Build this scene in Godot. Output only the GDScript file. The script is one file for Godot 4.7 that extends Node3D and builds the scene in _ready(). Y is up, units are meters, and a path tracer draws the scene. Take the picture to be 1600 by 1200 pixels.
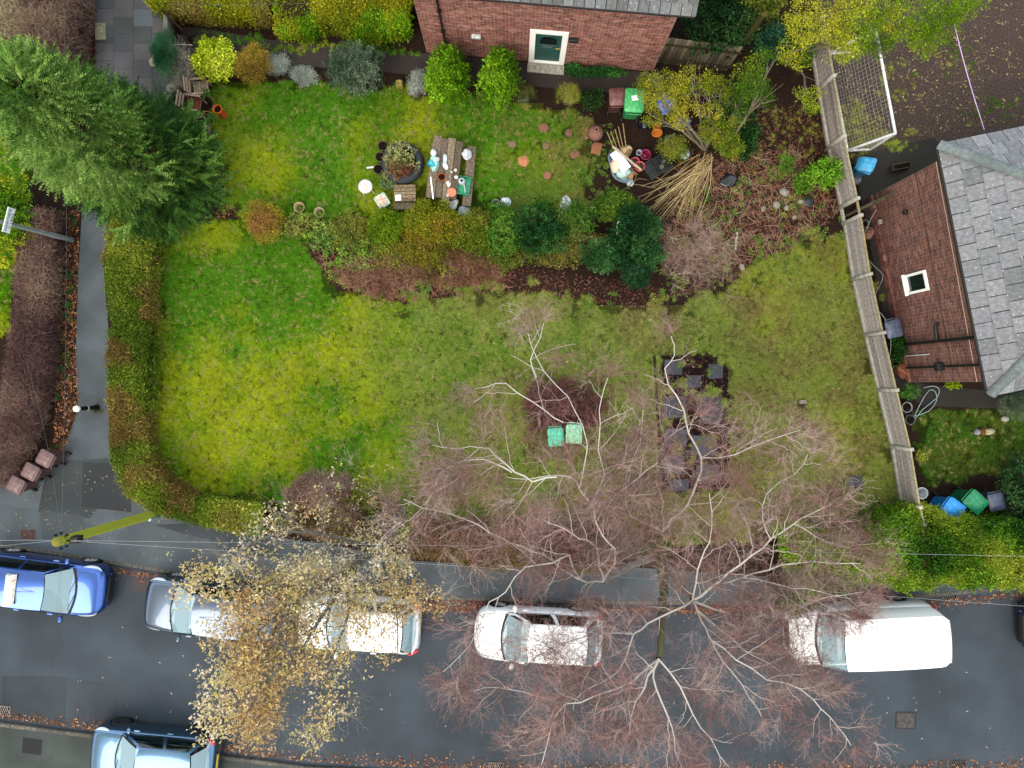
extends Node3D
# An overhead view of two back gardens, a street of parked cars and bare November trees.
# Places are read off the survey plan: 46 plan units to the metre, the middle of the plan is the origin.

const EYE := 24.1
const PPM := 46.0
var R := RandomNumberGenerator.new()
var nz := FastNoiseLite.new()
var M := {}
var taken := {}
var cache := {}


func _ready() -> void:
	# camera, sky, sun, exposure
	var cam := Camera3D.new()
	cam.name = "camera"
	cam.position = Vector3(0, EYE, 0)
	cam.rotation_degrees = Vector3(-90, 0, 0)
	cam.fov = 2.0 * rad_to_deg(atan(600.0 / (PPM * EYE)))
	cam.near = 0.1
	cam.far = 900.0
	add_child(cam)
	cam.current = true
	var env := Environment.new()
	env.background_mode = Environment.BG_SKY
	var sky := Sky.new()
	var sm := ProceduralSkyMaterial.new()
	sm.sky_top_color = Color(0.93, 0.97, 1.0)
	sm.sky_horizon_color = Color(0.8, 0.83, 0.87)
	sm.sky_curve = 0.25
	sm.ground_bottom_color = Color(0.3, 0.3, 0.28)
	sm.ground_horizon_color = Color(0.5, 0.5, 0.5)
	sm.sun_angle_max = 1.0
	sky.sky_material = sm
	env.sky = sky
	env.background_energy_multiplier = 1.0
	env.tonemap_mode = Environment.TONE_MAPPER_LINEAR
	env.tonemap_exposure = 2.45
	env.sdfgi_enabled = true
	env.ssao_enabled = true
	env.ssil_enabled = true
	var we := WorldEnvironment.new()
	we.name = "world"
	we.environment = env
	add_child(we)
	var sun := DirectionalLight3D.new()
	sun.name = "sun"
	sun.light_energy = 0.5
	sun.light_angular_distance = 46.0
	sun.light_color = Color(1.0, 0.97, 0.92)
	sun.shadow_enabled = true
	sun.rotation_degrees = Vector3(-50, -32, 0)
	add_child(sun)
	R.seed = 77
	nz.seed = 5
	nz.frequency = 0.01
	nz.fractal_octaves = 3
	make_materials()
	R.seed = 101
	build_setting()
	print("setting")
	R.seed = 102
	upper_house()
	right_house()
	R.seed = 103
	boundary_fence()
	board_fence()
	side_gate()
	goal()
	pole_and_wires()
	lamp_post()
	bollard()
	print("buildings")
	R.seed = 104
	build_vehicles()
	print("vehicles")
	R.seed = 105
	build_plants()
	print("plants")
	R.seed = 106
	build_clutter()
	print("clutter")


class Geo:
	var v := PackedVector3Array()
	var n := PackedVector3Array()
	var c := PackedColorArray()
	var t := PackedInt32Array()

	func tri(a: Vector3, b: Vector3, d: Vector3, col: Color) -> void:
		var nn := (d - a).cross(b - a).normalized()
		var k := v.size()
		v.append(a); v.append(b); v.append(d)
		for i in 3:
			n.append(nn); c.append(col); t.append(k + i)

	func quad(a: Vector3, b: Vector3, d: Vector3, e: Vector3, col: Color) -> void:
		tri(a, b, d, col)
		tri(a, d, e, col)

	func box(xf: Transform3D, s: Vector3, col: Color) -> void:
		var h := s * 0.5
		var p := []
		for i in 8:
			p.append(xf * Vector3(h.x if i & 1 else -h.x, h.y if i & 2 else -h.y, h.z if i & 4 else -h.z))
		for f in [[0, 1, 3, 2], [5, 4, 6, 7], [4, 0, 2, 6], [1, 5, 7, 3], [2, 3, 7, 6], [4, 5, 1, 0]]:
			quad(p[f[0]], p[f[1]], p[f[2]], p[f[3]], col)

	func grid(rows: Array, col: Color, wrap := false) -> void:
		var w: int = rows[0].size()
		var h := rows.size()
		var k := v.size()
		var acc := PackedVector3Array()
		acc.resize(w * h)
		for r in h:
			v.append_array(rows[r])
		for i in w * h:
			c.append(col)
		var m := w if wrap else w - 1
		for r in h - 1:
			for i in m:
				var j := (i + 1) % w
				var q := [r * w + i, r * w + j, (r + 1) * w + j, (r + 1) * w + i]
				var a := v[k + q[0]]
				var b := v[k + q[1]]
				var d := v[k + q[2]]
				var e := v[k + q[3]]
				var nn := (d - a).cross(b - e)
				if nn.length_squared() < 1e-18:
					nn = (d - a).cross(b - a)
				var fn := -(b - e).cross(d - a)
				fn = fn.normalized()
				for z in q:
					acc[z] += fn
				t.append_array(PackedInt32Array([k + q[0], k + q[1], k + q[2], k + q[0], k + q[2], k + q[3]]))
		for i in w * h:
			n.append(acc[i].normalized() if acc[i].length_squared() > 1e-12 else Vector3.UP)

	func fan(ring: PackedVector3Array, col: Color) -> void:
		var m := Vector3.ZERO
		for p in ring:
			m += p
		m /= ring.size()
		for i in ring.size():
			tri(m, ring[i], ring[(i + 1) % ring.size()], col)

	func loft(rings: Array, col: Color, cap0 := true, cap1 := true) -> void:
		grid(rings, col, true)
		if cap0:
			fan(rings[0], col)
		if cap1:
			fan(rings[-1], col)

	func tube(pts: PackedVector3Array, radii: PackedFloat32Array, sides: int, col: Color, cap := false) -> void:
		var rows := []
		var last := pts.size() - 1
		var side := Vector3.ZERO
		for i in pts.size():
			var d := (pts[mini(i + 1, last)] - pts[maxi(i - 1, 0)]).normalized()
			if side == Vector3.ZERO or absf(side.dot(d)) > 0.95:
				side = d.cross(Vector3.UP if absf(d.y) < 0.9 else Vector3.RIGHT).normalized()
			side = (side - d * side.dot(d)).normalized()
			var up := d.cross(side)
			var row := PackedVector3Array()
			for k in sides:
				var a := TAU * k / sides
				row.append(pts[i] + (side * cos(a) + up * sin(a)) * radii[i])
			rows.append(row)
		grid(rows, col, true)
		if cap:
			fan(rows[0], col)
			fan(rows[-1], col)

	func bar(a: Vector3, b: Vector3, r: float, col: Color, sides := 6) -> void:
		tube(PackedVector3Array([a, b]), PackedFloat32Array([r, r]), sides, col, true)

	func lathe(xf: Transform3D, prof: Array, segs: int, col: Color) -> void:
		var rows := []
		for p in prof:
			var row := PackedVector3Array()
			for k in segs:
				var a := TAU * k / segs
				row.append(xf * Vector3(cos(a) * p[0], p[1], sin(a) * p[0]))
			rows.append(row)
		grid(rows, col, true)

	func mesh(mat: Material) -> ArrayMesh:
		var arr := []
		arr.resize(Mesh.ARRAY_MAX)
		arr[Mesh.ARRAY_VERTEX] = v
		if n.size() == v.size():
			arr[Mesh.ARRAY_NORMAL] = n
		arr[Mesh.ARRAY_COLOR] = c
		arr[Mesh.ARRAY_INDEX] = t
		var m := ArrayMesh.new()
		m.add_surface_from_arrays(Mesh.PRIMITIVE_TRIANGLES, arr)
		m.surface_set_material(0, mat)
		return m


# a point of the plan, read off at the height h it stands at
func at(u: float, v: float, h := 0.0) -> Vector3:
	var k := (EYE - h) / (EYE * PPM)
	return Vector3((u - 800.0) * k, h, (v - 600.0) * k)


func c8(r: float, g: float, b: float, k := 1.0) -> Color:
	var c := Color(r / 255.0, g / 255.0, b / 255.0).srgb_to_linear()
	return Color(c.r * k, c.g * k, c.b * k)


func rf(a: float, b: float) -> float:
	return R.randf_range(a, b)


func rv(s := 1.0) -> Vector3:
	return Vector3(rf(-s, s), rf(-s, s), rf(-s, s))


func pick(pal: Array) -> Color:
	return pal[R.randi() % pal.size()]


func shade_of(pal: Array, x: float) -> Color:   # a mixture along a palette
	var f := clampf(x, 0.0, 0.9999) * (pal.size() - 1)
	var i := int(f)
	var a: Color = pal[i]
	return a.lerp(pal[i + 1], f - i) if i + 1 < pal.size() else a


func numbered(called: String) -> String:
	if not taken.has(called):
		taken[called] = 0
		return called
	taken[called] += 1
	return "%s_%03d" % [called, taken[called]]


func tag(o: Node, label: String, category: String, group := "", kind := "") -> void:
	o.set_meta("label", label)
	if category:
		o.set_meta("category", category)
	if group:
		o.set_meta("group", group)
	if kind:
		o.set_meta("kind", kind)


func thing(called: String, label: String, category: String, where: Vector3, turn := 0.0, group := "") -> Node3D:
	var o := Node3D.new()
	o.name = numbered(called)
	add_child(o)
	o.position = where
	o.rotation.y = turn
	tag(o, label, category, group)
	return o


func part(parent: Node, called: String, g: Geo, mat: Material) -> MeshInstance3D:
	var o := MeshInstance3D.new()
	o.name = called
	o.mesh = g.mesh(mat)
	parent.add_child(o, true)
	return o


func piece(parent: Node, called: String, mesh: Mesh, xf: Transform3D) -> MeshInstance3D:
	var o := MeshInstance3D.new()
	o.name = called
	o.mesh = mesh
	o.transform = xf
	parent.add_child(o, true)
	return o


func structure(called: String, g: Geo, mat: Material) -> MeshInstance3D:
	var o := MeshInstance3D.new()
	o.name = numbered(called)
	o.mesh = g.mesh(mat)
	add_child(o)
	o.set_meta("kind", "structure")
	return o


func spread(parent: Node, called: String, mesh: Mesh, mat: Material, xs: Array, cs: Array) -> MultiMeshInstance3D:
	var mm := MultiMesh.new()
	mm.transform_format = MultiMesh.TRANSFORM_3D
	mm.use_colors = true
	mm.mesh = mesh
	mm.instance_count = xs.size()
	for i in xs.size():
		mm.set_instance_transform(i, xs[i])
		mm.set_instance_color(i, cs[i])
	var o := MultiMeshInstance3D.new()
	o.name = called
	o.multimesh = mm
	o.material_override = mat
	o.set_meta("kind", "stuff")
	parent.add_child(o, true)
	return o


func stuff(called: String, label: String, mesh: Mesh, mat: Material, xs: Array, cs: Array) -> void:
	var o := spread(self, numbered(called), mesh, mat, xs, cs)
	tag(o, label, "", "", "stuff")


# ---------------------------------------------------------------- materials

func noise_tex(freq: float, lo: float, hi: float, seed_: int, octaves := 4, kind := FastNoiseLite.TYPE_SIMPLEX_SMOOTH, size := 512) -> NoiseTexture2D:
	var f := FastNoiseLite.new()
	f.noise_type = kind
	f.frequency = freq
	f.seed = seed_
	f.fractal_octaves = octaves
	var t := NoiseTexture2D.new()
	t.width = size
	t.height = size
	t.seamless = true
	t.noise = f
	var g := Gradient.new()
	g.set_color(0, Color(lo, lo, lo))
	g.set_color(1, Color(hi, hi, hi))
	g.set_offset(0, 0.15)
	g.set_offset(1, 0.85)
	t.color_ramp = g
	return t


func mat(key: String, rough: float, metal := 0.0, grain: Texture2D = null, scale := Vector3.ONE, coarse: Texture2D = null, coarse_scale := Vector3.ONE, world := false) -> StandardMaterial3D:
	var m := StandardMaterial3D.new()
	m.resource_name = key
	m.vertex_color_use_as_albedo = true
	m.roughness = rough
	m.metallic = metal
	if grain:
		m.albedo_texture = grain
		m.uv1_triplanar = true
		m.uv1_world_triplanar = world
		m.uv1_scale = scale
	if coarse:
		m.detail_enabled = true
		m.detail_albedo = coarse
		m.detail_blend_mode = BaseMaterial3D.BLEND_MODE_MUL
		m.detail_uv_layer = BaseMaterial3D.DETAIL_UV_2
		m.uv2_triplanar = true
		m.uv2_world_triplanar = world
		m.uv2_scale = coarse_scale
	M[key] = m
	return m


func relief(m: StandardMaterial3D, tex: Texture2D, cm: float) -> void:
	m.heightmap_enabled = true
	m.heightmap_texture = tex
	m.heightmap_scale = cm


func make_materials() -> void:
	var fine := noise_tex(0.09, 0.62, 1.0, 1, 5)
	var soft := noise_tex(0.012, 0.74, 1.0, 2, 4)
	var blotch := noise_tex(0.006, 0.8, 1.0, 3, 5)
	var speck := noise_tex(0.35, 0.5, 1.0, 4, 2)
	var bumps := noise_tex(0.12, 0.0, 1.0, 5, 5)
	var earth := mat("earth", 0.95, 0.0, speck, Vector3.ONE * 1.1, fine, Vector3.ONE * 0.33, true)
	relief(earth, bumps, 5.0)
	earth.heightmap_scale = 5.0
	var turf := mat("turf", 0.95, 0.0, speck, Vector3.ONE * 1.3, fine, Vector3.ONE * 0.4, true)
	relief(turf, bumps, 3.0)
	var tar := mat("tarmac", 0.8, 0.0, noise_tex(0.42, 0.4, 1.0, 9, 2), Vector3.ONE * 0.9, blotch, Vector3.ONE * 0.085, true)
	relief(tar, speck, 0.5)
	var pave := mat("paving", 0.82, 0.0, speck, Vector3.ONE * 1.4, blotch, Vector3.ONE * 0.14, true)
	relief(pave, speck, 0.5)
	var stone := mat("stone", 0.9, 0.0, fine, Vector3.ONE * 2.2, soft, Vector3.ONE * 1.1, true)
	relief(stone, bumps, 0.4)
	mat("brick", 0.9, 0.0, fine, Vector3.ONE * 3.0, soft, Vector3.ONE * 0.7, true)
	var tile := mat("tile", 0.72, 0.0, fine, Vector3.ONE * 1.8, soft, Vector3.ONE * 1.3, true)
	relief(tile, bumps, 0.3)
	mat("wood", 0.85, 0.0, noise_tex(0.05, 0.66, 1.0, 6, 5), Vector3(0.35, 6.0, 6.0), soft, Vector3.ONE * 1.5)
	mat("concrete", 0.9, 0.0, fine, Vector3.ONE * 2.5, soft, Vector3.ONE * 0.8, true)
	mat("bark", 0.9, 0.0, noise_tex(0.05, 0.45, 1.0, 7, 4), Vector3.ONE * 3.0, soft, Vector3.ONE * 1.3, true)
	mat("birch_bark", 0.85, 0.0, noise_tex(0.04, 0.72, 1.0, 8, 3), Vector3.ONE * 2.5)
	mat("leaf", 0.55).specular_mode = BaseMaterial3D.SPECULAR_SCHLICK_GGX
	M.leaf.backlight_enabled = true
	M.leaf.backlight = Color(0.5, 0.5, 0.5)
	mat("dry_leaf", 0.8)
	mat("thin_leaf", 0.7)
	M.thin_leaf.backlight_enabled = true
	M.thin_leaf.backlight = Color(0.95, 0.95, 0.95)
	mat("grass", 0.7)
	M.grass.backlight_enabled = true
	M.grass.backlight = Color(0.4, 0.4, 0.4)
	mat("twig", 0.8)
	mat("plastic", 0.42, 0.0, soft, Vector3.ONE * 1.2)
	mat("plain", 0.6)
	mat("matt", 0.85, 0.0, fine, Vector3.ONE * 2.0)
	mat("gloss", 0.2)
	mat("rubber", 0.75)
	mat("metal", 0.35, 0.9)
	mat("galvanised", 0.5, 0.5, soft, Vector3.ONE * 2.0)
	mat("terracotta", 0.85, 0.0, soft, Vector3.ONE * 2.5)
	mat("cloth", 0.9)
	for k in ["earth", "turf", "leaf", "dry_leaf", "thin_leaf", "grass", "twig", "bark", "birch_bark", "brick", "wood", "matt", "cloth", "concrete", "stone", "terracotta"]:
		M[k].metallic_specular = 0.18   # rough natural surfaces with little sheen
	M.tarmac.metallic_specular = 0.3
	M.paving.metallic_specular = 0.3
	var white := mat("white_paint", 0.35, 0.0)
	white.clearcoat_enabled = true
	white.clearcoat = 0.6
	white.clearcoat_roughness = 0.08
	var met := mat("car_metallic", 0.26, 0.94)
	met.clearcoat_enabled = true
	met.clearcoat = 1.0
	met.clearcoat_roughness = 0.05
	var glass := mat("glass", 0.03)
	glass.albedo_color = Color(0.62, 0.75, 0.79, 0.44)  # milky blue-grey colour stands in for the sky reflected in the car windows
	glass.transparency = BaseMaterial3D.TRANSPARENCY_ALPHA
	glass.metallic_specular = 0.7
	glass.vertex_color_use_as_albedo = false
	var dark_glass := mat("dark_glass", 0.04)
	dark_glass.metallic_specular = 0.6
	var lens := mat("lens", 0.08)
	lens.clearcoat_enabled = true
	lens.clearcoat = 1.0


# ---------------------------------------------------------------- shapes used again and again

func rrect(w: float, d: float, r: float, y: float, cx := 0.0, cz := 0.0, seg := 3) -> PackedVector3Array:
	var p := PackedVector3Array()
	r = minf(r, minf(w, d) * 0.499)
	var cs := [Vector2(w / 2 - r, d / 2 - r), Vector2(-w / 2 + r, d / 2 - r), Vector2(-w / 2 + r, -d / 2 + r), Vector2(w / 2 - r, -d / 2 + r)]
	for q in 4:
		for i in seg + 1:
			var a := PI / 2 * q + PI / 2 * i / seg
			p.append(Vector3(cx + cs[q].x + cos(a) * r, y, cz + cs[q].y + sin(a) * r))
	return p


func slab(g: Geo, w: float, d: float, y0: float, y1: float, r: float, b: float, col: Color, xf := Transform3D.IDENTITY) -> void:
	# a block with rounded corners and softened edges, from y0 to y1
	var rings := [rrect(w - 2 * b, d - 2 * b, r, y0), rrect(w, d, r, y0 + b), rrect(w, d, r, y1 - b), rrect(w - 2 * b, d - 2 * b, r, y1)]
	for k in rings.size():
		var q: PackedVector3Array = rings[k]
		for i in q.size():
			q[i] = xf * q[i]
		rings[k] = q
	g.loft(rings, col)


func blob(g: Geo, xf: Transform3D, size: Vector3, rough: float, col: Color, seg := 9) -> void:
	var rows := []
	var off := rv(30.0)
	for i in seg:
		var th := PI * i / (seg - 1)
		var row := PackedVector3Array()
		for k in seg + 3:
			var ph := TAU * k / (seg + 3)
			var d := Vector3(sin(th) * cos(ph), cos(th), sin(th) * sin(ph))
			var f := 1.0 + rough * nz.get_noise_3dv((d * 1.3 + off) * 30.0) * 1.8
			row.append(xf * (d * size * 0.5 * f))
		rows.append(row)
	g.grid(rows, col, true)


func soup(n: int, call_seed: int) -> Geo:
	R.seed = call_seed
	return Geo.new()


func leaf_face(g: Geo, p: Vector3, along: Vector3, side: Vector3, l: float, w: float, col: Color) -> void:
	# one folded leaf of two faces
	var k := g.v.size()
	var up := along.cross(side).normalized() * w * 0.25
	g.v.append(p)
	g.v.append(p + along * l * 0.45 + side * w * 0.5 + up)
	g.v.append(p + along * l)
	g.v.append(p + along * l * 0.45 - side * w * 0.5 + up)
	for i in 4:
		g.c.append(col)
	g.t.append_array(PackedInt32Array([k, k + 1, k + 2, k, k + 2, k + 3]))


func clump(kind: String) -> ArrayMesh:
	if cache.has(kind):
		return cache[kind]
	var g := Geo.new()
	var keep := R.state
	R.seed = hash(kind)
	match kind:
		"privet":
			for i in 18:
				var d := rv().normalized()
				var s := rv().normalized()
				leaf_face(g, rv(0.1), d, d.cross(s).normalized(), rf(0.045, 0.08), rf(0.022, 0.038), Color.WHITE * rf(0.35, 1.0))
		"laurel":
			for i in 12:
				var d := (rv() + Vector3(0, 0.35, 0)).normalized()
				leaf_face(g, rv(0.1), d, d.cross(rv()).normalized(), rf(0.08, 0.13), rf(0.035, 0.055), Color.WHITE * rf(0.45, 1.0))
		"broad":
			for i in 9:
				var d := (rv() + Vector3(0, 0.1, 0)).normalized()
				leaf_face(g, rv(0.09), d, d.cross(Vector3.UP + rv(0.5)).normalized(), rf(0.07, 0.12), rf(0.05, 0.08), Color.WHITE * rf(0.6, 1.0))
		"fine":
			for i in 26:
				var d := (rv() + Vector3(0, 0.3, 0)).normalized()
				leaf_face(g, rv(0.08), d, d.cross(rv()).normalized(), rf(0.04, 0.09), rf(0.008, 0.014), Color.WHITE * rf(0.6, 1.0))
		"autumn":
			for i in 8:
				var d := (rv() + Vector3(0, -0.25, 0)).normalized()
				leaf_face(g, rv(0.15), d, d.cross(rv()).normalized(), rf(0.06, 0.1), rf(0.03, 0.05), Color.WHITE * rf(0.72, 1.0))
		"spray":   # a feathery cypress spray along +x, the tip nodding
			var prev := Vector3.ZERO
			for k in 5:
				var side := 1.0 if k % 2 else -1.0
				var base := Vector3(0.05 + k * 0.07, 0.02 * k - 0.008 * k * k * 0.6, 0)
				var dir := Vector3(0.85, -0.12, side * rf(0.25, 0.6)).normalized()
				for j in 9:
					var q := base + dir * (0.035 * j) + Vector3(0, -0.0035 * j * j * 0.5, 0)
					for s2 in [-1.0, 1.0]:
						var d := (dir + Vector3(0.1, rf(-0.25, 0.3), s2 * rf(0.5, 0.9))).normalized()
						leaf_face(g, q, d, d.cross(Vector3.UP + rv(0.4)).normalized(), rf(0.05, 0.1) * (1.0 - j * 0.05), rf(0.016, 0.026), Color.WHITE * rf(0.5, 1.0))
		"twigs":   # a spray of fine bare twigs along +x
			for i in 13:
				var p := Vector3(rf(0, 0.3), rf(-0.04, 0.04), rf(-0.05, 0.05))
				var d := (Vector3(0.7, rf(-0.4, 0.4), 0) + Vector3(0, 0, rf(-1.2, 1.2))).normalized()
				var pts := PackedVector3Array([p])
				var rad := PackedFloat32Array([0.0028])
				for k in 5:
					d = (d + rv(0.5) + Vector3(0, -0.08, 0)).normalized()
					p += d * rf(0.05, 0.11)
					pts.append(p)
					rad.append(0.0027 - 0.0003 * k)
					if k > 0 and R.randf() < 0.5:
						var e := (d + rv(0.9)).normalized()
						g.tube(PackedVector3Array([p, p + e * 0.08, p + e * 0.13 + rv(0.04)]), PackedFloat32Array([0.0022, 0.002, 0.0016]), 3, Color.WHITE * rf(0.6, 1.0))
				g.tube(pts, rad, 3, Color.WHITE * rf(0.6, 1.0))
			g.n.clear()
		"stems":   # tangled brown hedge twigs
			for i in 12:
				var p := rv(0.1)
				var d := (rv() + Vector3(0, 0.3, 0)).normalized()
				g.tube(PackedVector3Array([p, p + d * rf(0.08, 0.15), p + d * 0.16 + rv(0.06)]), PackedFloat32Array([0.006, 0.005, 0.003]), 3, Color.WHITE * rf(0.5, 1.0))
			g.n.clear()
		"straw":
			for i in 7:
				var p := Vector3(rf(-0.05, 0.05), rf(0, 0.08), rf(-0.08, 0.08))
				var d := Vector3(1, rf(-0.12, 0.12), rf(-0.16, 0.16))
				g.tube(PackedVector3Array([p, p + d * 0.45, p + d * 0.9 + rv(0.05)]), PackedFloat32Array([0.008, 0.008, 0.005]), 3, Color.WHITE * rf(0.55, 1.0))
			g.n.clear()
		"tuft":
			for i in 26:
				var a := rf(0, TAU)
				var b := rf(0, TAU)
				var p := Vector3(cos(b), 0, sin(b)) * rf(0.0, 0.11)
				var lean := Vector3(cos(a), rf(0.35, 1.3), sin(a)).normalized()
				var l := rf(0.035, 0.085)
				var s := Vector3(-sin(a), 0, cos(a)) * rf(0.003, 0.0055)
				var k := g.v.size()
				var tip := p + lean * l + Vector3(cos(a), -0.25, sin(a)) * l * 0.35
				var cc := Color.WHITE * rf(0.6, 1.0)
				g.v.append(p - s); g.v.append(p + s); g.v.append(p + lean * l + s * 0.8); g.v.append(p + lean * l - s * 0.8); g.v.append(tip)
				for z in 5:
					g.c.append(cc)
				g.t.append_array(PackedInt32Array([k, k + 1, k + 2, k, k + 2, k + 3, k + 3, k + 2, k + 4]))
		"litter":
			leaf_face(g, Vector3(-0.03, 0, 0), Vector3(1, 0.1, 0), Vector3(0, 0.15, 1), 0.06, 0.042, Color.WHITE)
			leaf_face(g, Vector3(0.03, 0.003, 0.04), Vector3(-0.6, 0.2, 0.8), Vector3(0.8, 0, 0.6), 0.05, 0.03, Color.WHITE * 0.8)
		"weed":
			for i in 8:
				var a := TAU * i / 8.0 + rf(-0.3, 0.3)
				var d := Vector3(cos(a), rf(0.1, 0.7), sin(a)).normalized()
				leaf_face(g, d * 0.02, d, Vector3(-sin(a), 0, cos(a)), rf(0.08, 0.15), rf(0.03, 0.05), Color.WHITE * rf(0.65, 1.0))
		"blades":
			for i in 16:
				var a := rf(0, TAU)
				var d := Vector3(cos(a), rf(0.3, 1.0), sin(a)).normalized()
				leaf_face(g, d * 0.02, d, Vector3(-sin(a), 0, cos(a)), rf(0.15, 0.32), rf(0.012, 0.02), Color.WHITE * rf(0.65, 1.0))
		"stick":
			g.tube(PackedVector3Array([Vector3(-0.2, 0.01, 0), Vector3(0, 0.025, 0.02), Vector3(0.22, 0.012, -0.01)]), PackedFloat32Array([0.007, 0.006, 0.004]), 4, Color.WHITE)
			g.tube(PackedVector3Array([Vector3(0, 0.02, 0.02), Vector3(0.1, 0.05, 0.1)]), PackedFloat32Array([0.005, 0.003]), 3, Color.WHITE * 0.8)
			g.n.clear()
	R.state = keep
	for i in g.c.size():
		g.c[i].a = 1.0
	if g.n.size() != g.v.size():
		g.n.clear()
	cache[kind] = g.mesh(M.leaf)
	return cache[kind]


func turned(p: Vector3, s: float) -> Transform3D:
	return Transform3D(Basis.from_euler(Vector3(rf(-PI, PI), rf(-PI, PI), rf(-PI, PI))).scaled(Vector3.ONE * s), p)


func aimed(p: Vector3, dir: Vector3, s: float) -> Transform3D:   # local +x along dir, rolled a little
	var x := dir.normalized()
	var z := x.cross(Vector3.UP).normalized() if absf(x.y) < 0.97 else Vector3.BACK
	var y := z.cross(x)
	return Transform3D(Basis(x, y, z).rotated(x, rf(-0.7, 0.7)) * s, p)


func laid(p: Vector3, s: float) -> Transform3D:
	return Transform3D(Basis(Vector3.UP, rf(0, TAU)).rotated(Vector3.RIGHT, rf(-0.3, 0.3)).scaled(Vector3.ONE * s), p)


# ---------------------------------------------------------------- the setting

func poly(pts: Array) -> PackedVector2Array:
	var p := PackedVector2Array()
	for i in range(0, pts.size(), 2):
		p.append(Vector2(pts[i], pts[i + 1]))
	return p


func sheet(called: String, plan: PackedVector2Array, y: float, col: Color, m: Material) -> MeshInstance3D:
	var g := Geo.new()
	var tris := Geometry2D.triangulate_polygon(plan)
	for i in range(0, tris.size(), 3):
		var a := at(plan[tris[i]].x, plan[tris[i]].y)
		var b := at(plan[tris[i + 1]].x, plan[tris[i + 1]].y)
		var d := at(plan[tris[i + 2]].x, plan[tris[i + 2]].y)
		var up := Vector3(0, y, 0)
		if (d - a).cross(b - a).y < 0:
			var s := b
			b = d
			d = s
		g.tri(a + up, b + up, d + up, col)
	return structure(called, g, m)


func lawn_tint(u: float, v: float) -> Color:
	# the colours of the turf itself: mossy yellow, lush green, thin olive and worn brown patches
	var a := nz.get_noise_2d(u * 0.45, v * 0.45) * 1.5
	var b := nz.get_noise_2d(u * 1.6 + 300.0, v * 1.6) * 1.5
	var lush := c8(84, 136, 24)
	var mossy := c8(156, 170, 28)
	var olive := c8(138, 152, 66)
	var worn := c8(138, 120, 76)
	var c: Color
	if v < 340.0 and u < 980.0:
		c = lush.lerp(mossy, clampf(0.22 + a * 0.9 + b * 0.35, 0.0, 1.0))
		if u > 780.0:
			c = c.lerp(worn, clampf((u - 780.0) / 260.0 + b * 0.5, 0.0, 0.75))
	elif u > 1430.0:
		c = c8(70, 108, 28).lerp(c8(92, 106, 38), clampf(0.4 + b, 0.0, 1.0))
	elif u < 150.0:
		c = c8(88, 140, 10).lerp(mossy, clampf(0.3 + a, 0.0, 1.0))
	else:
		c = lush.lerp(mossy, clampf(0.52 + a * 1.0 + b * 0.8, 0.0, 1.0))
		var rough := smoothstep(560.0, 700.0, u + a * 70.0 - maxf(0.0, 500.0 - v) * -0.5)
		c = c.lerp(olive.lerp(lush, clampf(0.25 + b, 0.0, 0.8)), rough)
		if u > 640.0:
			c = c.lerp(worn, clampf((a * 0.8 + b * 0.9) * 1.1 - 0.02, 0.0, 0.75))
		if u > 1130.0:
			c = c.lerp(mossy, clampf(0.1 + a * 0.7, 0.0, 0.4))
			c = c.lerp(worn, clampf(0.12 + b * 1.3 - a * 0.4, 0.0, 0.7))
		if u < 480.0 and v < 470.0:
			c = c.lerp(lush, clampf(0.65 - a, 0.0, 1.0))
	return c


func turf_sheet(called: String, plan: PackedVector2Array, y: float) -> void:
	var g := Geo.new()
	var lo := Vector2(1e9, 1e9)
	var hi := -lo
	for p in plan:
		lo = lo.min(p)
		hi = hi.max(p)
	var st := 11.0
	var u := lo.x
	while u < hi.x:
		var v := lo.y
		while v < hi.y:
			if Geometry2D.is_point_in_polygon(Vector2(u + st / 2, v + st / 2), plan):
				var k := g.v.size()
				for q in [[0, 0], [1, 0], [1, 1], [0, 1]]:
					var uu: float = u + st * q[0]
					var vv: float = v + st * q[1]
					g.v.append(at(uu, vv) + Vector3(0, y, 0))
					g.n.append(Vector3.UP)
					var c := lawn_tint(uu, vv)
					g.c.append(c.lerp(c8(70, 62, 36), 0.35))
				g.t.append_array(PackedInt32Array([k, k + 1, k + 2, k, k + 2, k + 3]))
			v += st
		u += st
	structure(called, g, M.turf)


var worn_spots := []   # ovals of bare earth: u, v, ru, rv

func bare(u: float, v: float) -> bool:
	var n := nz.get_noise_2d(u * 4.0, v * 4.0) * 14.0
	if u + n > 1030.0 and u + n < 1142.0 and v + n > 552.0 and v + n < 768.0:
		return nz.get_noise_2d(u * 3.0 + 40.0, v * 3.0) < 0.3
	for w in worn_spots:
		var d := Vector2((u - w[0]) / w[2], (v - w[1]) / w[3]).length()
		if d + nz.get_noise_2d(u * 3.0, v * 3.0) * 0.7 < 1.0:
			return true
	return false


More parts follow.
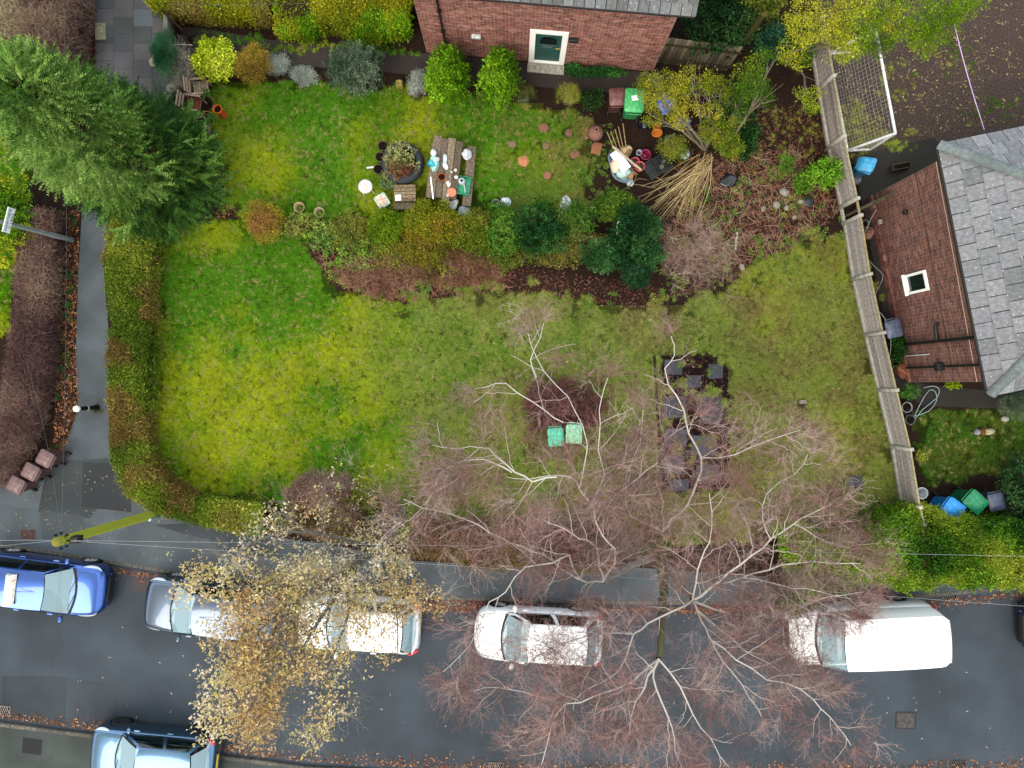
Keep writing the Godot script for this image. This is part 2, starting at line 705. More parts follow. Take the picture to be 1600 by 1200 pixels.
func grow_grass(plan: PackedVector2Array, per_m2: float, tall: float, xs: Array, cs: Array, ragged := 14.0) -> void:
	var lo := Vector2(1e9, 1e9)
	var hi := -lo
	for p in plan:
		lo = lo.min(p)
		hi = hi.max(p)
	var n := int((hi.x - lo.x) * (hi.y - lo.y) / (PPM * PPM) * per_m2)
	for i in n:
		var u := rf(lo.x, hi.x)
		var v := rf(lo.y, hi.y)
		var w := Vector2(nz.get_noise_2d(u * 2.0, v * 2.0), nz.get_noise_2d(v * 2.0, u * 2.0 + 90.0)) * ragged * 2.0 + Vector2(rf(-4, 4), rf(-4, 4))
		if not Geometry2D.is_point_in_polygon(Vector2(u, v) + w, plan) or bare(u, v):
			continue
		var s := tall * rf(0.7, 1.25) * (1.0 + 0.5 * nz.get_noise_2d(u * 0.9, v * 0.9 + 700.0))
		xs.append(Transform3D(Basis(Vector3.UP, rf(0, TAU)).scaled(Vector3(1.0, s, 1.0) * rf(0.65, 1.1)), at(u, v) + Vector3(0, 0.003, 0)))
		var c := lawn_tint(u + rf(-14, 14), v + rf(-14, 14)) * rf(0.66, 1.34)
		if R.randf() < 0.08:
			c = c8(168, 156, 96)
		c.a = 1.0
		cs.append(c)


func strew(plan: PackedVector2Array, n: int, kind: String, pal: Array, size: float, xs: Array, cs: Array, y := 0.008, gaps := 0.0) -> void:
	var lo := Vector2(1e9, 1e9)
	var hi := -lo
	for p in plan:
		lo = lo.min(p)
		hi = hi.max(p)
	var made := 0
	var tries := 0
	while made < n and tries < n * 12:
		tries += 1
		var q := Vector2(rf(lo.x, hi.x), rf(lo.y, hi.y))
		if not Geometry2D.is_point_in_polygon(q, plan):
			continue
		if gaps > 0.0 and nz.get_noise_2d(q.x * 1.4, q.y * 1.4 + 50.0) < gaps - 0.4 + rf(-0.15, 0.15):
			continue
		made += 1
		xs.append(laid(at(q.x, q.y) + Vector3(0, y + rf(0, 0.012), 0), size * rf(0.6, 1.3)))
		var c: Color = pick(pal) * rf(0.7, 1.25)
		c.a = 1.0
		cs.append(c)


func along(line: Array, closed := false) -> PackedVector3Array:
	var p := PackedVector3Array()
	for q in line:
		p.append(at(q[0], q[1]))
	return p


func resample(pts: PackedVector3Array, step: float) -> PackedVector3Array:
	var out := PackedVector3Array([pts[0]])
	var left := step
	for i in pts.size() - 1:
		var a := pts[i]
		var b := pts[i + 1]
		var l := a.distance_to(b)
		var d := 0.0
		while l - d >= left:
			d += left
			out.append(a.lerp(b, d / l))
			left = step
		left -= l - d
	return out


const UPPER := [[-400, 800], [0, 856], [80, 866], [160, 879], [250, 894], [330, 906], [480, 925], [650, 936], [800, 940], [1000, 945], [1280, 945], [1450, 934], [1560, 923], [1700, 908], [2100, 870]]
const LOWER := [[-400, 1075], [0, 1130], [145, 1148], [345, 1181], [480, 1198], [620, 1206], [800, 1212], [1200, 1216], [1600, 1210], [2100, 1190]]


func band(a: Array, b: Array) -> PackedVector2Array:
	var p := PackedVector2Array()
	for q in a:
		p.append(Vector2(q[0], q[1]))
	for i in range(b.size() - 1, -1, -1):
		p.append(Vector2(b[i][0], b[i][1]))
	return p


func kerb(line: Array, side: float, pal: Array) -> void:
	var holder := Node3D.new()
	holder.name = numbered("kerb")
	add_child(holder)
	holder.set_meta("kind", "structure")
	var pts := resample(along(line), 0.915)
	for i in pts.size() - 1:
		var a := pts[i]
		var b := pts[i + 1]
		var m := (a + b) * 0.5
		if absf(m.x) > 20.0:
			continue
		var d := (b - a).normalized()
		var g := Geo.new()
		slab(g, a.distance_to(b) - 0.012, 0.125, -0.06, 0.062, 0.012, 0.012, pick(pal) * rf(0.85, 1.1))
		var z := d.cross(Vector3.UP)
		piece(holder, "kerbstone", g.mesh(M.stone), Transform3D(Basis(d, Vector3.UP, -z), m + z * side * 0.064 + Vector3(0, -0.055 + rf(-0.004, 0.004), 0)))


func build_setting() -> void:
	var g := Geo.new()
	g.quad(Vector3(-300, -0.16, -300), Vector3(300, -0.16, -300), Vector3(300, -0.16, 300), Vector3(-300, -0.16, 300), c8(84, 80, 52))
	structure("ground", g, M.earth)
	# road, 10 cm below the pavements
	sheet("road", band(UPPER, LOWER), -0.1, c8(88, 97, 107), M.tarmac)
	var far_up := [[-400, -500], [2100, -500]]
	var soil := c8(98, 76, 64)
	sheet("garden_soil", band(far_up, UPPER), -0.006, soil, M.earth)
	sheet("pavement_south", band(LOWER, [[-400, 1700], [2100, 1700]]), -0.002, c8(84, 90, 88), M.paving)
	kerb(UPPER, -1.0, [c8(126, 122, 112), c8(112, 110, 104), c8(134, 128, 116)])
	kerb(LOWER, 1.0, [c8(126, 122, 112), c8(112, 110, 104), c8(134, 128, 116)])
	var pave_top := [[-400, 640], [0, 735], [20, 755], [60, 745], [100, 700], [122, 640], [118, 560], [122, 430], [128, 330], [140, 260], [150, 130], [148, 0], [148, -200], [275, -200], [268, 40], [262, 130], [245, 175], [200, 340], [160, 400], [170, 520], [170, 640], [172, 720], [205, 770], [300, 812], [400, 835], [520, 852], [640, 876], [800, 884], [950, 884], [1250, 904], [1400, 898], [1600, 872], [2100, 820]]
	var line := []
	for q in UPPER:
		line.append(q)
	sheet("pavement", band(pave_top, line), 0.0, c8(104, 112, 118), M.paving)
	# repairs in the pavement and the road
	for r in [["pavement_patch", [105, 720, 170, 716, 172, 770, 140, 810, 60, 800, 70, 745], c8(88, 95, 99), 0.004], ["pavement_patch", [130, 722, 175, 724, 205, 772, 205, 800, 128, 792], c8(74, 79, 82), 0.008], ["pavement_patch", [300, 818, 420, 842, 560, 866, 560, 890, 420, 872, 240, 820], c8(90, 99, 105), 0.004], ["pavement_patch", [0, 790, 60, 796, 60, 842, 0, 838], c8(116, 126, 132), 0.004], ["pavement_patch", [62, 796, 130, 806, 128, 850, 66, 842], c8(98, 105, 108), 0.005],
			["road_patch", [0, 1058, 100, 1060, 100, 1138, 0, 1126], c8(78, 85, 93), -0.096], ["road_patch", [100, 1062, 104, 1140, 180, 1152, 180, 1074], c8(84, 92, 101), -0.096], ["road_patch", [206, 902, 232, 898, 232, 926, 204, 928], c8(104, 96, 98), -0.095], ["pavement_south_patch", [36, 1152, 66, 1156, 64, 1180, 34, 1176], c8(60, 62, 62), 0.003]]:
		var plan := poly(r[1])
		sheet(r[0], plan, r[3], r[2], M.tarmac)
	# paving slabs of the side lane
	var lane := Node3D.new()
	lane.name = numbered("lane_paving")
	add_child(lane)
	lane.set_meta("kind", "structure")
	var us := [150, 178, 209, 238, 264]
	var row := -40
	while row < 170:
		for i in 4:
			if R.randf() < 0.06:
				continue
			var s := Geo.new()
			var a := at(us[i], row + (i % 2) * 13)
			var b := at(us[i + 1], row + 27 + (i % 2) * 13)
			var m := (a + b) * 0.5
			slab(s, b.x - a.x - 0.014, b.z - a.z - 0.014, -0.03, 0.012 + rf(0, 0.005), 0.01, 0.006, pick([c8(94, 94, 98), c8(86, 88, 92), c8(100, 97, 98), c8(80, 83, 84)]))
			piece(lane, "paving_slab", s.mesh(M.paving), Transform3D(Basis(Vector3.UP, rf(-0.006, 0.006)), m))
		row += 27
	# the dark tarmac path of the upper house
	sheet("path", poly([262, 44, 300, 42, 420, 62, 560, 78, 668, 84, 1020, 114, 1120, 128, 1140, 150, 1040, 152, 960, 145, 880, 140, 780, 128, 690, 124, 600, 112, 480, 104, 380, 92, 270, 82]), 0.004, c8(84, 74, 72), M.tarmac)
	sheet("yard_path", poly([1330, 246, 1460, 214, 1480, 250, 1425, 330, 1440, 600, 1560, 612, 1600, 612, 1600, 640, 1440, 634, 1400, 600, 1350, 330]), 0.004, c8(68, 64, 60), M.tarmac)
	sheet("yard_earth", poly([1268, 60, 1290, -80, 1800, -80, 1800, 230, 1470, 222, 1330, 246, 1296, 180]), 0.0, c8(156, 134, 124), M.earth)
	# lawns
	var main := poly([238, 372, 330, 345, 450, 350, 480, 400, 520, 445, 600, 480, 760, 452, 860, 462, 1000, 482, 1100, 470, 1190, 425, 1250, 380, 1326, 366, 1424, 800, 1250, 830, 1000, 850, 700, 835, 560, 815, 420, 790, 300, 765, 250, 750, 228, 700])
	var back := poly([335, 128, 500, 128, 640, 150, 850, 166, 935, 190, 945, 255, 905, 315, 800, 345, 600, 338, 480, 345, 360, 325, 332, 220])
	var right := poly([1425, 640, 1600, 640, 1700, 640, 1700, 730, 1500, 745, 1445, 760])
	var verge := poly([-60, 20, 40, 40, 45, 95, 20, 170, 45, 260, 40, 380, 22, 420, 12, 520, -60, 560])
	turf_sheet("lawn_front", main, 0.0)
	turf_sheet("lawn_back", back, 0.0)
	turf_sheet("lawn_right", right, 0.0)
	sheet("paving_bed", poly([1032, 556, 1136, 550, 1142, 660, 1138, 766, 1030, 770, 1028, 650]), 0.004, c8(70, 52, 50), M.earth)
	turf_sheet("lawn_left", verge, 0.0)
	worn_spots = [[1254, 632, 9, 10], [1335, 752, 14, 12], [880, 640, 50, 24], [700, 320, 70, 30], [940, 250, 30, 60], [818, 252, 10, 9], [849, 200, 10, 9], [889, 208, 8, 7], [898, 241, 9, 9], [853, 228, 7, 6], [855, 274, 8, 7], [800, 226, 8, 7]]
	var xs := []
	var cs := []
	grow_grass(main, 260.0, 1.0, xs, cs, 26.0)
	grow_grass(back, 260.0, 1.1, xs, cs)
	grow_grass(right, 170.0, 0.8, xs, cs)
	grow_grass(verge, 150.0, 0.8, xs, cs, 4.0)
	grow_grass(poly([1300, 190, 1330, 150, 1360, 190, 1400, 215, 1460, 214, 1400, 228, 1330, 244]), 120.0, 0.8, xs, cs, 16.0)
	grow_grass(poly([1360, 100, 1420, 90, 1440, 130, 1400, 160]), 26.0, 0.8, xs, cs, 20.0)
	grow_grass(poly([1460, 60, 1530, 60, 1520, 150, 1470, 120]), 22.0, 0.8, xs, cs, 20.0)
	grow_grass(poly([1540, 150, 1600, 150, 1600, 185, 1500, 200]), 40.0, 0.8, xs, cs, 20.0)
	grow_grass(poly([300, 66, 440, 78, 660, 88, 660, 78, 420, 60, 300, 50]), 70.0, 0.8, xs, cs, 8.0)
	grow_grass(poly([360, 330, 560, 330, 600, 360, 480, 380, 420, 372]), 90.0, 1.1, xs, cs, 10.0)
	grow_grass(poly([760, 300, 930, 280, 960, 310, 900, 345, 760, 345]), 90.0, 1.1, xs, cs, 10.0)
	grow_grass(poly([1100, 190, 1260, 160, 1300, 300, 1180, 300]), 16.0, 1.0, xs, cs, 20.0)
	stuff("grass", "short mossy grass of the garden lawns", clump("tuft"), M.grass, xs, cs)
	# longer, paler tussocks in the neglected part
	xs = []
	cs = []
	grow_grass(poly([620, 470, 1010, 490, 1180, 430, 1320, 380, 1390, 640, 1200, 760, 1150, 540, 700, 520, 640, 600]), 9.0, 1.0, xs, cs)
	for i in xs.size():
		xs[i] = Transform3D(xs[i].basis.scaled(Vector3.ONE * rf(0.5, 0.9)), xs[i].origin)
		cs[i] = cs[i].lerp(c8(150, 148, 92), rf(0.1, 0.7))
	stuff("long_grass", "longer pale tussocks in the rough half of the lawn", clump("blades"), M.grass, xs, cs)
	# small broad weeds
	xs = []
	cs = []
	strew(main, 420, "weed", [c8(92, 128, 40), c8(70, 112, 34), c8(120, 140, 50)], 0.55, xs, cs)
	strew(back, 220, "weed", [c8(74, 120, 36), c8(60, 106, 30)], 0.6, xs, cs)
	strew(poly([480, 350, 560, 350, 700, 400, 760, 450, 600, 470, 520, 440]), 500, "weed", [c8(120, 148, 44), c8(96, 132, 50), c8(84, 120, 60)], 0.8, xs, cs, 0.03, 0.3)
	strew(poly([1080, 300, 1230, 250, 1310, 300, 1330, 400, 1180, 440, 1060, 470, 900, 480, 1000, 440]), 420, "weed", [c8(90, 116, 46), c8(76, 104, 40), c8(120, 130, 54)], 0.8, xs, cs, 0.03, 0.34)
	strew(poly([760, 300, 960, 190, 1000, 260, 920, 320]), 160, "weed", [c8(82, 112, 40), c8(100, 124, 50)], 0.7, xs, cs)
	strew(poly([90, 330, 118, 330, 112, 700, 80, 700]), 90, "weed", [c8(40, 74, 34), c8(64, 92, 40)], 0.8, xs, cs, 0.02, 0.35)
	stuff("weeds", "low broad-leaved weeds in the lawns and beds", clump("weed"), M.leaf, xs, cs)
	# fallen leaves
	xs = []
	cs = []
	var rust := [c8(150, 92, 58), c8(120, 70, 48), c8(176, 122, 82), c8(96, 58, 44), c8(196, 150, 104)]
	var dull := [c8(104, 74, 58), c8(84, 60, 48), c8(126, 92, 70), c8(70, 52, 44)]
	strew(poly([88, 330, 124, 330, 120, 560, 124, 640, 100, 710, 84, 700, 90, 520]), 1900, "litter", rust + dull, 0.8, xs, cs)
	strew(poly([112, 0, 152, 0, 152, 130, 120, 130]), 420, "litter", [c8(92, 44, 44), c8(70, 36, 38), c8(110, 60, 50)], 0.8, xs, cs)
	strew(poly([480, 400, 620, 400, 780, 410, 1050, 450, 1200, 400, 1190, 425, 1000, 482, 860, 462, 760, 452, 600, 482, 520, 445]), 3400, "litter", [c8(120, 74, 58), c8(150, 104, 84), c8(92, 56, 48), c8(80, 50, 44)], 0.6, xs, cs)
	strew(poly([1060, 200, 1270, 160, 1320, 330, 1240, 390, 1060, 440, 1050, 330]), 4300, "litter", [c8(126, 82, 62), c8(150, 106, 78), c8(96, 62, 48), c8(112, 76, 58), c8(84, 70, 50)], 0.75, xs, cs)
	strew(poly([1290, 60, 1600, 0, 1600, 190, 1400, 220, 1300, 200]), 900, "litter", [c8(190, 164, 100), c8(160, 130, 84), c8(204, 186, 130), c8(120, 96, 66)], 0.62, xs, cs, 0.006, 0.15)
	strew(poly([480, 430, 780, 440, 1200, 430, 1330, 370, 1340, 420, 1180, 470, 900, 500, 600, 500]), 700, "litter", [c8(120, 84, 66), c8(150, 110, 84), c8(96, 66, 54)], 0.55, xs, cs, 0.04)
	strew(poly([600, 470, 1400, 460, 1400, 800, 640, 800]), 700, "litter", [c8(196, 170, 130), c8(150, 120, 84), c8(214, 196, 160)], 0.5, xs, cs, 0.05)
	strew(poly([240, 380, 600, 380, 600, 780, 240, 740]), 160, "litter", [c8(200, 180, 120), c8(170, 150, 84)], 0.45, xs, cs, 0.05)
	strew(poly([340, 140, 960, 180, 900, 300, 340, 300]), 240, "litter", [c8(190, 170, 110), c8(150, 110, 70)], 0.5, xs, cs, 0.05)
	strew(poly([1030, 550, 1140, 550, 1146, 760, 1028, 760]), 900, "litter", [c8(112, 70, 58), c8(92, 56, 48), c8(130, 92, 74)], 0.6, xs, cs)
	strew(poly([1440, 640, 1600, 640, 1600, 800, 1450, 780]), 120, "litter", dull, 0.6, xs, cs, 0.03)
	strew(poly([330, 270, 372, 270, 372, 330, 340, 350]), 260, "litter", rust, 0.6, xs, cs)
	strew(poly([60, 690, 420, 850, 420, 900, 0, 850, 0, 770]), 150, "litter", [c8(190, 160, 120), c8(160, 110, 80)], 0.6, xs, cs, 0.01)
	stuff("fallen_leaves", "brown fallen leaves over beds, lane and lawns", clump("litter"), M.dry_leaf, xs, cs)
	# leaves drifted into the two gutters
	xs = []
	cs = []
	for e in [[UPPER, 1.0, 4200], [LOWER, -1.0, 3600]]:
		var pts := resample(along(e[0]), 0.05)
		for i in int(e[2]):
			var k := R.randi() % (pts.size() - 1)
			var p := pts[k]
			if absf(p.x) > 18.5:
				continue
			var d := (pts[k + 1] - p).normalized().cross(Vector3.UP)
			var wide := 0.34 + 0.2 * nz.get_noise_1d(p.x * 40.0)
			if p.x > 2.0 and e[1] > 0.0:
				wide *= 0.8
			xs.append(laid(p - d * e[1] * (0.13 + absf(R.randfn(0.0, 0.5)) * wide) * -1.0 + Vector3(0, -0.09 + rf(0, 0.03), 0), rf(0.55, 1.05)))
			var c: Color = pick(rust + dull) * rf(0.75, 1.2)
			c.a = 1.0
			cs.append(c)
	strew(poly([100, 900, 1600, 960, 1600, 1180, 100, 1120]), 130, "litter", [c8(200, 170, 140), c8(170, 130, 100), c8(220, 210, 200)], 0.6, xs, cs, -0.095)
	strew(poly([1080, 880, 1260, 890, 1260, 960, 1080, 960]), 1300, "litter", [c8(150, 78, 60), c8(172, 96, 70), c8(120, 64, 54)], 0.8, xs, cs, -0.09)
	strew(poly([640, 900, 760, 920, 760, 960, 640, 950]), 800, "litter", [c8(140, 76, 52), c8(112, 60, 44)], 0.8, xs, cs, -0.09)
	stuff("gutter_leaves", "rusty leaves drifted along the gutters of the road", clump("litter"), M.dry_leaf, xs, cs)
	# sticks and bramble stems on the rough ground
	xs = []
	cs = []
	strew(poly([1060, 260, 1250, 230, 1310, 330, 1220, 400, 1060, 430, 1040, 370]), 1500, "stick", [c8(134, 92, 74), c8(110, 76, 64), c8(158, 120, 100), c8(150, 130, 112)], 0.9, xs, cs, 0.02)
	strew(poly([480, 380, 640, 400, 800, 410, 800, 450, 600, 476, 520, 440]), 800, "stick", [c8(140, 96, 80), c8(168, 130, 108), c8(110, 72, 62)], 0.75, xs, cs, 0.02)
	strew(poly([820, 580, 960, 580, 960, 720, 820, 720]), 900, "stick", [c8(120, 80, 76), c8(140, 98, 92), c8(100, 64, 60)], 0.8, xs, cs, 0.03)
	stuff("fallen_sticks", "tangle of dead sticks and bramble stems on bare earth", clump("stick"), M.twig, xs, cs)


# ---------------------------------------------------------------- plants

func bush(called: String, label: String, category: String, u: float, v: float, ru: float, rz_: float, h: float, kind: String, pal: Array, count: int, size := 1.0, group := "", lift := 0.0) -> Node3D:
	var hc := h * 0.6 + lift
	var c := at(u, v, hc)
	var k := (EYE - hc) / (EYE * PPM)
	var rx := ru * k
	var rz := rz_ * k
	var o := thing(called, label, category, Vector3(c.x, lift, c.z), 0.0, group)
	var xs := []
	var cs := []
	var off := rv(40.0)
	for i in count:
		var d := rv()
		while d.length() > 1.0 or d.length() < 0.1:
			d = rv()
		d = d.normalized()
		if d.y < -0.25:
			d.y = -d.y
		var f := 1.0 + 0.55 * nz.get_noise_3dv((d * 1.6 + off) * 26.0) + 0.3 * nz.get_noise_3dv((d * 4.0 + off) * 26.0)
		var r := pow(R.randf(), 0.33) * f
		var p := Vector3(d.x * rx * r, h * 0.5 + d.y * h * 0.5 * minf(r, 1.15), d.z * rz * r)
		p.y = maxf(p.y, 0.05)
		xs.append(turned(p, size * rf(0.7, 1.3)))
		var t := 0.5 + nz.get_noise_3dv((p + off) * 55.0) * 1.1 + rf(-0.3, 0.3)
		var q := shade_of(pal, t) * rf(0.62, 1.38)
		q.a = 1.0
		cs.append(q)
	spread(o, "crown", clump(kind), M.leaf, xs, cs)
	var g := Geo.new()
	for i in 7:
		var a := rf(0, TAU)
		var tip := Vector3(cos(a) * rx * 0.6, h * rf(0.6, 0.9), sin(a) * rz * 0.6)
		var b := Vector3(cos(a), 0, sin(a)) * 0.05
		g.tube(PackedVector3Array([b, b.lerp(tip, 0.4) + Vector3(0, h * 0.1, 0), tip]), PackedFloat32Array([0.022, 0.015, 0.006]), 5, c8(98, 80, 62))
	part(o, "stems", g, M.bark)
	return o


func hedge(called: String, label: String, line: Array, wide: float, h: float, kind: String, pal: Array, per_m: float, size := 1.0, wild := 0.12, mat_key := "leaf", second := "", second_pal := []) -> Node3D:
	# line: [u, v, width factor] along the middle of its top
	var pts := PackedVector3Array()
	for q in line:
		var p := at(q[0], q[1], h * 0.8)
		pts.append(Vector3(p.x, q[2] if q.size() > 2 else 1.0, p.z))   # y carries the width factor for now
	var base := pts[0] * Vector3(1, 0, 1)
	var o := thing(called, label, "hedge", base)
	var fine := resample(pts, 0.1)
	var xs := []
	var cs := []
	var xs2 := []
	var cs2 := []
	var n := int(fine.size() * 0.1 * per_m)
	var off := rf(0, 500)
	for i in n:
		var k := 1 + R.randi() % maxi(1, fine.size() - 2)
		var p := fine[k]
		var factor := p.y
		p.y = 0.0
		var d := ((fine[mini(k + 1, fine.size() - 1)] - fine[k - 1]) * Vector3(1, 0, 1)).normalized()
		var side := d.cross(Vector3.UP)
		var w := wide * factor * 0.5 * (1.0 + wild * 2.6 * nz.get_noise_2d(p.x * 30.0 + off, p.z * 30.0) + wild * nz.get_noise_2d(p.x * 90.0, p.z * 90.0 + off))
		var top := h * (1.0 + wild * 2.0 * nz.get_noise_2d(p.x * 40.0 + off, p.z * 40.0 + 9.0))
		var q: Vector3
		if R.randf() < 0.68:
			var s := rf(-1, 1)
			q = p + side * s * w + Vector3(0, top * (1.0 - 0.16 * pow(absf(s), 4.0)) - pow(R.randf(), 2.0) * 0.2, 0)
		else:
			var s := 1.0 if R.randf() < 0.5 else -1.0
			q = p + side * s * w * rf(0.86, 1.04) + Vector3(0, rf(0.05, 0.95) * top, 0)
		q += d * rf(-0.06, 0.06)
		var t := 0.5 + nz.get_noise_3dv(q * 32.0 + Vector3.ONE * off) * 1.3 + rf(-0.25, 0.25)
		if second != "" and (nz.get_noise_2d(q.x * 55.0 + off, q.z * 55.0) > 0.08 + rf(-0.2, 0.2)):
			xs2.append(turned(q - base, size * rf(0.7, 1.3)))
			var e := shade_of(second_pal, t) * rf(0.75, 1.25)
			e.a = 1.0
			cs2.append(e)
		else:
			xs.append(turned(q - base, size * rf(0.7, 1.3)))
			var e := shade_of(pal, t) * rf(0.78, 1.25)
			e.a = 1.0
			cs.append(e)
	spread(o, "foliage", clump(kind), M[mat_key], xs, cs)
	if xs2.size():
		spread(o, "foliage", clump(second), M[mat_key], xs2, cs2)
	# the woody inside of the hedge
	var g := Geo.new()
	var rows := []
	var coarse := resample(pts, 0.4)
	for k in coarse.size():
		var d := ((coarse[mini(k + 1, coarse.size() - 1)] - coarse[maxi(k - 1, 0)]) * Vector3(1, 0, 1)).normalized()
		var side := d.cross(Vector3.UP)
		var w := wide * 0.36 * coarse[k].y
		var row := PackedVector3Array()
		for q in [[-0.8, 0.0], [-1.0, 0.5], [-0.7, 0.8], [0.0, 0.84], [0.7, 0.8], [1.0, 0.5], [0.8, 0.0]]:
			row.append(coarse[k] * Vector3(1, 0, 1) - base + side * q[0] * w * rf(0.85, 1.1) + Vector3(0, q[1] * h * rf(0.94, 1.04), 0))
		rows.append(row)
	g.grid(rows, c8(70, 58, 42))
	part(o, "branches", g, M.bark)
	return o


func limb(g: Geo, pts: PackedVector3Array, r0: float, r1: float, sides: int, col: Color, kink := 0.0) -> PackedVector3Array:
	# a smooth, slightly crooked limb through the given points
	var fine := PackedVector3Array()
	var n := pts.size()
	for i in n - 1:
		var a := pts[maxi(i - 1, 0)]
		var b := pts[i]
		var c := pts[i + 1]
		var d := pts[mini(i + 2, n - 1)]
		var steps := maxi(2, int(b.distance_to(c) / 0.3))
		for k in steps:
			fine.append(b.cubic_interpolate(c, a, d, float(k) / steps) + (rv(kink) if i + k > 0 else Vector3.ZERO))
	fine.append(pts[n - 1])
	var rad := PackedFloat32Array()
	for i in fine.size():
		rad.append(lerpf(r0, r1, pow(float(i) / (fine.size() - 1), 0.85)))
	g.tube(fine, rad, sides, col)
	return fine


func conifer() -> void:
	var top := 7.9
	var c := at(250, 272)
	var o := thing("cypress_tree", "tall feathery green cypress between lane and back lawn", "tree", c)
	var g := Geo.new()
	var lean := at(26, 132, top) - c
	lean.y = 0
	limb(g, PackedVector3Array([Vector3.ZERO, lean * 0.4 + Vector3(0, top * 0.5, 0), lean + Vector3(0, top, 0)]), 0.2, 0.02, 7, c8(92, 76, 62))
	part(o, "trunk", g, M.bark)
	var b := Geo.new()
	var xs := []
	var cs := []
	var pal := [c8(44, 80, 36), c8(80, 122, 50), c8(116, 158, 66), c8(160, 192, 100)]
	for i in 520:
		var t := pow(R.randf(), 1.25)
		var y := 0.5 + t * (top - 0.5)
		var a := rf(0, TAU)
		var d := Vector3(cos(a), 0, sin(a))
		var axis := lean * (y / top)
		var wob := 1.0 + 0.3 * nz.get_noise_3d(d.x * 30.0, y * 22.0, d.z * 30.0)
		var rad := 2.0 * pow(1.0 - y / (top + 0.25), 0.72) * wob * rf(0.86, 1.06) + 0.12
		var from := axis + Vector3(0, maxf(0.3, y - rad * 0.75), 0)
		var tip := axis + d * rad + Vector3(0, y + rf(-0.1, 0.3), 0)
		if i % 2 == 0:
			b.tube(PackedVector3Array([from, from.lerp(tip, 0.55) + Vector3(0, -0.08, 0), tip]), PackedFloat32Array([0.022, 0.014, 0.004]), 4, c8(112, 92, 78))
		var dir := (tip - from).normalized()
		var side := dir.cross(Vector3.UP).normalized()
		var hue := 0.45 + nz.get_noise_3dv(tip * 24.0) * 1.2
		for k in 7:
			var s := rf(0.4, 1.0)
			var p := from.lerp(tip, s) + Vector3(0, -0.06, 0) + side * rf(-0.22, 0.22) * (1.2 - s * 0.6)
			var q := (dir + side * rf(-0.5, 0.5) + Vector3(0, rf(-0.15, 0.45), 0)).normalized()
			xs.append(aimed(p, q, rf(0.9, 1.6)))
			var e := shade_of(pal, hue + rf(-0.45, 0.45)) * rf(0.65, 1.3)
			e.a = 1.0
			cs.append(e)
	part(o, "branches", b, M.bark).set_meta("kind", "stuff")
	spread(o, "crown", clump("spray"), M.leaf, xs, cs)


func sub_branches(g: Geo, fine: PackedVector3Array, r0: float, r1: float, col: Color, every: float, reach: float, sprays: Array, tones: Array, tone: Array, droop: float, depth := 0, thin := 0.0) -> void:
	# side shoots along a limb; the ends carry sprays
	var run := rf(0.0, every)
	for i in range(1, fine.size() - 1):
		run += fine[i].distance_to(fine[i - 1])
		if run < every:
			continue
		run = rf(-0.15, 0.15) * every
		var f := float(i) / fine.size()
		var d := (fine[i + 1] - fine[i - 1]).normalized()
		var side := d.cross(Vector3.UP).normalized() * (1.0 if R.randf() < 0.5 else -1.0)
		var dir := (d * rf(0.4, 1.1) + side * rf(0.5, 1.1) + Vector3(0, rf(-0.25, 0.4), 0)).normalized()
		var len := reach * rf(0.5, 1.15) * (1.15 - 0.5 * f)
		var p := fine[i]
		var pts := PackedVector3Array([p])
		var cur := dir
		for k in 4:
			cur = (cur + rv(0.22) + Vector3(0, -droop * k * 0.3, 0)).normalized()
			p += cur * len * 0.25
			pts.append(p)
		var rr := lerpf(r0, r1, f) * rf(0.4, 0.6)
		rr = clampf(rr, 0.005 + 0.003 * depth, 0.02)
		var sub := limb(g, pts, rr, 0.005, 4, col, 0.02)
		if depth > 0:
			sub_branches(g, sub, rr, 0.004, col.lerp(c8(140, 104, 96), 0.6), every * 0.62, reach * 0.55, sprays, tones, tone, droop, depth - 1, thin)
		for k in range(2, sub.size(), 2 if depth == 0 else 3):
			if R.randf() < thin:
				continue
			var dd := (sub[k] - sub[maxi(k - 1, 0)]).normalized()
			sprays.append(aimed(sub[k], dd + rv(0.55), rf(0.8, 1.35)))
			var e := shade_of(tone, R.randf()) * rf(0.7, 1.25)
			e.a = 1.0
			tones.append(e)


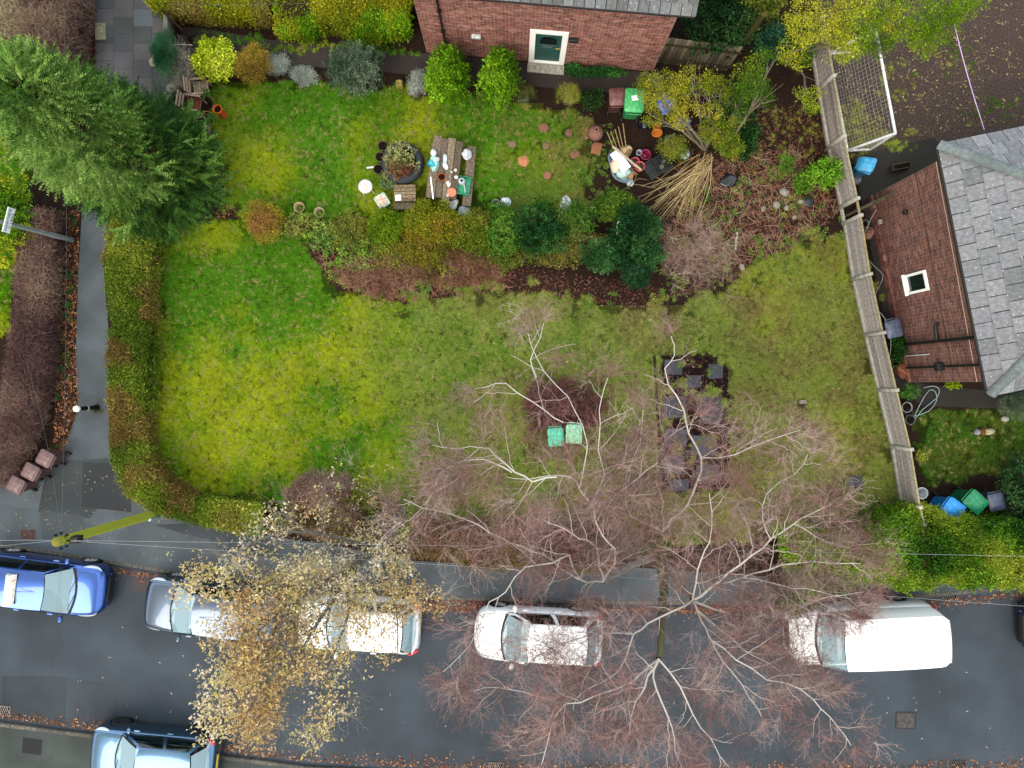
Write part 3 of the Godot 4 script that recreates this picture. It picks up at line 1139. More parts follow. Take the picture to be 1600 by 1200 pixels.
func birch() -> void:
	var foot := at(1018, 846)
	var o := thing("birch_tree", "large bare birch with white limbs and reddish twigs overhanging the road", "tree", foot)
	var pale := c8(204, 196, 188)
	var grey := c8(198, 190, 180)
	var moss := c8(150, 146, 104)
	var g := Geo.new()
	var q := func(a: Array) -> PackedVector3Array:
		var p := PackedVector3Array()
		for w in a:
			p.append(at(w[0], w[1], w[2]) - foot)
		return p
	var trunk := limb(g, q.call([[1018, 846, 0.0], [1026, 858, 1.2], [1034, 872, 2.4]]), 0.27, 0.19, 9, moss, 0.02)
	limb(g, q.call([[1034, 872, 2.4], [1036, 910, 3.8], [1034, 965, 5.4], [1029, 1030, 7.0]]), 0.17, 0.07, 8, moss, 0.035)
	limb(g, q.call([[1030, 866, 1.9], [1056, 905, 3.8], [1082, 938, 5.4]]), 0.15, 0.08, 8, grey, 0.03)
	limb(g, q.call([[1026, 858, 1.2], [1034, 846, 3.0], [1036, 830, 5.0]]), 0.14, 0.07, 8, moss, 0.035)
	limb(g, q.call([[1030, 866, 1.9], [985, 884, 3.2], [942, 909, 4.8]]), 0.13, 0.06, 8, grey, 0.03)
	part(o, "trunk", g, M.bark)
	var limbs := [
		[0.05, [1082, 938, 5.4], [1112, 918, 5.8], [1140, 893, 6.1], [1175, 868, 6.4], [1205, 843, 6.7], [1240, 818, 6.9], [1265, 803, 7.1], [1300, 788, 7.2]],
		[0.045, [1082, 938, 5.4], [1120, 915, 5.7], [1160, 902, 6.1], [1200, 890, 6.4], [1245, 881, 6.6], [1290, 879, 6.8], [1345, 881, 6.7]],
		[0.04, [1082, 938, 5.4], [1110, 950, 5.7], [1150, 962, 6.0], [1200, 961, 6.3], [1250, 952, 6.4], [1300, 930, 6.4], [1350, 925, 6.2]],
		[0.04, [1082, 938, 5.4], [1092, 955, 5.8], [1104, 985, 6.2], [1114, 1002, 6.5], [1130, 1035, 6.9], [1160, 1070, 7.1], [1190, 1120, 7.0]],
		[0.04, [1082, 938, 5.4], [1050, 955, 5.9], [1012, 975, 6.3], [990, 990, 6.6], [945, 992, 6.8], [900, 998, 7.0], [860, 1012, 7.0], [820, 1040, 6.8]],
		[0.035, [1082, 938, 5.4], [1086, 910, 5.9], [1095, 872, 6.3], [1108, 845, 6.5], [1112, 800, 6.7], [1108, 770, 6.8]],
		[0.045, [1036, 830, 5.0], [1052, 810, 5.4], [1072, 790, 5.8], [1090, 755, 6.2], [1098, 715, 6.5], [1078, 680, 6.7], [1070, 640, 6.9], [1045, 600, 7.0], [1040, 575, 7.0], [1053, 555, 7.0], [1048, 525, 7.0]],
		[0.03, [1036, 830, 5.0], [1034, 800, 5.6], [1033, 770, 6.0], [1024, 735, 6.3], [1040, 690, 6.6], [1090, 650, 6.8]],
		[0.032, [1036, 830, 5.0], [1008, 815, 5.5], [985, 800, 5.9], [965, 790, 6.2], [950, 790, 6.3], [980, 760, 6.6], [1010, 735, 6.8], [1028, 722, 6.9]],
		[0.03, [1036, 830, 5.0], [1020, 820, 5.6], [985, 805, 5.9], [978, 770, 6.3], [980, 740, 6.5], [1000, 690, 6.8], [1005, 640, 6.9]],
		[0.045, [942, 909, 4.8], [938, 885, 5.2], [930, 855, 5.6], [915, 845, 5.9], [893, 835, 6.2], [870, 820, 6.4], [850, 812, 6.5]],
		[0.035, [942, 909, 4.8], [962, 880, 5.3], [958, 855, 5.8], [940, 835, 6.0], [925, 790, 6.3], [905, 765, 6.5], [895, 745, 6.7], [860, 742, 6.9], [825, 750, 6.9], [790, 745, 6.9]],
		[0.035, [942, 909, 4.8], [905, 905, 5.4], [890, 868, 5.8], [862, 880, 6.0], [820, 888, 6.2], [805, 900, 6.3], [790, 925, 6.4], [765, 942, 6.4], [745, 990, 6.4], [692, 1050, 6.3]],
		[0.035, [905, 905, 5.4], [850, 868, 5.8], [815, 855, 6.1], [780, 840, 6.3], [745, 820, 6.5], [705, 802, 6.6], [660, 795, 6.5], [630, 780, 6.4]],
		[0.03, [870, 745, 6.9], [830, 750, 6.9], [805, 735, 7.0], [775, 712, 7.1], [750, 697, 7.1], [715, 702, 7.0], [675, 695, 7.0]],
		[0.024, [800, 738, 7.0], [770, 720, 7.1], [735, 716, 7.1], [697, 732, 7.0], [680, 760, 6.9]],
		[0.026, [925, 790, 6.3], [942, 740, 6.6], [936, 700, 6.8], [938, 660, 7.0], [940, 620, 7.0], [950, 590, 7.0]],
		[0.022, [905, 765, 6.5], [912, 720, 6.8], [918, 690, 6.9], [900, 640, 7.0], [870, 600, 7.0], [838, 560, 7.0], [825, 520, 6.9]],
		[0.02, [838, 590, 7.0], [830, 560, 7.0], [842, 525, 6.9], [850, 505, 6.9]],
		[0.02, [880, 660, 6.9], [830, 630, 7.0], [790, 600, 7.0], [762, 605, 7.0], [742, 608, 6.9]],
		[0.05, [1029, 1030, 7.0], [1014, 1058, 7.4], [1002, 1085, 7.6], [990, 1110, 7.7], [984, 1135, 7.6]],
		[0.035, [1029, 1030, 7.0], [1018, 1060, 7.4], [1036, 1100, 7.7], [1050, 1140, 7.8], [1056, 1175, 7.8], [1068, 1215, 7.7]],
		[0.03, [1029, 1030, 7.0], [985, 1062, 7.3], [940, 1085, 7.4], [905, 1095, 7.4], [870, 1110, 7.4], [858, 1150, 7.3], [846, 1195, 7.2]],
		[0.03, [1029, 1030, 7.0], [1062, 1070, 7.4], [1085, 1115, 7.6], [1110, 1155, 7.7], [1140, 1200, 7.7]],
		[0.026, [1114, 1002, 6.5], [1150, 1030, 6.9], [1200, 1062, 7.0], [1250, 1075, 7.0], [1285, 1110, 6.9], [1310, 1135, 6.8], [1330, 1165, 6.7]],
		[0.026, [1092, 955, 5.8], [1130, 985, 6.3], [1160, 1015, 6.6], [1200, 1035, 6.7], [1240, 1060, 6.6]],
		[0.026, [990, 990, 6.6], [975, 1030, 6.9], [955, 1060, 7.0], [920, 1075, 7.0], [880, 1100, 7.0], [800, 1075, 6.7], [740, 1080, 6.5]],
		[0.022, [945, 992, 6.8], [925, 1040, 7.0], [905, 1085, 7.1], [895, 1110, 7.1]],
		[0.022, [1205, 843, 6.7], [1190, 810, 6.8], [1195, 770, 6.9], [1240, 740, 6.9], [1262, 710, 6.8]],
		[0.022, [1098, 715, 6.5], [1150, 710, 6.8], [1200, 690, 6.9], [1250, 672, 6.9]],
		[0.03, [1160, 902, 6.1], [1215, 915, 6.4], [1260, 920, 6.4], [1300, 928, 6.2], [1335, 936, 6.0]],
		[0.024, [1240, 818, 6.9], [1275, 835, 6.8], [1300, 848, 6.7], [1330, 855, 6.5]],
	]
	var sprays := []
	var tones := []
	var tone := [c8(106, 78, 74), c8(132, 97, 92), c8(154, 122, 115), c8(168, 150, 144)]
	var b := Geo.new()
	for l in limbs:
		var pts := PackedVector3Array()
		for k in range(1, l.size()):
			pts.append(at(l[k][0], l[k][1], l[k][2]) - foot)
		var one := Geo.new()
		var r0: float = l[0] * 0.85
		var fine := limb(one, pts, r0, 0.008, 6, pale if R.randf() < 0.7 else grey, 0.04)
		part(o, "limb", one, M.birch_bark)
		var high: bool = l[l.size() - 1][1] < 640
		sub_branches(b, fine, r0, 0.012, c8(200, 186, 178), 0.55 if high else 0.3, 1.15, sprays, tones, tone, 0.05, 1, 0.72 if high else 0.52)
		var tip := fine[fine.size() - 1]
		for k in 5:
			sprays.append(aimed(tip, (tip - fine[fine.size() - 3]).normalized() + rv(0.6), rf(0.8, 1.3)))
			tones.append(shade_of(tone, R.randf()))
	part(o, "branches", b, M.birch_bark).set_meta("kind", "stuff")
	spread(o, "twigs", clump("twigs"), M.twig, sprays, tones)


func golden_tree() -> void:
	var foot := at(628, 800)
	var o := thing("hornbeam_tree", "tree with yellow-brown autumn leaves leaning over the parked cars", "tree", foot)
	var grey := c8(150, 146, 138)
	var g := Geo.new()
	var q := func(a: Array) -> PackedVector3Array:
		var p := PackedVector3Array()
		for w in a:
			p.append(at(w[0], w[1], w[2]) - foot)
		return p
	limb(g, q.call([[628, 800, 0.0], [616, 826, 1.5], [596, 852, 2.9], [560, 878, 4.0]]), 0.2, 0.12, 9, grey, 0.01)
	part(o, "trunk", g, M.bark)
	var limbs := [
		[0.1, [560, 878, 4.0], [530, 898, 4.8], [495, 920, 5.6], [450, 950, 6.3], [405, 985, 6.8], [360, 1010, 7.0]],
		[0.07, [560, 878, 4.0], [540, 910, 4.8], [505, 960, 5.7], [470, 1020, 6.4], [440, 1080, 6.8], [425, 1135, 6.9]],
		[0.06, [596, 852, 2.9], [560, 848, 4.0], [520, 838, 4.9], [480, 832, 5.5], [430, 835, 6.0], [370, 860, 6.3]],
		[0.05, [596, 852, 2.9], [600, 885, 4.2], [612, 930, 5.2], [622, 975, 5.8], [620, 1030, 6.1]],
		[0.045, [600, 885, 4.2], [632, 905, 5.0], [655, 925, 5.5], [670, 965, 5.8]],
		[0.05, [540, 910, 4.8], [545, 955, 5.6], [530, 1000, 6.1], [510, 1060, 6.5], [520, 1120, 6.6]],
		[0.04, [495, 920, 5.6], [440, 915, 6.2], [385, 915, 6.6], [335, 930, 6.8]],
		[0.04, [470, 1020, 6.4], [420, 1050, 6.8], [390, 1110, 7.0], [372, 1140, 6.9]],
		[0.03, [616, 826, 1.5], [610, 812, 2.6], [598, 775, 3.6], [585, 755, 4.2], [575, 735, 4.5]],
		[0.025, [598, 775, 3.6], [560, 765, 4.2], [540, 745, 4.5]],
		[0.035, [450, 950, 6.3], [430, 1000, 6.8], [400, 1060, 7.0], [350, 1040, 7.0]],
		[0.035, [480, 832, 5.5], [455, 810, 5.9], [430, 800, 6.1], [405, 830, 6.3]],
	]
	var sprays := []
	var tones := []
	var tone := [c8(112, 104, 96), c8(150, 142, 132)]
	var b := Geo.new()
	var ends := PackedVector3Array()
	for l in limbs:
		var pts := PackedVector3Array()
		for k in range(1, l.size()):
			pts.append(at(l[k][0], l[k][1], l[k][2]) - foot)
		var one := Geo.new()
		var r0: float = l[0]
		var fine := limb(one, pts, r0, 0.012, 6, grey, 0.015)
		part(o, "limb", one, M.bark)
		sub_branches(b, fine, r0, 0.01, grey, 0.34, 0.9, sprays, tones, tone, 0.1, 1 if l[1][2] > 3.8 else 0)
	part(o, "branches", b, M.bark).set_meta("kind", "stuff")
	var xs := []
	var cs := []
	var pal := [c8(200, 164, 118), c8(226, 196, 146), c8(220, 196, 118), c8(242, 222, 184), c8(204, 196, 104), c8(248, 234, 208)]
	for s in sprays:
		var w: Vector3 = s.origin + foot
		var few := w.x > -7.0 and w.z < 4.4
		var east := w.x > -5.2
		for k in 6:
			if R.randf() < (0.8 if few else 0.32 if east else 0.1):
				continue
			xs.append(turned(s.origin + rv(0.4) + Vector3(-0.15, 0, 0), rf(0.75, 1.25)))
			var e := shade_of(pal, 0.5 + nz.get_noise_3dv(s.origin * 30.0) + rf(-0.5, 0.5)) * rf(0.8, 1.2)
			e.a = 1.0
			cs.append(e)
	spread(o, "crown", clump("autumn"), M.thin_leaf, xs, cs)
	var tw := []
	var tc := []
	for i in range(0, sprays.size(), 7):
		tw.append(sprays[i])
		tc.append(tones[i])
	spread(o, "twigs", clump("twigs"), M.twig, tw, tc)


func open_tree(called: String, label: String, line: Array, heads: Array, kind: String, pal: Array, group := "") -> void:
	# a many-stemmed garden tree: stems run from the foot to leafy heads [u, v, h, radius, clumps]
	var foot := at(line[0], line[1])
	var o := thing(called, label, "tree", foot, 0.0, group)
	var g := Geo.new()
	var xs := []
	var cs := []
	for k in heads:
		var tip := at(k[0], k[1], k[2]) - foot
		var mid := tip * Vector3(0.45, 0.55, 0.45) + rv(0.12)
		var fine := limb(g, PackedVector3Array([rv(0.06) * Vector3(1, 0, 1), mid, tip]), 0.06, 0.012, 6, c8(186, 176, 146), 0.02)
		for j in int(k[4]):
			var d := rv()
			while d.length() > 1.0:
				d = rv()
			var f := 0.75 + 0.7 * nz.get_noise_3dv((d + tip) * 40.0)
			var p: Vector3 = tip + d * Vector3(k[3], k[3] * 0.6, k[3]) * (0.5 + f * 0.6)
			if nz.get_noise_3dv(p * 75.0) < -0.22:
				continue
			xs.append(turned(p, rf(0.7, 1.25)))
			var e := shade_of(pal, 0.5 + nz.get_noise_3dv(p * 40.0) * 1.4 + rf(-0.3, 0.3)) * rf(0.78, 1.25)
			e.a = 1.0
			cs.append(e)
		for j in 9:
			var a: Vector3 = fine[fine.size() / 2 + R.randi() % maxi(1, fine.size() / 2)]
			var e2: Vector3 = tip + rv(k[3]) * Vector3(1, 0.5, 1)
			g.tube(PackedVector3Array([a, a.lerp(e2, 0.5) + rv(0.06), e2]), PackedFloat32Array([0.014, 0.009, 0.004]), 4, c8(192, 182, 152))
	part(o, "trunk", g, M.bark)
	spread(o, "crown", clump(kind), M.leaf, xs, cs)


func build_plants() -> void:
	conifer()
	birch()
	golden_tree()
	var lime := [c8(148, 168, 24), c8(184, 200, 44), c8(206, 214, 70)]
	var yellowgreen := [c8(84, 102, 22), c8(120, 132, 24), c8(160, 158, 34)]
	var bright := [c8(62, 100, 14), c8(96, 144, 18), c8(132, 176, 34)]
	var dark := [c8(24, 58, 28), c8(48, 94, 46), c8(88, 134, 74)]
	var mid := [c8(52, 86, 26), c8(82, 118, 34), c8(112, 140, 46)]
	var silver := [c8(128, 138, 130), c8(160, 168, 158), c8(186, 190, 178)]
	var greygreen := [c8(58, 80, 58), c8(88, 110, 82), c8(120, 134, 108)]
	var brownish := [c8(104, 78, 42), c8(150, 124, 50), c8(186, 160, 60)]
	var privet := [c8(78, 100, 26), c8(114, 134, 38), c8(150, 160, 54)]
	var rusty := [c8(114, 94, 48), c8(142, 120, 60), c8(138, 136, 58)]
	hedge("privet_hedge", "clipped privet hedge curving round the front lawn beside the lane", [[212, 330, 1.0], [203, 380, 1.05], [198, 440, 1.0], [204, 500, 0.92], [202, 570, 0.85], [200, 640, 0.85], [198, 690, 0.8], [212, 738, 0.75], [242, 772, 0.7], [300, 796, 0.62], [360, 806, 0.6], [415, 814, 0.6]], 1.3, 1.2, "privet", privet, 560.0, 1.1, 0.12, "leaf", "privet", rusty)
	hedge("beech_hedge", "bare brown-purple hedge along the lane, above the three brown bins", [[62, 330], [56, 400], [52, 480], [44, 560], [33, 640], [12, 700], [-14, 752]], 0.95, 0.85, "stems", [c8(96, 72, 70), c8(122, 94, 86), c8(150, 124, 106)], 560.0, 1.1, 0.08, "twig")
	hedge("beech_hedge", "bare twiggy hedge in the top corner above the cypress", [[84, -60], [78, 0], [74, 50], [68, 110]], 1.4, 1.4, "stems", [c8(92, 70, 68), c8(116, 92, 82), c8(140, 118, 98)], 640.0, 1.1, 0.1, "twig")
	hedge("beech_hedge", "pale straw-coloured hedge at the top left corner", [[60, -40], [40, 10], [10, 30], [-40, 30]], 1.2, 1.2, "stems", [c8(150, 134, 108), c8(170, 154, 126), c8(130, 112, 90)], 520.0, 1.1, 0.1, "twig")
	hedge("garden_hedge", "yellow-green hedge above the dark tarmac path, left of the brick house", [[428, 8], [480, 10], [540, 14], [600, 16], [645, 18]], 1.25, 1.1, "privet", yellowgreen, 620.0, 1.15, 0.24, "leaf", "privet", bright)
	hedge("garden_hedge", "brown-tinged hedge at the top edge beside the green fence post", [[232, -14], [290, -4], [350, 0], [424, 8]], 0.8, 1.0, "privet", rusty, 620.0, 1.1, 0.12, "leaf", "privet", yellowgreen)
	hedge("garden_hedge", "further part of the yellow-green hedge at the top edge", [[430, -56], [520, -46], [640, -40]], 1.4, 1.2, "privet", yellowgreen, 520.0, 1.2, 0.14, "leaf", "privet", rusty)
	hedge("front_hedge", "straggly hedge between front lawn and pavement under the bare birch", [[640, 838], [700, 846], [780, 854], [880, 858], [960, 862]], 1.2, 0.85, "privet", [c8(74, 80, 30), c8(104, 110, 36), c8(120, 96, 54)], 500.0, 1.0, 0.18, "leaf", "stems", [c8(120, 88, 74), c8(146, 110, 92)])
	hedge("front_hedge", "ragged brown-green hedge under the yellow-leaved tree", [[440, 800], [500, 810], [560, 812], [620, 824]], 1.3, 0.8, "privet", [c8(70, 88, 28), c8(102, 116, 34), c8(112, 92, 52)], 460.0, 1.0, 0.2, "leaf", "stems", [c8(124, 98, 84), c8(150, 124, 104)])
	hedge("laurel_hedge", "thick bright green hedge in front of the fence end beside the van", [[1215, 888], [1310, 870], [1380, 862], [1450, 856], [1540, 862], [1640, 868]], 2.2, 1.6, "laurel", [c8(46, 86, 20), c8(86, 130, 28), c8(136, 166, 44)], 820.0, 0.95, 0.2, "leaf", "privet", [c8(70, 104, 24), c8(112, 142, 36), c8(160, 170, 54)])
	# shrubs along the path
	bush("dwarf_cypress", "small blue-green conifer at the lane corner by the path", "shrub", 256, 86, 20, 34, 1.5, "fine", [c8(30, 74, 44), c8(48, 100, 60), c8(76, 130, 84)], 520)
	bush("hydrangea_bush", "round lime-yellow shrub beside the tarmac path", "shrub", 341, 93, 29, 32, 1.15, "broad", lime, 620, 0.9)
	bush("barberry_bush", "brown and gold twiggy shrub beside the lime shrub", "shrub", 397, 98, 31, 33, 1.0, "privet", brownish, 520, 0.85)
	bush("lavender_bush", "silver-grey plant between gold shrub and the path edge", "plant", 433, 102, 20, 15, 0.55, "fine", silver, 260)
	bush("lavender_bush", "silver-grey plant sprawling at the top edge of the back lawn", "plant", 474, 118, 24, 13, 0.45, "fine", silver, 260)
	bush("rose_bush", "large grey-green shrub overhanging the tarmac path", "shrub", 556, 112, 44, 38, 1.7, "laurel", greygreen, 560, 0.75)
	bush("lavender_bush", "small silver plant beside the laurel near the stone stump", "plant", 653, 128, 12, 18, 0.6, "fine", silver, 200)
	bush("laurel_bush", "glossy bright green laurel left of the front door, beside the silver plant", "shrub", 700, 122, 35, 42, 2.0, "laurel", bright, 760)
	bush("laurel_bush", "glossy bright green laurel nearest the white door", "shrub", 781, 119, 34, 42, 2.0, "laurel", bright, 760)
	bush("ivy_patch", "low ivy at the foot of the brick wall", "ivy", 935, 113, 45, 6, 0.4, "broad", [c8(34, 78, 34), c8(58, 110, 46)], 220, 0.7)
	bush("ivy_patch", "small ivy clump under the door side of the brick wall", "ivy", 896, 107, 14, 6, 0.4, "broad", [c8(34, 78, 34), c8(58, 110, 46)], 90, 0.7)
	bush("border_weeds", "dark green weeds left of the brown wheelie bin", "plant", 925, 157, 18, 14, 0.5, "broad", [c8(30, 56, 26), c8(50, 78, 36)], 180, 0.8)
	# the border between the two lawns
	bush("spiraea_bush", "orange-brown bush at the left end of the border, by the cypress", "shrub", 414, 344, 34, 31, 0.9, "privet", [c8(120, 132, 30), c8(164, 152, 44), c8(158, 116, 62)], 560, 0.9)
	bush("privet_bush", "bright green bush below the wooden crate table", "shrub", 604, 352, 36, 27, 0.9, "privet", [c8(88, 120, 20), c8(124, 150, 28), c8(150, 160, 40)], 520)
	bush("privet_bush", "yellow-green bush below the plank table", "shrub", 672, 352, 46, 34, 1.0, "privet", [c8(100, 116, 24), c8(140, 144, 32), c8(150, 124, 44)], 620)
	bush("privet_bush", "olive and brown bush in the middle of the border", "shrub", 664, 392, 44, 26, 0.8, "privet", [c8(104, 106, 32), c8(136, 130, 40), c8(128, 92, 48)], 380)
	bush("privet_bush", "leafy bush right of the yellow-green one in the border", "shrub", 734, 362, 40, 32, 1.0, "privet", [c8(82, 104, 26), c8(120, 134, 34), c8(130, 110, 50)], 480)
	bush("elder_shrub", "mid green shrub below the white bags", "shrub", 790, 358, 38, 40, 1.1, "laurel", [c8(52, 104, 30), c8(84, 136, 40), c8(112, 150, 56)], 420, 0.7)
	bush("holly_bush", "dark green dense bush in the border below the stepping stones", "shrub", 838, 360, 46, 38, 1.2, "laurel", [c8(26, 66, 30), c8(44, 92, 42), c8(78, 120, 58)], 620, 0.72)
	bush("holly_bush", "green trailing shrub left of the large dark bushes", "shrub", 890, 346, 40, 32, 0.9, "laurel", [c8(52, 96, 34), c8(84, 126, 44), c8(110, 134, 60)], 380, 0.7)
	bush("skimmia_bush", "dark bluish green bush at the right end of the border", "shrub", 992, 356, 42, 34, 1.3, "laurel", dark, 620, 0.75)
	bush("skimmia_bush", "dark green bush on the bed edge with white debris beside it", "shrub", 952, 398, 44, 28, 1.1, "laurel", dark, 560, 0.75)
	bush("skimmia_bush", "dark green bush right of the white debris", "shrub", 1012, 396, 28, 24, 1.1, "laurel", dark, 380, 0.75)
	bush("skimmia_bush", "lowest dark green bush, touching the lawn edge", "shrub", 994, 430, 24, 20, 0.9, "laurel", [c8(34, 68, 40), c8(52, 92, 54), c8(84, 122, 80)], 320, 0.75)
	bush("bramble_patch", "russet bramble tangle along the lower edge of the border", "shrub", 606, 428, 78, 30, 0.45, "stems", [c8(136, 96, 78), c8(168, 126, 104), c8(112, 76, 66)], 520, 1.1)
	bush("bramble_patch", "russet and green bramble tangle below the leafy bush of the border", "shrub", 726, 420, 62, 26, 0.5, "stems", [c8(128, 84, 70), c8(156, 112, 92), c8(104, 66, 58)], 400, 1.1)
	bush("bramble_leaves", "light green bramble leaves above the front lawn", "plant", 580, 396, 66, 34, 0.5, "broad", [c8(104, 140, 44), c8(140, 168, 66), c8(84, 112, 56)], 380, 0.75)
	bush("bramble_leaves", "yellow-green bramble leaves along the middle of the border", "plant", 690, 420, 74, 26, 0.5, "broad", [c8(112, 140, 40), c8(150, 160, 56), c8(96, 104, 50)], 360, 0.75)
	bush("bramble_leaves", "green trailing leaves at the left end of the border", "plant", 516, 372, 34, 28, 0.5, "broad", [c8(96, 136, 54), c8(128, 160, 76)], 130, 0.7)
	bush("bramble_leaves", "leafy weeds below the two clay pots", "plant", 478, 352, 44, 22, 0.5, "broad", [c8(98, 132, 48), c8(138, 160, 66), c8(120, 100, 60)], 190, 0.75)
	bush("bramble_leaves", "ochre and green growth between clay pots and bright bush", "plant", 548, 362, 44, 30, 0.6, "privet", [c8(110, 118, 46), c8(150, 146, 60), c8(140, 104, 70)], 260, 0.95)
	bush("bramble_leaves", "yellow-brown growth filling the lower middle of the border", "plant", 636, 400, 60, 26, 0.6, "privet", [c8(118, 116, 40), c8(156, 150, 52), c8(142, 100, 62)], 300, 0.95)
	bush("bramble_leaves", "green growth under the leafy shrub below the white bags", "plant", 780, 404, 46, 24, 0.6, "privet", [c8(84, 112, 36), c8(124, 142, 50), c8(140, 110, 66)], 240, 0.95)
	bush("bramble_leaves", "tawny growth joining the holly and the dark bushes", "plant", 912, 384, 40, 26, 0.6, "privet", [c8(112, 116, 54), c8(156, 136, 78), c8(84, 112, 44)], 200, 0.95)
	bush("dogwood_shrub", "olive twiggy shrub below the holly bush", "shrub", 862, 396, 58, 20, 0.6, "privet", [c8(98, 112, 44), c8(140, 134, 62), c8(156, 120, 74)], 240)
	bush("wild_shrub", "weedy green shrub behind the straw heap", "shrub", 958, 322, 32, 26, 0.7, "privet", mid, 300)
	bush("overgrown_shrub", "light green shoots growing through the junk pile", "shrub", 1054, 232, 22, 20, 0.8, "privet", [c8(88, 112, 30), c8(124, 142, 44), c8(146, 150, 60)], 260, 0.9)
	bush("fuchsia_bush", "light green leafy bush against the fence, above the fence gap", "shrub", 1288, 272, 28, 20, 1.0, "broad", [c8(84, 132, 30), c8(120, 168, 44), c8(150, 184, 70)], 220, 0.9)
	bush("fuchsia_bush", "low leafy bush on the rough earth beside the fence", "shrub", 1254, 288, 16, 16, 0.5, "broad", [c8(74, 116, 34), c8(108, 146, 44)], 120, 0.8)
	bush("grass_tussock", "vivid green tussock on the bramble ground", "plant", 1230, 256, 13, 14, 0.45, "blades", [c8(74, 116, 34), c8(100, 140, 50)], 26, 0.9)
	bush("cherry_laurel", "yellow-green laurel behind the street sign", "shrub", 6, 336, 42, 62, 1.7, "laurel", [c8(84, 134, 26), c8(128, 166, 32), c8(190, 180, 40)], 800)
	bush("camellia_bush", "dark green bush at the right edge beside the wheelie bins", "shrub", 1606, 770, 40, 62, 1.6, "broad", [c8(30, 60, 30), c8(50, 88, 46), c8(86, 118, 70)], 560, 0.9)
	bush("rosemary_bush", "grey-green shrub by the lower right roof corner", "shrub", 1598, 632, 34, 24, 0.8, "fine", greygreen, 300)
	bush("fern_plant", "green fern at the foot of the fence beside the hose", "plant", 1418, 612, 16, 10, 0.5, "blades", [c8(58, 110, 34), c8(84, 138, 50)], 30, 0.7)
	bush("euphorbia_plant", "small yellow-green plant at the brick wall foot", "plant", 1487, 601, 11, 5, 0.35, "broad", [c8(130, 156, 24), c8(160, 180, 40)], 70, 0.7)
	bush("primrose_plant", "tiny yellow-flowered plant beside the fence", "plant", 1440, 712, 9, 9, 0.3, "broad", [c8(96, 132, 40), c8(190, 184, 80)], 40, 0.6)
	bush("ivy_patch", "green weeds in the gap between fence and right house", "ivy", 1403, 540, 9, 34, 0.6, "broad", [c8(30, 70, 26), c8(56, 100, 36)], 180, 0.8)
	bush("dead_shrub", "bare brown twiggy shrub on the front lawn edge", "shrub", 500, 768, 52, 30, 0.9, "stems", [c8(112, 84, 78), c8(140, 108, 98), c8(160, 134, 120)], 420, 1.2)
	bush("bramble_patch", "reddish tangle round the two pale green bins", "shrub", 880, 640, 62, 40, 0.5, "stems", [c8(112, 72, 68), c8(134, 90, 84), c8(90, 60, 56)], 620, 1.1)
	bush("bramble_patch", "dark green bramble at the foot of the birch", "shrub", 1010, 850, 52, 22, 0.6, "privet", [c8(62, 84, 30), c8(92, 110, 40), c8(110, 96, 50)], 260)
	bush("bare_shrub", "grey leafless branches beside the small blue-green conifer", "shrub", 286, 108, 20, 26, 0.8, "twigs", [c8(142, 134, 122), c8(166, 158, 146), c8(120, 116, 96)], 90, 0.8)
	# trees along the right of the back garden
	open_tree("elder_tree", "yellow-green elder with bare radiating branches over the blue sheet", [1100, 232], [[1040, 146, 2.3, 0.75, 170], [1082, 134, 2.5, 0.75, 180], [1012, 132, 2.0, 0.45, 80], [1110, 156, 2.5, 0.55, 80], [1058, 182, 1.9, 0.4, 50], [1126, 140, 2.5, 0.45, 60], [1016, 180, 1.7, 0.35, 60]], "privet", [c8(96, 112, 24), c8(142, 150, 34), c8(168, 156, 48)])
	open_tree("wild_plum_tree", "green leafy tree right of the elder, above the bramble ground", [1128, 240], [[1168, 128, 2.6, 0.7, 180], [1200, 104, 2.8, 0.6, 150], [1150, 165, 2.2, 0.6, 130], [1120, 200, 1.6, 0.6, 150], [1190, 150, 2.0, 0.5, 90], [1140, 222, 1.2, 0.55, 150]], "privet", [c8(64, 98, 24), c8(96, 128, 30), c8(140, 138, 36)])
	open_tree("hawthorn_tree", "yellow-green tree overhanging the goal net", [1226, 96], [[1330, 52, 3.6, 0.9, 240], [1300, 62, 3.3, 0.7, 160], [1270, 30, 3.6, 0.8, 170], [1350, 20, 4.0, 0.9, 220], [1245, 80, 2.8, 0.6, 110], [1262, 158, 2.2, 0.45, 80], [1372, 68, 3.4, 0.5, 90]], "privet", [c8(88, 118, 22), c8(132, 156, 32), c8(176, 176, 46)])
	open_tree("field_maple_tree", "bright green and yellow tree at the top of the earth yard", [1400, -70], [[1420, 30, 3.8, 1.0, 280], [1470, 20, 3.8, 0.9, 240], [1500, 0, 4.0, 0.8, 200], [1448, 56, 3.4, 0.6, 130], [1395, 20, 3.8, 0.8, 190]], "privet", [c8(88, 120, 16), c8(124, 154, 24), c8(178, 170, 32)])
	bush("holly_tree", "dark ivy-covered bush behind the mossy board fence", "shrub", 1130, 26, 66, 58, 2.6, "broad", [c8(16, 40, 20), c8(30, 62, 30), c8(56, 84, 40)], 900)
	bush("holly_tree", "mixed dark and yellow shrub at the top edge right of the house", "shrub", 1186, 6, 36, 34, 2.6, "broad", [c8(36, 66, 26), c8(84, 100, 34), c8(124, 122, 40)], 380)
	bush("viburnum_bush", "bluish green shrub right of the mossy board fence", "shrub", 1205, 70, 26, 26, 1.8, "laurel", [c8(38, 78, 58), c8(62, 106, 82), c8(100, 140, 116)], 300)
	bush("wild_shrub", "green shrub mass under the yellow-green tree", "shrub", 1250, 64, 34, 40, 1.9, "privet", [c8(44, 82, 24), c8(72, 112, 30), c8(110, 140, 40)], 520)
	bush("wild_shrub", "deep green undergrowth between elder and bramble ground", "shrub", 1160, 205, 28, 34, 0.8, "broad", [c8(24, 54, 24), c8(44, 82, 36)], 260)
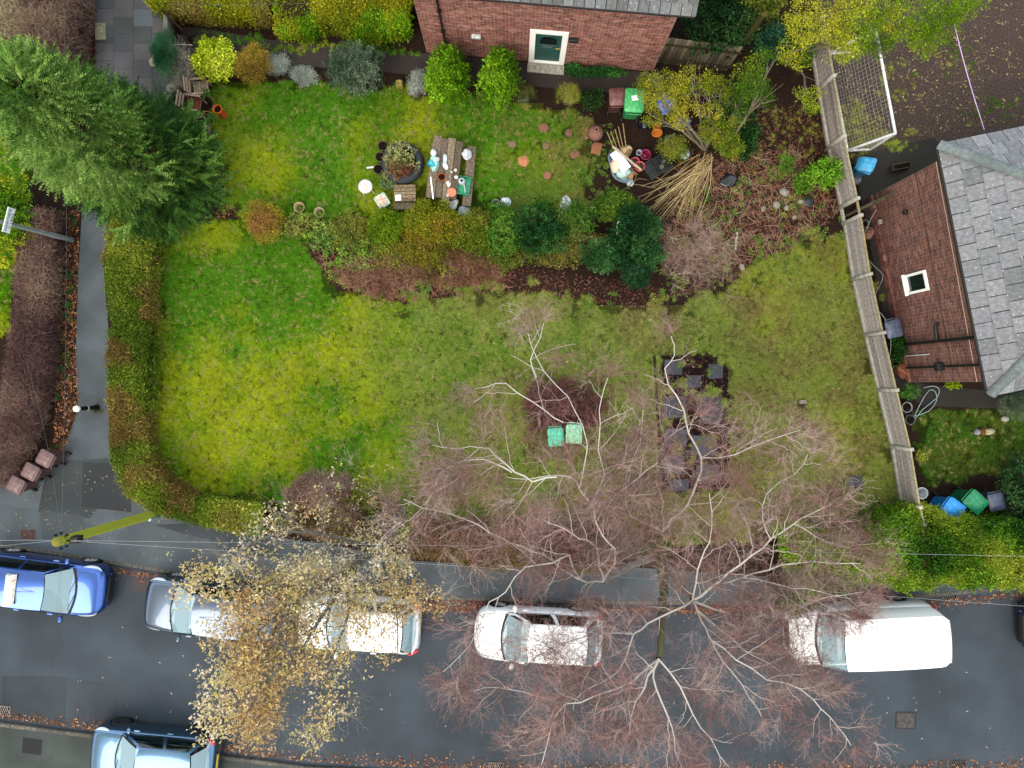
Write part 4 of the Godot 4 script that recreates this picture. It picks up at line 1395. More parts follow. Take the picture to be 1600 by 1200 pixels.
	# straw heap and prunings
	var h := thing("cut_canes", "heap of cut straw-coloured canes below the crates", "garden waste", at(1066, 300))
	var cg := Geo.new()
	for i in 62:
		var a := at(1098 + rf(-14, 12), 256 + rf(-10, 20)) - h.position + Vector3(0, rf(0.15, 0.6), 0)
		var b := at(1044 + rf(-50, 46), 322 + rf(-34, 34)) - h.position + Vector3(0, rf(0.03, 0.25), 0)
		var m := a.lerp(b, 0.5) + Vector3(rf(-0.12, 0.12), rf(0.05, 0.3), rf(-0.12, 0.12))
		limb(cg, PackedVector3Array([a, m, b]), rf(0.006, 0.011), 0.004, 4, shade_of([c8(140, 116, 76), c8(184, 160, 110), c8(210, 194, 150)], R.randf()), 0.01)
	part(h, "canes", cg, M.twig).set_meta("kind", "stuff")
	var xs := []
	var cs := []
	h = thing("brushwood_heap", "heap of grey-pink prunings right of the dark bushes", "garden waste", at(1085, 385))
	xs = []
	cs = []
	for i in 130:
		var p := at(1085 + R.randfn(0, 30), 392 + R.randfn(0, 22)) - h.position + Vector3(0, rf(0.02, 0.3), 0)
		xs.append(aimed(p, rv() * Vector3(1, 0.2, 1) + Vector3(0.01, 0, 0), rf(0.7, 1.3)))
		cs.append(shade_of([c8(150, 116, 102), c8(190, 164, 152), c8(130, 92, 78)], R.randf()))
	spread(h, "twigs", clump("twigs"), M.twig, xs, cs)


# ---------------------------------------------------------------- houses and fences

func brickwork(wall: Node3D, len: float, h: float, pal: Array, holes: Array, seed_: int, keep_rows: int) -> void:
	# stretcher bond on the wall's own x (along) and y (up); z is outward. holes: [x0, x1, y0, y1]
	R.seed = seed_
	var variants := []
	for i in 7:
		var g := Geo.new()
		var c: Color = pal[i % pal.size()] * rf(0.85, 1.12)
		c.a = 1.0
		g.box(Transform3D.IDENTITY, Vector3(0.209, 0.0605, 0.03), c)
		variants.append(g.mesh(M.brick))
	var rest := Geo.new()
	var rows := int(h / 0.075)
	var kept := 0
	for r in range(rows - 1, -1, -1):
		var y := 0.0375 + r * 0.075
		var x := -0.1125 if r % 2 else 0.0
		while x < len:
			var x0 := maxf(x, 0.0)
			var x1 := minf(x + 0.225, len)
			x += 0.225
			if x1 - x0 < 0.03:
				continue
			var hit := false
			for q in holes:
				if x1 > q[0] and x0 < q[1] and y > q[2] and y < q[3]:
					if x0 < q[0] - 0.04:
						x1 = q[0]
					elif x1 > q[1] + 0.04:
						x0 = q[1]
					else:
						hit = true
			if hit:
				continue
			var p := Vector3((x0 + x1) / 2, y, -0.0125 + rf(0.0, 0.0022))
			if kept < 300 and x1 - x0 > 0.2:
				kept += 1
				piece(wall, "brick", variants[R.randi() % 7], Transform3D(Basis.IDENTITY, p))
			else:
				var c: Color = pick(pal) * rf(0.78, 1.18)
				c.a = 1.0
				rest.box(Transform3D(Basis.IDENTITY, p), Vector3(x1 - x0 - 0.016, 0.0605, 0.03), c)
	var o := part(wall, "brickwork", rest, M.brick)
	o.set_meta("kind", "stuff")


func wall_part(house: Node3D, a: Vector3, b: Vector3, h: float, thick: float, mortar: Color, holes: Array) -> Node3D:
	# a wall from a to b (as one faces it, left to right), standing on the ground, mortar behind the bricks
	var d := (b - a)
	var len := d.length()
	d = d.normalized()
	var out := d.cross(Vector3.UP) * -1.0
	out = Vector3.UP.cross(d) * -1.0
	var w := Node3D.new()
	w.name = "wall"
	house.add_child(w, true)
	w.transform = Transform3D(Basis(d, Vector3.UP, d.cross(Vector3.UP)), a)
	var g := Geo.new()
	# mortar slab, cut round the openings
	var xs := [0.0, len]
	var ys := [0.0, h]
	for q in holes:
		xs.append_array([q[0], q[1]])
		ys.append_array([q[2], q[3]])
	xs.sort()
	ys.sort()
	for i in xs.size() - 1:
		for j in ys.size() - 1:
			var c := Vector2((xs[i] + xs[i + 1]) / 2, (ys[j] + ys[j + 1]) / 2)
			var hole := false
			for q in holes:
				if c.x > q[0] and c.x < q[1] and c.y > q[2] and c.y < q[3]:
					hole = true
			if not hole and xs[i + 1] - xs[i] > 0.001 and ys[j + 1] - ys[j] > 0.001:
				g.box(Transform3D(Basis.IDENTITY, Vector3(c.x, c.y, -thick / 2)), Vector3(xs[i + 1] - xs[i], ys[j + 1] - ys[j], thick), mortar)
	var m := part(w, "mortar", g, M.concrete)
	return w


func roof_tiles(parent: Node3D, xf: Transform3D, plan: PackedVector2Array, across: float, up: float, pal: Array, seed_: int, lichen: bool) -> void:
	# xf: x along the eave, y up the slope, z out of the roof. plan: the slope's outline in those x, y
	R.seed = seed_
	var lo := Vector2(1e9, 1e9)
	var hi := -lo
	for p in plan:
		lo = lo.min(p)
		hi = hi.max(p)
	var full := []
	for i in 8:
		var g := Geo.new()
		var c: Color = pal[i % pal.size()] * rf(0.9, 1.1)
		c.a = 1.0
		_tile(g, Vector2(0, 0), PackedVector2Array([Vector2(-across / 2 + 0.011, 0), Vector2(across / 2 - 0.011, 0), Vector2(across / 2 - 0.011, up + 0.05), Vector2(-across / 2 + 0.011, up + 0.05)]), c)
		full.append(g.mesh(M.tile))
	var row := 0
	var y := lo.y
	while y < hi.y:
		var x := lo.x + (across * 0.5 if row % 2 else 0.0) - across
		while x < hi.x + across:
			var q := PackedVector2Array([Vector2(x - across / 2 + 0.006, y), Vector2(x + across / 2 - 0.006, y), Vector2(x + across / 2 - 0.006, y + up + 0.05), Vector2(x - across / 2 + 0.006, y + up + 0.05)])
			var inside := 0
			for p in q:
				if Geometry2D.is_point_in_polygon(p, plan):
					inside += 1
			var tilt := Transform3D(Basis(Vector3.RIGHT, -0.045 + rf(-0.006, 0.006)).rotated(Vector3.BACK, rf(-0.008, 0.008)), Vector3(x, y, 0.036))
			if inside == 4:
				piece(parent, "roof_tile", full[R.randi() % 8], xf * tilt)
			else:
				for cut in Geometry2D.intersect_polygons(q, plan):
					var area := 0.0
					for i in cut.size():
						area += cut[i].cross(cut[(i + 1) % cut.size()])
					if absf(area) < 0.02:
						continue
					var g := Geo.new()
					var c: Color = pick(pal) * rf(0.9, 1.1)
					c.a = 1.0
					_tile(g, Vector2(x, y), cut, c)
					piece(parent, "roof_tile", g.mesh(M.tile), xf * tilt)
			x += across
		y += up
		row += 1
	if lichen:   # pale lichen spots on the tiles
		var g := Geo.new()
		for i in int((hi.x - lo.x) * (hi.y - lo.y) * 16.0):
			var p := Vector2(rf(lo.x, hi.x), rf(lo.y, hi.y))
			if not Geometry2D.is_point_in_polygon(p, plan):
				continue
			var r := rf(0.006, 0.018)
			var ring := PackedVector3Array()
			for k in 6:
				ring.append(xf * Vector3(p.x + cos(TAU * k / 6) * r * rf(0.7, 1.3), p.y + sin(TAU * k / 6) * r, 0.064 - fmod(p.y - lo.y, up) * 0.045))
			g.fan(ring, c8(206, 210, 206))
		part(parent, "lichen", g, M.matt).set_meta("kind", "stuff")
		g = Geo.new()
		for i in int((hi.x - lo.x) * (hi.y - lo.y) * 1.6):
			var p := Vector2(rf(lo.x, hi.x), rf(lo.y, hi.y))
			if Geometry2D.is_point_in_polygon(p, plan):
				var yy := lo.y + roundf((p.y - lo.y) / up) * up
				blob(g, xf * Transform3D(Basis.IDENTITY, Vector3(p.x, yy, 0.05)), Vector3(rf(0.05, 0.16), rf(0.02, 0.04), 0.03), 0.3, c8(96, 98, 34), 5)
		part(parent, "moss", g, M.matt).set_meta("kind", "stuff")


func _tile(g: Geo, o: Vector2, q: PackedVector2Array, c: Color) -> void:
	var top := PackedVector3Array()
	var low := PackedVector3Array()
	for p in q:
		top.append(Vector3(p.x - o.x, p.y - o.y, 0.026))
		low.append(Vector3(p.x - o.x, p.y - o.y, 0.0))
	g.fan(top, c)
	for i in q.size():
		var j := (i + 1) % q.size()
		g.quad(low[i], low[j], top[j], top[i], c)


func upper_house() -> void:
	var a := at(667, 82)
	var b := at(1020, 112)
	var h := 4.2
	var o := thing("brick_house", "red brick house at the top with a dark green door in a white frame", "house", a)
	var d := (b - a)
	var len := d.length()
	d = d.normalized()
	var back := Vector3.UP.cross(d) * 1.0
	if back.z > 0:
		back = -back
	var pal := [c8(184, 118, 106), c8(168, 102, 92), c8(196, 132, 118), c8(146, 90, 86), c8(202, 144, 128), c8(176, 108, 96)]
	var mortar := c8(206, 196, 182)
	var dx0 := (at(826, 95) - a).dot(d)
	var dx1 := (at(881, 100) - a).dot(d)
	var holes := [[dx0, dx1, 0.0, 2.2]]
	var w := wall_part(o, Vector3.ZERO, b - a, h, 0.25, mortar, holes)
	brickwork(w, len, h, pal, holes, 11, 9)
	# the other walls stand out of sight behind
	var g := Geo.new()
	var deep := 7.0
	var xf := Transform3D(Basis(d, Vector3.UP, -back), Vector3.ZERO)
	for s in [[Vector3(0.125, h / 2, -0.25 - (deep - 0.25) / 2), Vector3(0.25, h, deep - 0.25)], [Vector3(len - 0.125, h / 2, -0.25 - (deep - 0.25) / 2), Vector3(0.25, h, deep - 0.25)], [Vector3(len / 2, h / 2, -deep - 0.125), Vector3(len, h, 0.25)]]:
		g.box(xf * Transform3D(Basis.IDENTITY, s[0]), s[1], c8(140, 86, 76))
	part(o, "side_walls", g, M.brick)
	# door
	var door := Node3D.new()
	door.name = "door"
	o.add_child(door)
	door.transform = xf * Transform3D(Basis.IDENTITY, Vector3((dx0 + dx1) / 2, 0.0, 0.0))
	var wd := dx1 - dx0
	g = Geo.new()
	var white := c8(226, 226, 220)
	g.box(Transform3D(Basis.IDENTITY, Vector3(-wd / 2 + 0.09, 1.1, 0.0)), Vector3(0.18, 2.2, 0.14), white)
	g.box(Transform3D(Basis.IDENTITY, Vector3(wd / 2 - 0.09, 1.1, 0.0)), Vector3(0.18, 2.2, 0.14), white)
	g.box(Transform3D(Basis.IDENTITY, Vector3(0, 2.13, 0.0)), Vector3(wd - 0.36, 0.14, 0.14), white)
	g.box(Transform3D(Basis.IDENTITY, Vector3(0, 0.06, 0.0)), Vector3(wd - 0.36, 0.12, 0.14), white)
	part(door, "door_frame", g, M.plain)
	g = Geo.new()
	var green := c8(28, 70, 62)
	var lw := wd - 0.36
	slab(g, lw, 1.94, -0.02, 0.025, 0.01, 0.006, green, Transform3D(Basis(Vector3.RIGHT, Vector3.FORWARD, Vector3.UP) * Basis.IDENTITY, Vector3(0, 1.09, -0.03)))
	for i in 6:   # tongue and groove boards below
		slab(g, lw * 0.13, 0.75, 0.0, 0.014, 0.01, 0.005, green * 0.96, Transform3D(Basis(Vector3.RIGHT, Vector3.FORWARD, Vector3.UP), Vector3(-lw * 0.36 + i * lw * 0.144, 0.62, -0.006)))
	part(door, "door_leaf", g, M.plain)
	g = Geo.new()
	var ring := PackedVector3Array([Vector3(-lw * 0.34, 1.28, 0.012), Vector3(lw * 0.34, 1.28, 0.012)])
	for k in 9:
		ring.append(Vector3(cos(PI * k / 8) * lw * 0.34, 1.62 + sin(PI * k / 8) * 0.24, 0.012))
	g.fan(ring, c8(16, 22, 22))
	part(door, "door_window", g, M.dark_glass)
	g = Geo.new()
	for k in ring.size():
		g.bar(ring[k], ring[(k + 1) % ring.size()], 0.02, green)
	part(door, "window_moulding", g, M.plain)
	g = Geo.new()
	g.box(Transform3D(Basis.IDENTITY, Vector3(-0.02, 1.16, 0.02)), Vector3(0.34, 0.05, 0.03), c8(180, 186, 186))
	part(door, "letterbox", g, M.metal)
	g = Geo.new()
	g.bar(Vector3(lw * 0.3, 1.17, 0.06), Vector3(lw * 0.46, 1.17, 0.06), 0.015, c8(196, 170, 70))
	g.bar(Vector3(lw * 0.45, 1.17, 0.0), Vector3(lw * 0.45, 1.17, 0.06), 0.015, c8(196, 170, 70))
	part(door, "door_handle", g, M.metal)
	g = Geo.new()
	slab(g, wd + 0.06, 0.3, 0.0, 0.1, 0.02, 0.015, c8(206, 202, 186), Transform3D(Basis.IDENTITY, Vector3(0, 0, 0.24)))
	part(door, "doorstep", g, M.stone)
	# fittings on the wall
	g = Geo.new()
	var px := (at(700, 85) - a).dot(d)
	g.tube(PackedVector3Array([Vector3(px, 0.03, 0.08), Vector3(px, h - 0.25, 0.08), Vector3(px - 0.02, h - 0.05, 0.2)]), PackedFloat32Array([0.036, 0.036, 0.036]), 8, c8(16, 16, 18), true)
	for y in [0.5, 1.7, 2.9]:
		g.box(Transform3D(Basis.IDENTITY, Vector3(px, y, 0.055)), Vector3(0.14, 0.03, 0.1), c8(16, 16, 18))
	for i in g.v.size():
		g.v[i] = xf * g.v[i]
	for i in g.n.size():
		g.n[i] = xf.basis * g.n[i]
	part(o, "drainpipe", g, M.plain)
	g = Geo.new()
	slab(g, 0.3, 0.12, 0.0, 0.13, 0.03, 0.015, c8(206, 218, 216), xf * Transform3D(Basis.IDENTITY, Vector3((at(748, 89) - a).dot(d), 1.5, 0.08)))
	part(o, "alarm_box", g, M.plastic)
	g = Geo.new()
	slab(g, 0.3, 0.12, 0.0, 0.16, 0.03, 0.02, c8(38, 40, 42), xf * Transform3D(Basis.IDENTITY, Vector3((at(889, 101) - a).dot(d), 1.78, 0.08)))
	part(o, "wall_light", g, M.plastic)
	g = Geo.new()
	g.tube(PackedVector3Array([xf * Vector3(-0.25, h - 0.02, 0.26), xf * Vector3(len + 0.36, h - 0.02, 0.26)]), PackedFloat32Array([0.065, 0.065]), 8, c8(26, 27, 28), true)
	part(o, "gutter", g, M.plain)
	# roof
	var roof := Node3D.new()
	roof.name = "roof"
	o.add_child(roof)
	var pitch := deg_to_rad(38)
	var eave := xf * Vector3(-0.3, h + 0.03, 0.28)
	var upv := (back * cos(pitch) + Vector3.UP * sin(pitch)).normalized()
	var rise := (deep / 2 + 0.28) / cos(pitch)
	var rx := Transform3D(Basis(d, upv, d.cross(upv)), eave)
	g = Geo.new()
	var wide := len + 0.68
	g.quad(rx * Vector3(0, 0, 0), rx * Vector3(wide, 0, 0), rx * Vector3(wide, rise, 0), rx * Vector3(0, rise, 0), c8(52, 54, 54))
	var far := xf * Vector3(-0.3, h + 0.03, -deep - 0.28)
	var ridge := rx * Vector3(0, rise, 0)
	g.quad(ridge, ridge + d * wide, far + d * wide, far, c8(52, 54, 54))
	part(roof, "roof_deck", g, M.tile)
	roof_tiles(roof, rx, PackedVector2Array([Vector2(0, 0), Vector2(wide, 0), Vector2(wide, 1.7), Vector2(0, 1.7)]), 0.3, 0.3, [c8(128, 132, 136), c8(116, 120, 122), c8(138, 140, 142), c8(106, 108, 106)], 21, true)


func right_house() -> void:
	var b := at(1417, 597)
	var a := at(1358, 308)
	var h := 4.5
	var o := thing("brick_house", "brown brick house at the right with a grey slab-tiled hipped roof", "house", b)
	var d := (a - b)   # facing the wall from the left, its left end is the far one
	var len := d.length()
	d = d.normalized()
	var inward := Vector3(d.z, 0, -d.x)
	if inward.x < 0:
		inward = -inward
	var pal := [c8(150, 100, 92), c8(164, 112, 100), c8(138, 94, 88), c8(174, 124, 112), c8(132, 94, 92), c8(154, 104, 96)]
	var mortar := c8(188, 172, 152)
	var wx := 3.2
	var holes := [[wx - 0.32, wx + 0.32, 1.15, 2.3]]
	# seen from the left the wall's x runs from the far end to the near end
	var w := wall_part(o, a - b, Vector3.ZERO, h, 0.25, mortar, [[len - wx - 0.32, len - wx + 0.32, 1.15, 2.3]])
	brickwork(w, len, h, pal, [[len - wx - 0.32, len - wx + 0.32, 1.15, 2.3]], 12, 10)
	var xf := Transform3D(w.basis, a - b)   # x from far end to near end, z out of the wall
	var g := Geo.new()
	# projecting plinth at the foot
	for r in 4:
		var x := 0.0 if r % 2 else -0.11
		while x < len:
			var x0 := maxf(x, 0.0)
			var x1 := minf(x + 0.225, len)
			x += 0.225
			if x1 - x0 > 0.03:
				var c: Color = pick(pal) * rf(0.8, 1.25)
				c.a = 1.0
				g.box(xf * Transform3D(Basis.IDENTITY, Vector3((x0 + x1) / 2, 0.0375 + r * 0.075, 0.05)), Vector3(x1 - x0 - 0.01, 0.066, 0.075), c)
	part(o, "plinth", g, M.brick).set_meta("kind", "stuff")
	g = Geo.new()
	var deep := 8.0
	for s in [[Vector3(0.125, h / 2, -0.25 - deep / 2), Vector3(0.25, h, deep)], [Vector3(len - 0.125, h / 2, -0.25 - deep / 2), Vector3(0.25, h, deep)], [Vector3(len / 2, h / 2, -deep - 0.375), Vector3(len, h, 0.25)]]:
		g.box(xf * Transform3D(Basis.IDENTITY, s[0]), s[1], c8(122, 68, 54))
	part(o, "side_walls", g, M.brick)
	# window
	var win := Node3D.new()
	win.name = "window"
	o.add_child(win)
	win.transform = xf * Transform3D(Basis.IDENTITY, Vector3(len - wx, 1.725, 0))
	g = Geo.new()
	var white := c8(236, 236, 232)
	for s in [[Vector3(-0.28, 0, 0), Vector3(0.08, 1.15, 0.12)], [Vector3(0.28, 0, 0), Vector3(0.08, 1.15, 0.12)], [Vector3(0, 0.53, 0), Vector3(0.48, 0.09, 0.12)], [Vector3(0, -0.53, 0), Vector3(0.48, 0.09, 0.12)]]:
		g.box(Transform3D(Basis.IDENTITY, s[0]), s[1], white)
	part(win, "window_frame", g, M.plain)
	g = Geo.new()
	slab(g, 0.7, 0.1, -0.64, -0.565, 0.02, 0.012, white, Transform3D(Basis.IDENTITY, Vector3(0, 0, 0.05)))
	part(win, "window_sill", g, M.plain)
	g = Geo.new()
	g.box(Transform3D(Basis.IDENTITY, Vector3(0, 0, -0.012)), Vector3(0.48, 0.97, 0.012), c8(26, 34, 32))
	part(win, "pane", g, M.dark_glass)
	# pipes
	var black := c8(14, 14, 16)
	g = Geo.new()
	var p1 := len - 1.3
	g.tube(PackedVector3Array([xf * Vector3(p1, 0.05, 0.12), xf * Vector3(p1, h - 0.3, 0.12), xf * Vector3(p1 + 0.02, h - 0.02, 0.25)]), PackedFloat32Array([0.055, 0.055, 0.055]), 8, black, true)
	g.tube(PackedVector3Array([xf * Vector3(p1, 2.3, 0.12), xf * Vector3(p1 - 0.15, 2.38, 0.13), xf * Vector3(p1 - 0.5, 2.42, 0.13), xf * Vector3(p1 - 0.52, 2.42, 0.0)]), PackedFloat32Array([0.055, 0.055, 0.055, 0.055]), 8, black, true)
	part(o, "soil_pipe", g, M.plain)
	g = Geo.new()
	var p2 := len - 0.5
	g.tube(PackedVector3Array([xf * Vector3(p2, 0.05, 0.08), xf * Vector3(p2, h - 0.3, 0.08), xf * Vector3(p2, h - 0.05, 0.22)]), PackedFloat32Array([0.036, 0.036, 0.036]), 8, black, true)
	slab(g, 0.26, 0.2, 2.05, 2.3, 0.03, 0.03, black, xf * Transform3D(Basis.IDENTITY, Vector3(p2, 0, 0.12)))
	part(o, "drainpipe", g, M.plain)
	g = Geo.new()
	g.tube(PackedVector3Array([xf * Vector3(len - 0.9, 0.3, 0.03), xf * Vector3(len - 0.9, 1.55, 0.03), xf * Vector3(len - 0.9, 1.6, 0.0)]), PackedFloat32Array([0.014, 0.014, 0.014]), 6, c8(200, 202, 200), true)
	part(o, "overflow_pipe", g, M.plain)
	g = Geo.new()   # cables clipped along the wall
	for y in [[3.85, c8(190, 164, 144), 0.012], [2.8, c8(52, 40, 38), 0.011]]:
		var pts := PackedVector3Array()
		var rad := PackedFloat32Array()
		for k in 16:
			pts.append(xf * Vector3(len * k / 15.0, y[0] - k * 0.012, 0.026))
			rad.append(y[2])
		g.tube(pts, rad, 5, y[1])
	part(o, "cable", g, M.plain)
	g = Geo.new()
	slab(g, 0.14, 0.1, 0.0, 0.16, 0.02, 0.015, c8(30, 30, 32), xf * Transform3D(Basis.IDENTITY, Vector3(1.0, 1.9, 0.07)))
	part(o, "outside_light", g, M.plastic)
	g = Geo.new()
	slab(g, 0.16, 0.1, 0.0, 0.2, 0.02, 0.015, c8(166, 160, 146), xf * Transform3D(Basis.IDENTITY, Vector3(0.95, 0.35, 0.07)))
	part(o, "tap_box", g, M.plastic)
	# roof: four slopes round a rectangle, eaves 30 cm out
	var roof := Node3D.new()
	roof.name = "roof"
	o.add_child(roof)
	var e := 0.32
	var pitch := deg_to_rad(33)
	var p0 := xf * Vector3(-e, h, e)          # far left corner of the eaves
	var p1c := xf * Vector3(len + e, h, e)     # near left corner
	var alongx := (p1c - p0).normalized()
	var el := p0.distance_to(p1c)
	var run := el / 2
	var rise := run * tan(pitch)
	var slope := run / cos(pitch)
	var inw := xf.basis * Vector3(0, 0, -1)
	var up := Vector3.UP
	var deep2 := deep + 0.25 + 2 * e
	var pal2 := [c8(150, 152, 158), c8(140, 143, 148), c8(160, 162, 166), c8(132, 136, 140), c8(146, 146, 150)]
	# left slope (triangle to the ridge end)
	var lx := Transform3D(Basis(alongx, (inw * cos(pitch) + up * sin(pitch)), Vector3.ZERO), p0)
	lx.basis.z = lx.basis.x.cross(lx.basis.y)
	roof_tiles(roof, lx, PackedVector2Array([Vector2(0, 0), Vector2(el, 0), Vector2(el / 2, slope)]), 0.44, 0.43, pal2, 31, true)
	# far slope
	var fx := Transform3D(Basis(-inw, (alongx * cos(pitch) + up * sin(pitch)), Vector3.ZERO), p0 + inw * deep2)
	fx.basis.z = fx.basis.x.cross(fx.basis.y)
	var shown := 4.2
	roof_tiles(roof, fx, PackedVector2Array([Vector2(deep2 - shown, 0), Vector2(deep2, 0), Vector2(deep2 - run, slope), Vector2(deep2 - shown, slope)]), 0.44, 0.43, pal2, 32, true)
	# near slope
	var nx := Transform3D(Basis(inw, (-alongx * cos(pitch) + up * sin(pitch)), Vector3.ZERO), p1c)
	nx.basis.z = nx.basis.x.cross(nx.basis.y)
	roof_tiles(roof, nx, PackedVector2Array([Vector2(0, 0), Vector2(shown, 0), Vector2(shown, slope), Vector2(run, slope)]), 0.44, 0.43, pal2, 33, true)
	g = Geo.new()
	var r0 := p0 + alongx * run + inw * run + up * rise
	var r1 := r0 + inw * (deep2 - 2 * run)
	var q0 := p0 + inw * deep2
	var q1 := p1c + inw * deep2
	var base := c8(44, 46, 46)
	g.tri(p1c, p0, r0, base)
	g.quad(p0, q0, r1, r0, base)
	g.quad(q1, p1c, r0, r1, base)
	g.tri(q0, q1, r1, base)
	part(roof, "roof_deck", g, M.tile)
	for hip in [[p0, r0], [p1c, r0], [r0, r1]]:
		var from: Vector3 = hip[0]
		var to: Vector3 = hip[1]
		var dir := (to - from).normalized()
		var n := int(from.distance_to(to) / 0.45)
		for k in n:
			var c := Geo.new()
			var rows := []
			for s in 2:
				var row := PackedVector3Array()
				for j in 7:
					var t := PI * (0.08 + 0.84 * j / 6.0)
					row.append(Vector3(s * 0.46, sin(t) * 0.115 + 0.012 * (1 - s), cos(t) * 0.15))
				rows.append(row)
			c.grid(rows, pick([c8(126, 140, 140), c8(136, 146, 146), c8(118, 130, 128)]))
			var side := dir.cross(up).normalized()
			piece(roof, "ridge_tile", c.mesh(M.tile), Transform3D(Basis(dir, side.cross(dir), side), from + dir * (0.02 + k * 0.45) + Vector3(0, 0.03, 0)))
	g = Geo.new()
	var gl := 0.055
	for s in [[p0, p1c], [p0, p0 + inw * deep2], [p1c, p1c + inw * deep2]]:
		g.bar(s[0] + Vector3(0, -0.04, 0), s[1] + Vector3(0, -0.04, 0), gl, c8(18, 18, 20), 8)
	part(o, "gutter", g, M.plain)


func boundary_fence() -> void:
	var posts := [[1262, 55], [1277, 143], [1292, 233], [1312, 325], [1317, 350], [1331, 437], [1350, 524], [1370, 609], [1391, 697], [1405, 783]]
	var base := at(1331, 437)
	var o := thing("panel_fence", "weathered board fence with concrete posts between garden and right house", "fence", base)
	var conc := c8(226, 222, 210)
	var hh := 1.24
	for i in posts.size():
		var p := at(posts[i][0], posts[i][1]) - base
		var k := mini(i, posts.size() - 2)
		var d := (at(posts[k + 1][0], posts[k + 1][1]) - at(posts[k][0], posts[k][1])).normalized()
		var g := Geo.new()
		slab(g, 0.11, 0.13, 0.0, hh + 0.07 + rf(-0.01, 0.02), 0.012, 0.012, conc * rf(0.9, 1.05), Transform3D(Basis(d, Vector3.UP, d.cross(Vector3.UP)), p))
		part(o, "post", g, M.concrete)
	var wood := [c8(222, 210, 203), c8(210, 198, 192), c8(230, 220, 213), c8(218, 210, 203), c8(200, 186, 179)]
	for i in posts.size() - 1:
		var a := at(posts[i][0], posts[i][1]) - base
		var b := at(posts[i + 1][0], posts[i + 1][1]) - base
		var d := (b - a).normalized()
		a += d * 0.06
		b -= d * 0.06
		var l := a.distance_to(b)
		var z := d.cross(Vector3.UP)
		var mid := (a + b) / 2
		var bs := Basis(d, Vector3.UP, z)
		if i == 3:   # the narrow gap: only rails
			var r := Geo.new()
			r.box(Transform3D(bs, mid + Vector3(0, hh - 0.06, 0)), Vector3(l, 0.08, 0.05), c8(196, 180, 138))
			r.box(Transform3D(bs, mid + Vector3(0, 0.1, 0)), Vector3(l, 0.16, 0.05), conc)
			part(o, "rail", r, M.wood)
			continue
		var g := Geo.new()
		slab(g, l, 0.05, 0.0, 0.22, 0.006, 0.006, conc * rf(0.92, 1.02), Transform3D(bs, mid))
		part(o, "gravel_board", g, M.concrete)
		var n := 9
		for k in n:
			var bd := Geo.new()
			var y := 0.24 + k * (hh - 0.3) / n
			slab(bd, l - 0.01, 0.014, 0.0, (hh - 0.3) / n + 0.02, 0.003, 0.003, pick(wood) * rf(0.85, 1.1), Transform3D(bs * Basis(Vector3.RIGHT, -0.1), mid + Vector3(0, y, 0) + z * 0.003))
			part(o, "board", bd, M.wood)
		var cap := Geo.new()
		slab(cap, l, 0.06, 0.0, 0.035, 0.006, 0.006, c8(196, 182, 140), Transform3D(bs, mid + Vector3(0, hh - 0.04, 0)))
		part(o, "capping_rail", cap, M.wood)
	# short end panel with upright boards
	var a := at(1405, 783) - base
	var b := at(1411, 806) - base
	var d := (b - a).normalized()
	var z := d.cross(Vector3.UP)
	var bs := Basis(d, Vector3.UP, z)
	for k in 4:
		var bd := Geo.new()
		slab(bd, 0.11, 0.02, 0.05, hh - 0.06, 0.004, 0.004, c8(128, 116, 100) * rf(0.8, 1.1), Transform3D(bs, a + d * (0.13 + k * 0.115)))
		part(o, "board", bd, M.wood)
	var rail := Geo.new()
	slab(rail, 0.62, 0.05, 0.0, 0.05, 0.006, 0.006, c8(206, 200, 184), Transform3D(bs, a + d * 0.3 + Vector3(0, hh - 0.04, 0)))
	part(o, "capping_rail", rail, M.wood)
	var ep := Geo.new()
	slab(ep, 0.1, 0.12, 0.0, hh + 0.02, 0.01, 0.012, c8(206, 202, 190), Transform3D(bs, b + d * 0.06))
	part(o, "post", ep, M.concrete)


func board_fence() -> void:
	# mossy upright boards beside the upper house
	var a := at(1024, 98)
	var b := at(1138, 112)
	var o := thing("board_fence", "mossy upright board fence beside the brick house", "fence", a)
	var d := (b - a).normalized()
	var l := a.distance_to(b)
	var z := d.cross(Vector3.UP)
	var bs := Basis(d, Vector3.UP, z)
	var n := int(l / 0.135)
	for k in n:
		var g := Geo.new()
		var h := 1.75 + rf(-0.03, 0.03)
		var c: Color = pick([c8(138, 128, 104), c8(122, 112, 94), c8(150, 140, 110), c8(112, 102, 90)])
		slab(g, 0.125, 0.018, 0.02, h, 0.004, 0.004, c * rf(0.85, 1.1), Transform3D(bs * Basis(Vector3.UP, rf(-0.02, 0.02)), d * (0.07 + k * 0.135) + z * (-0.006 if k % 2 else 0.006)))
		piece(o, "board", g.mesh(M.wood), Transform3D.IDENTITY)
	for y in [0.4, 1.4]:
		var g := Geo.new()
		g.box(Transform3D(bs, d * l / 2 + Vector3(0, y, 0) + z * 0.045), Vector3(l, 0.08, 0.04), c8(80, 72, 58))
		part(o, "rail", g, M.wood)
	# moss growing on the lower part of the boards
	var m := Geo.new()
	for i in 260:
		blob(m, Transform3D(bs, d * rf(0.05, l - 0.1) + Vector3(0, pow(R.randf(), 1.6) * 0.8, 0) - z * 0.016), Vector3(rf(0.02, 0.07), rf(0.03, 0.12), 0.012), 0.3, pick([c8(140, 146, 60), c8(116, 126, 52)]), 5)
	part(o, "moss", m, M.matt).set_meta("kind", "stuff")
	# leaning log behind
	var t := thing("leaning_pole", "mossy round pole leaning behind the board fence", "pole", at(1140, 100))
	var g2 := Geo.new()
	g2.tube(PackedVector3Array([Vector3.ZERO, at(1165, 60, 1.7) - t.position, at(1194, 22, 3.2) - t.position]), PackedFloat32Array([0.1, 0.09, 0.085]), 9, c8(104, 100, 58), true)
	part(t, "pole", g2, M.bark)


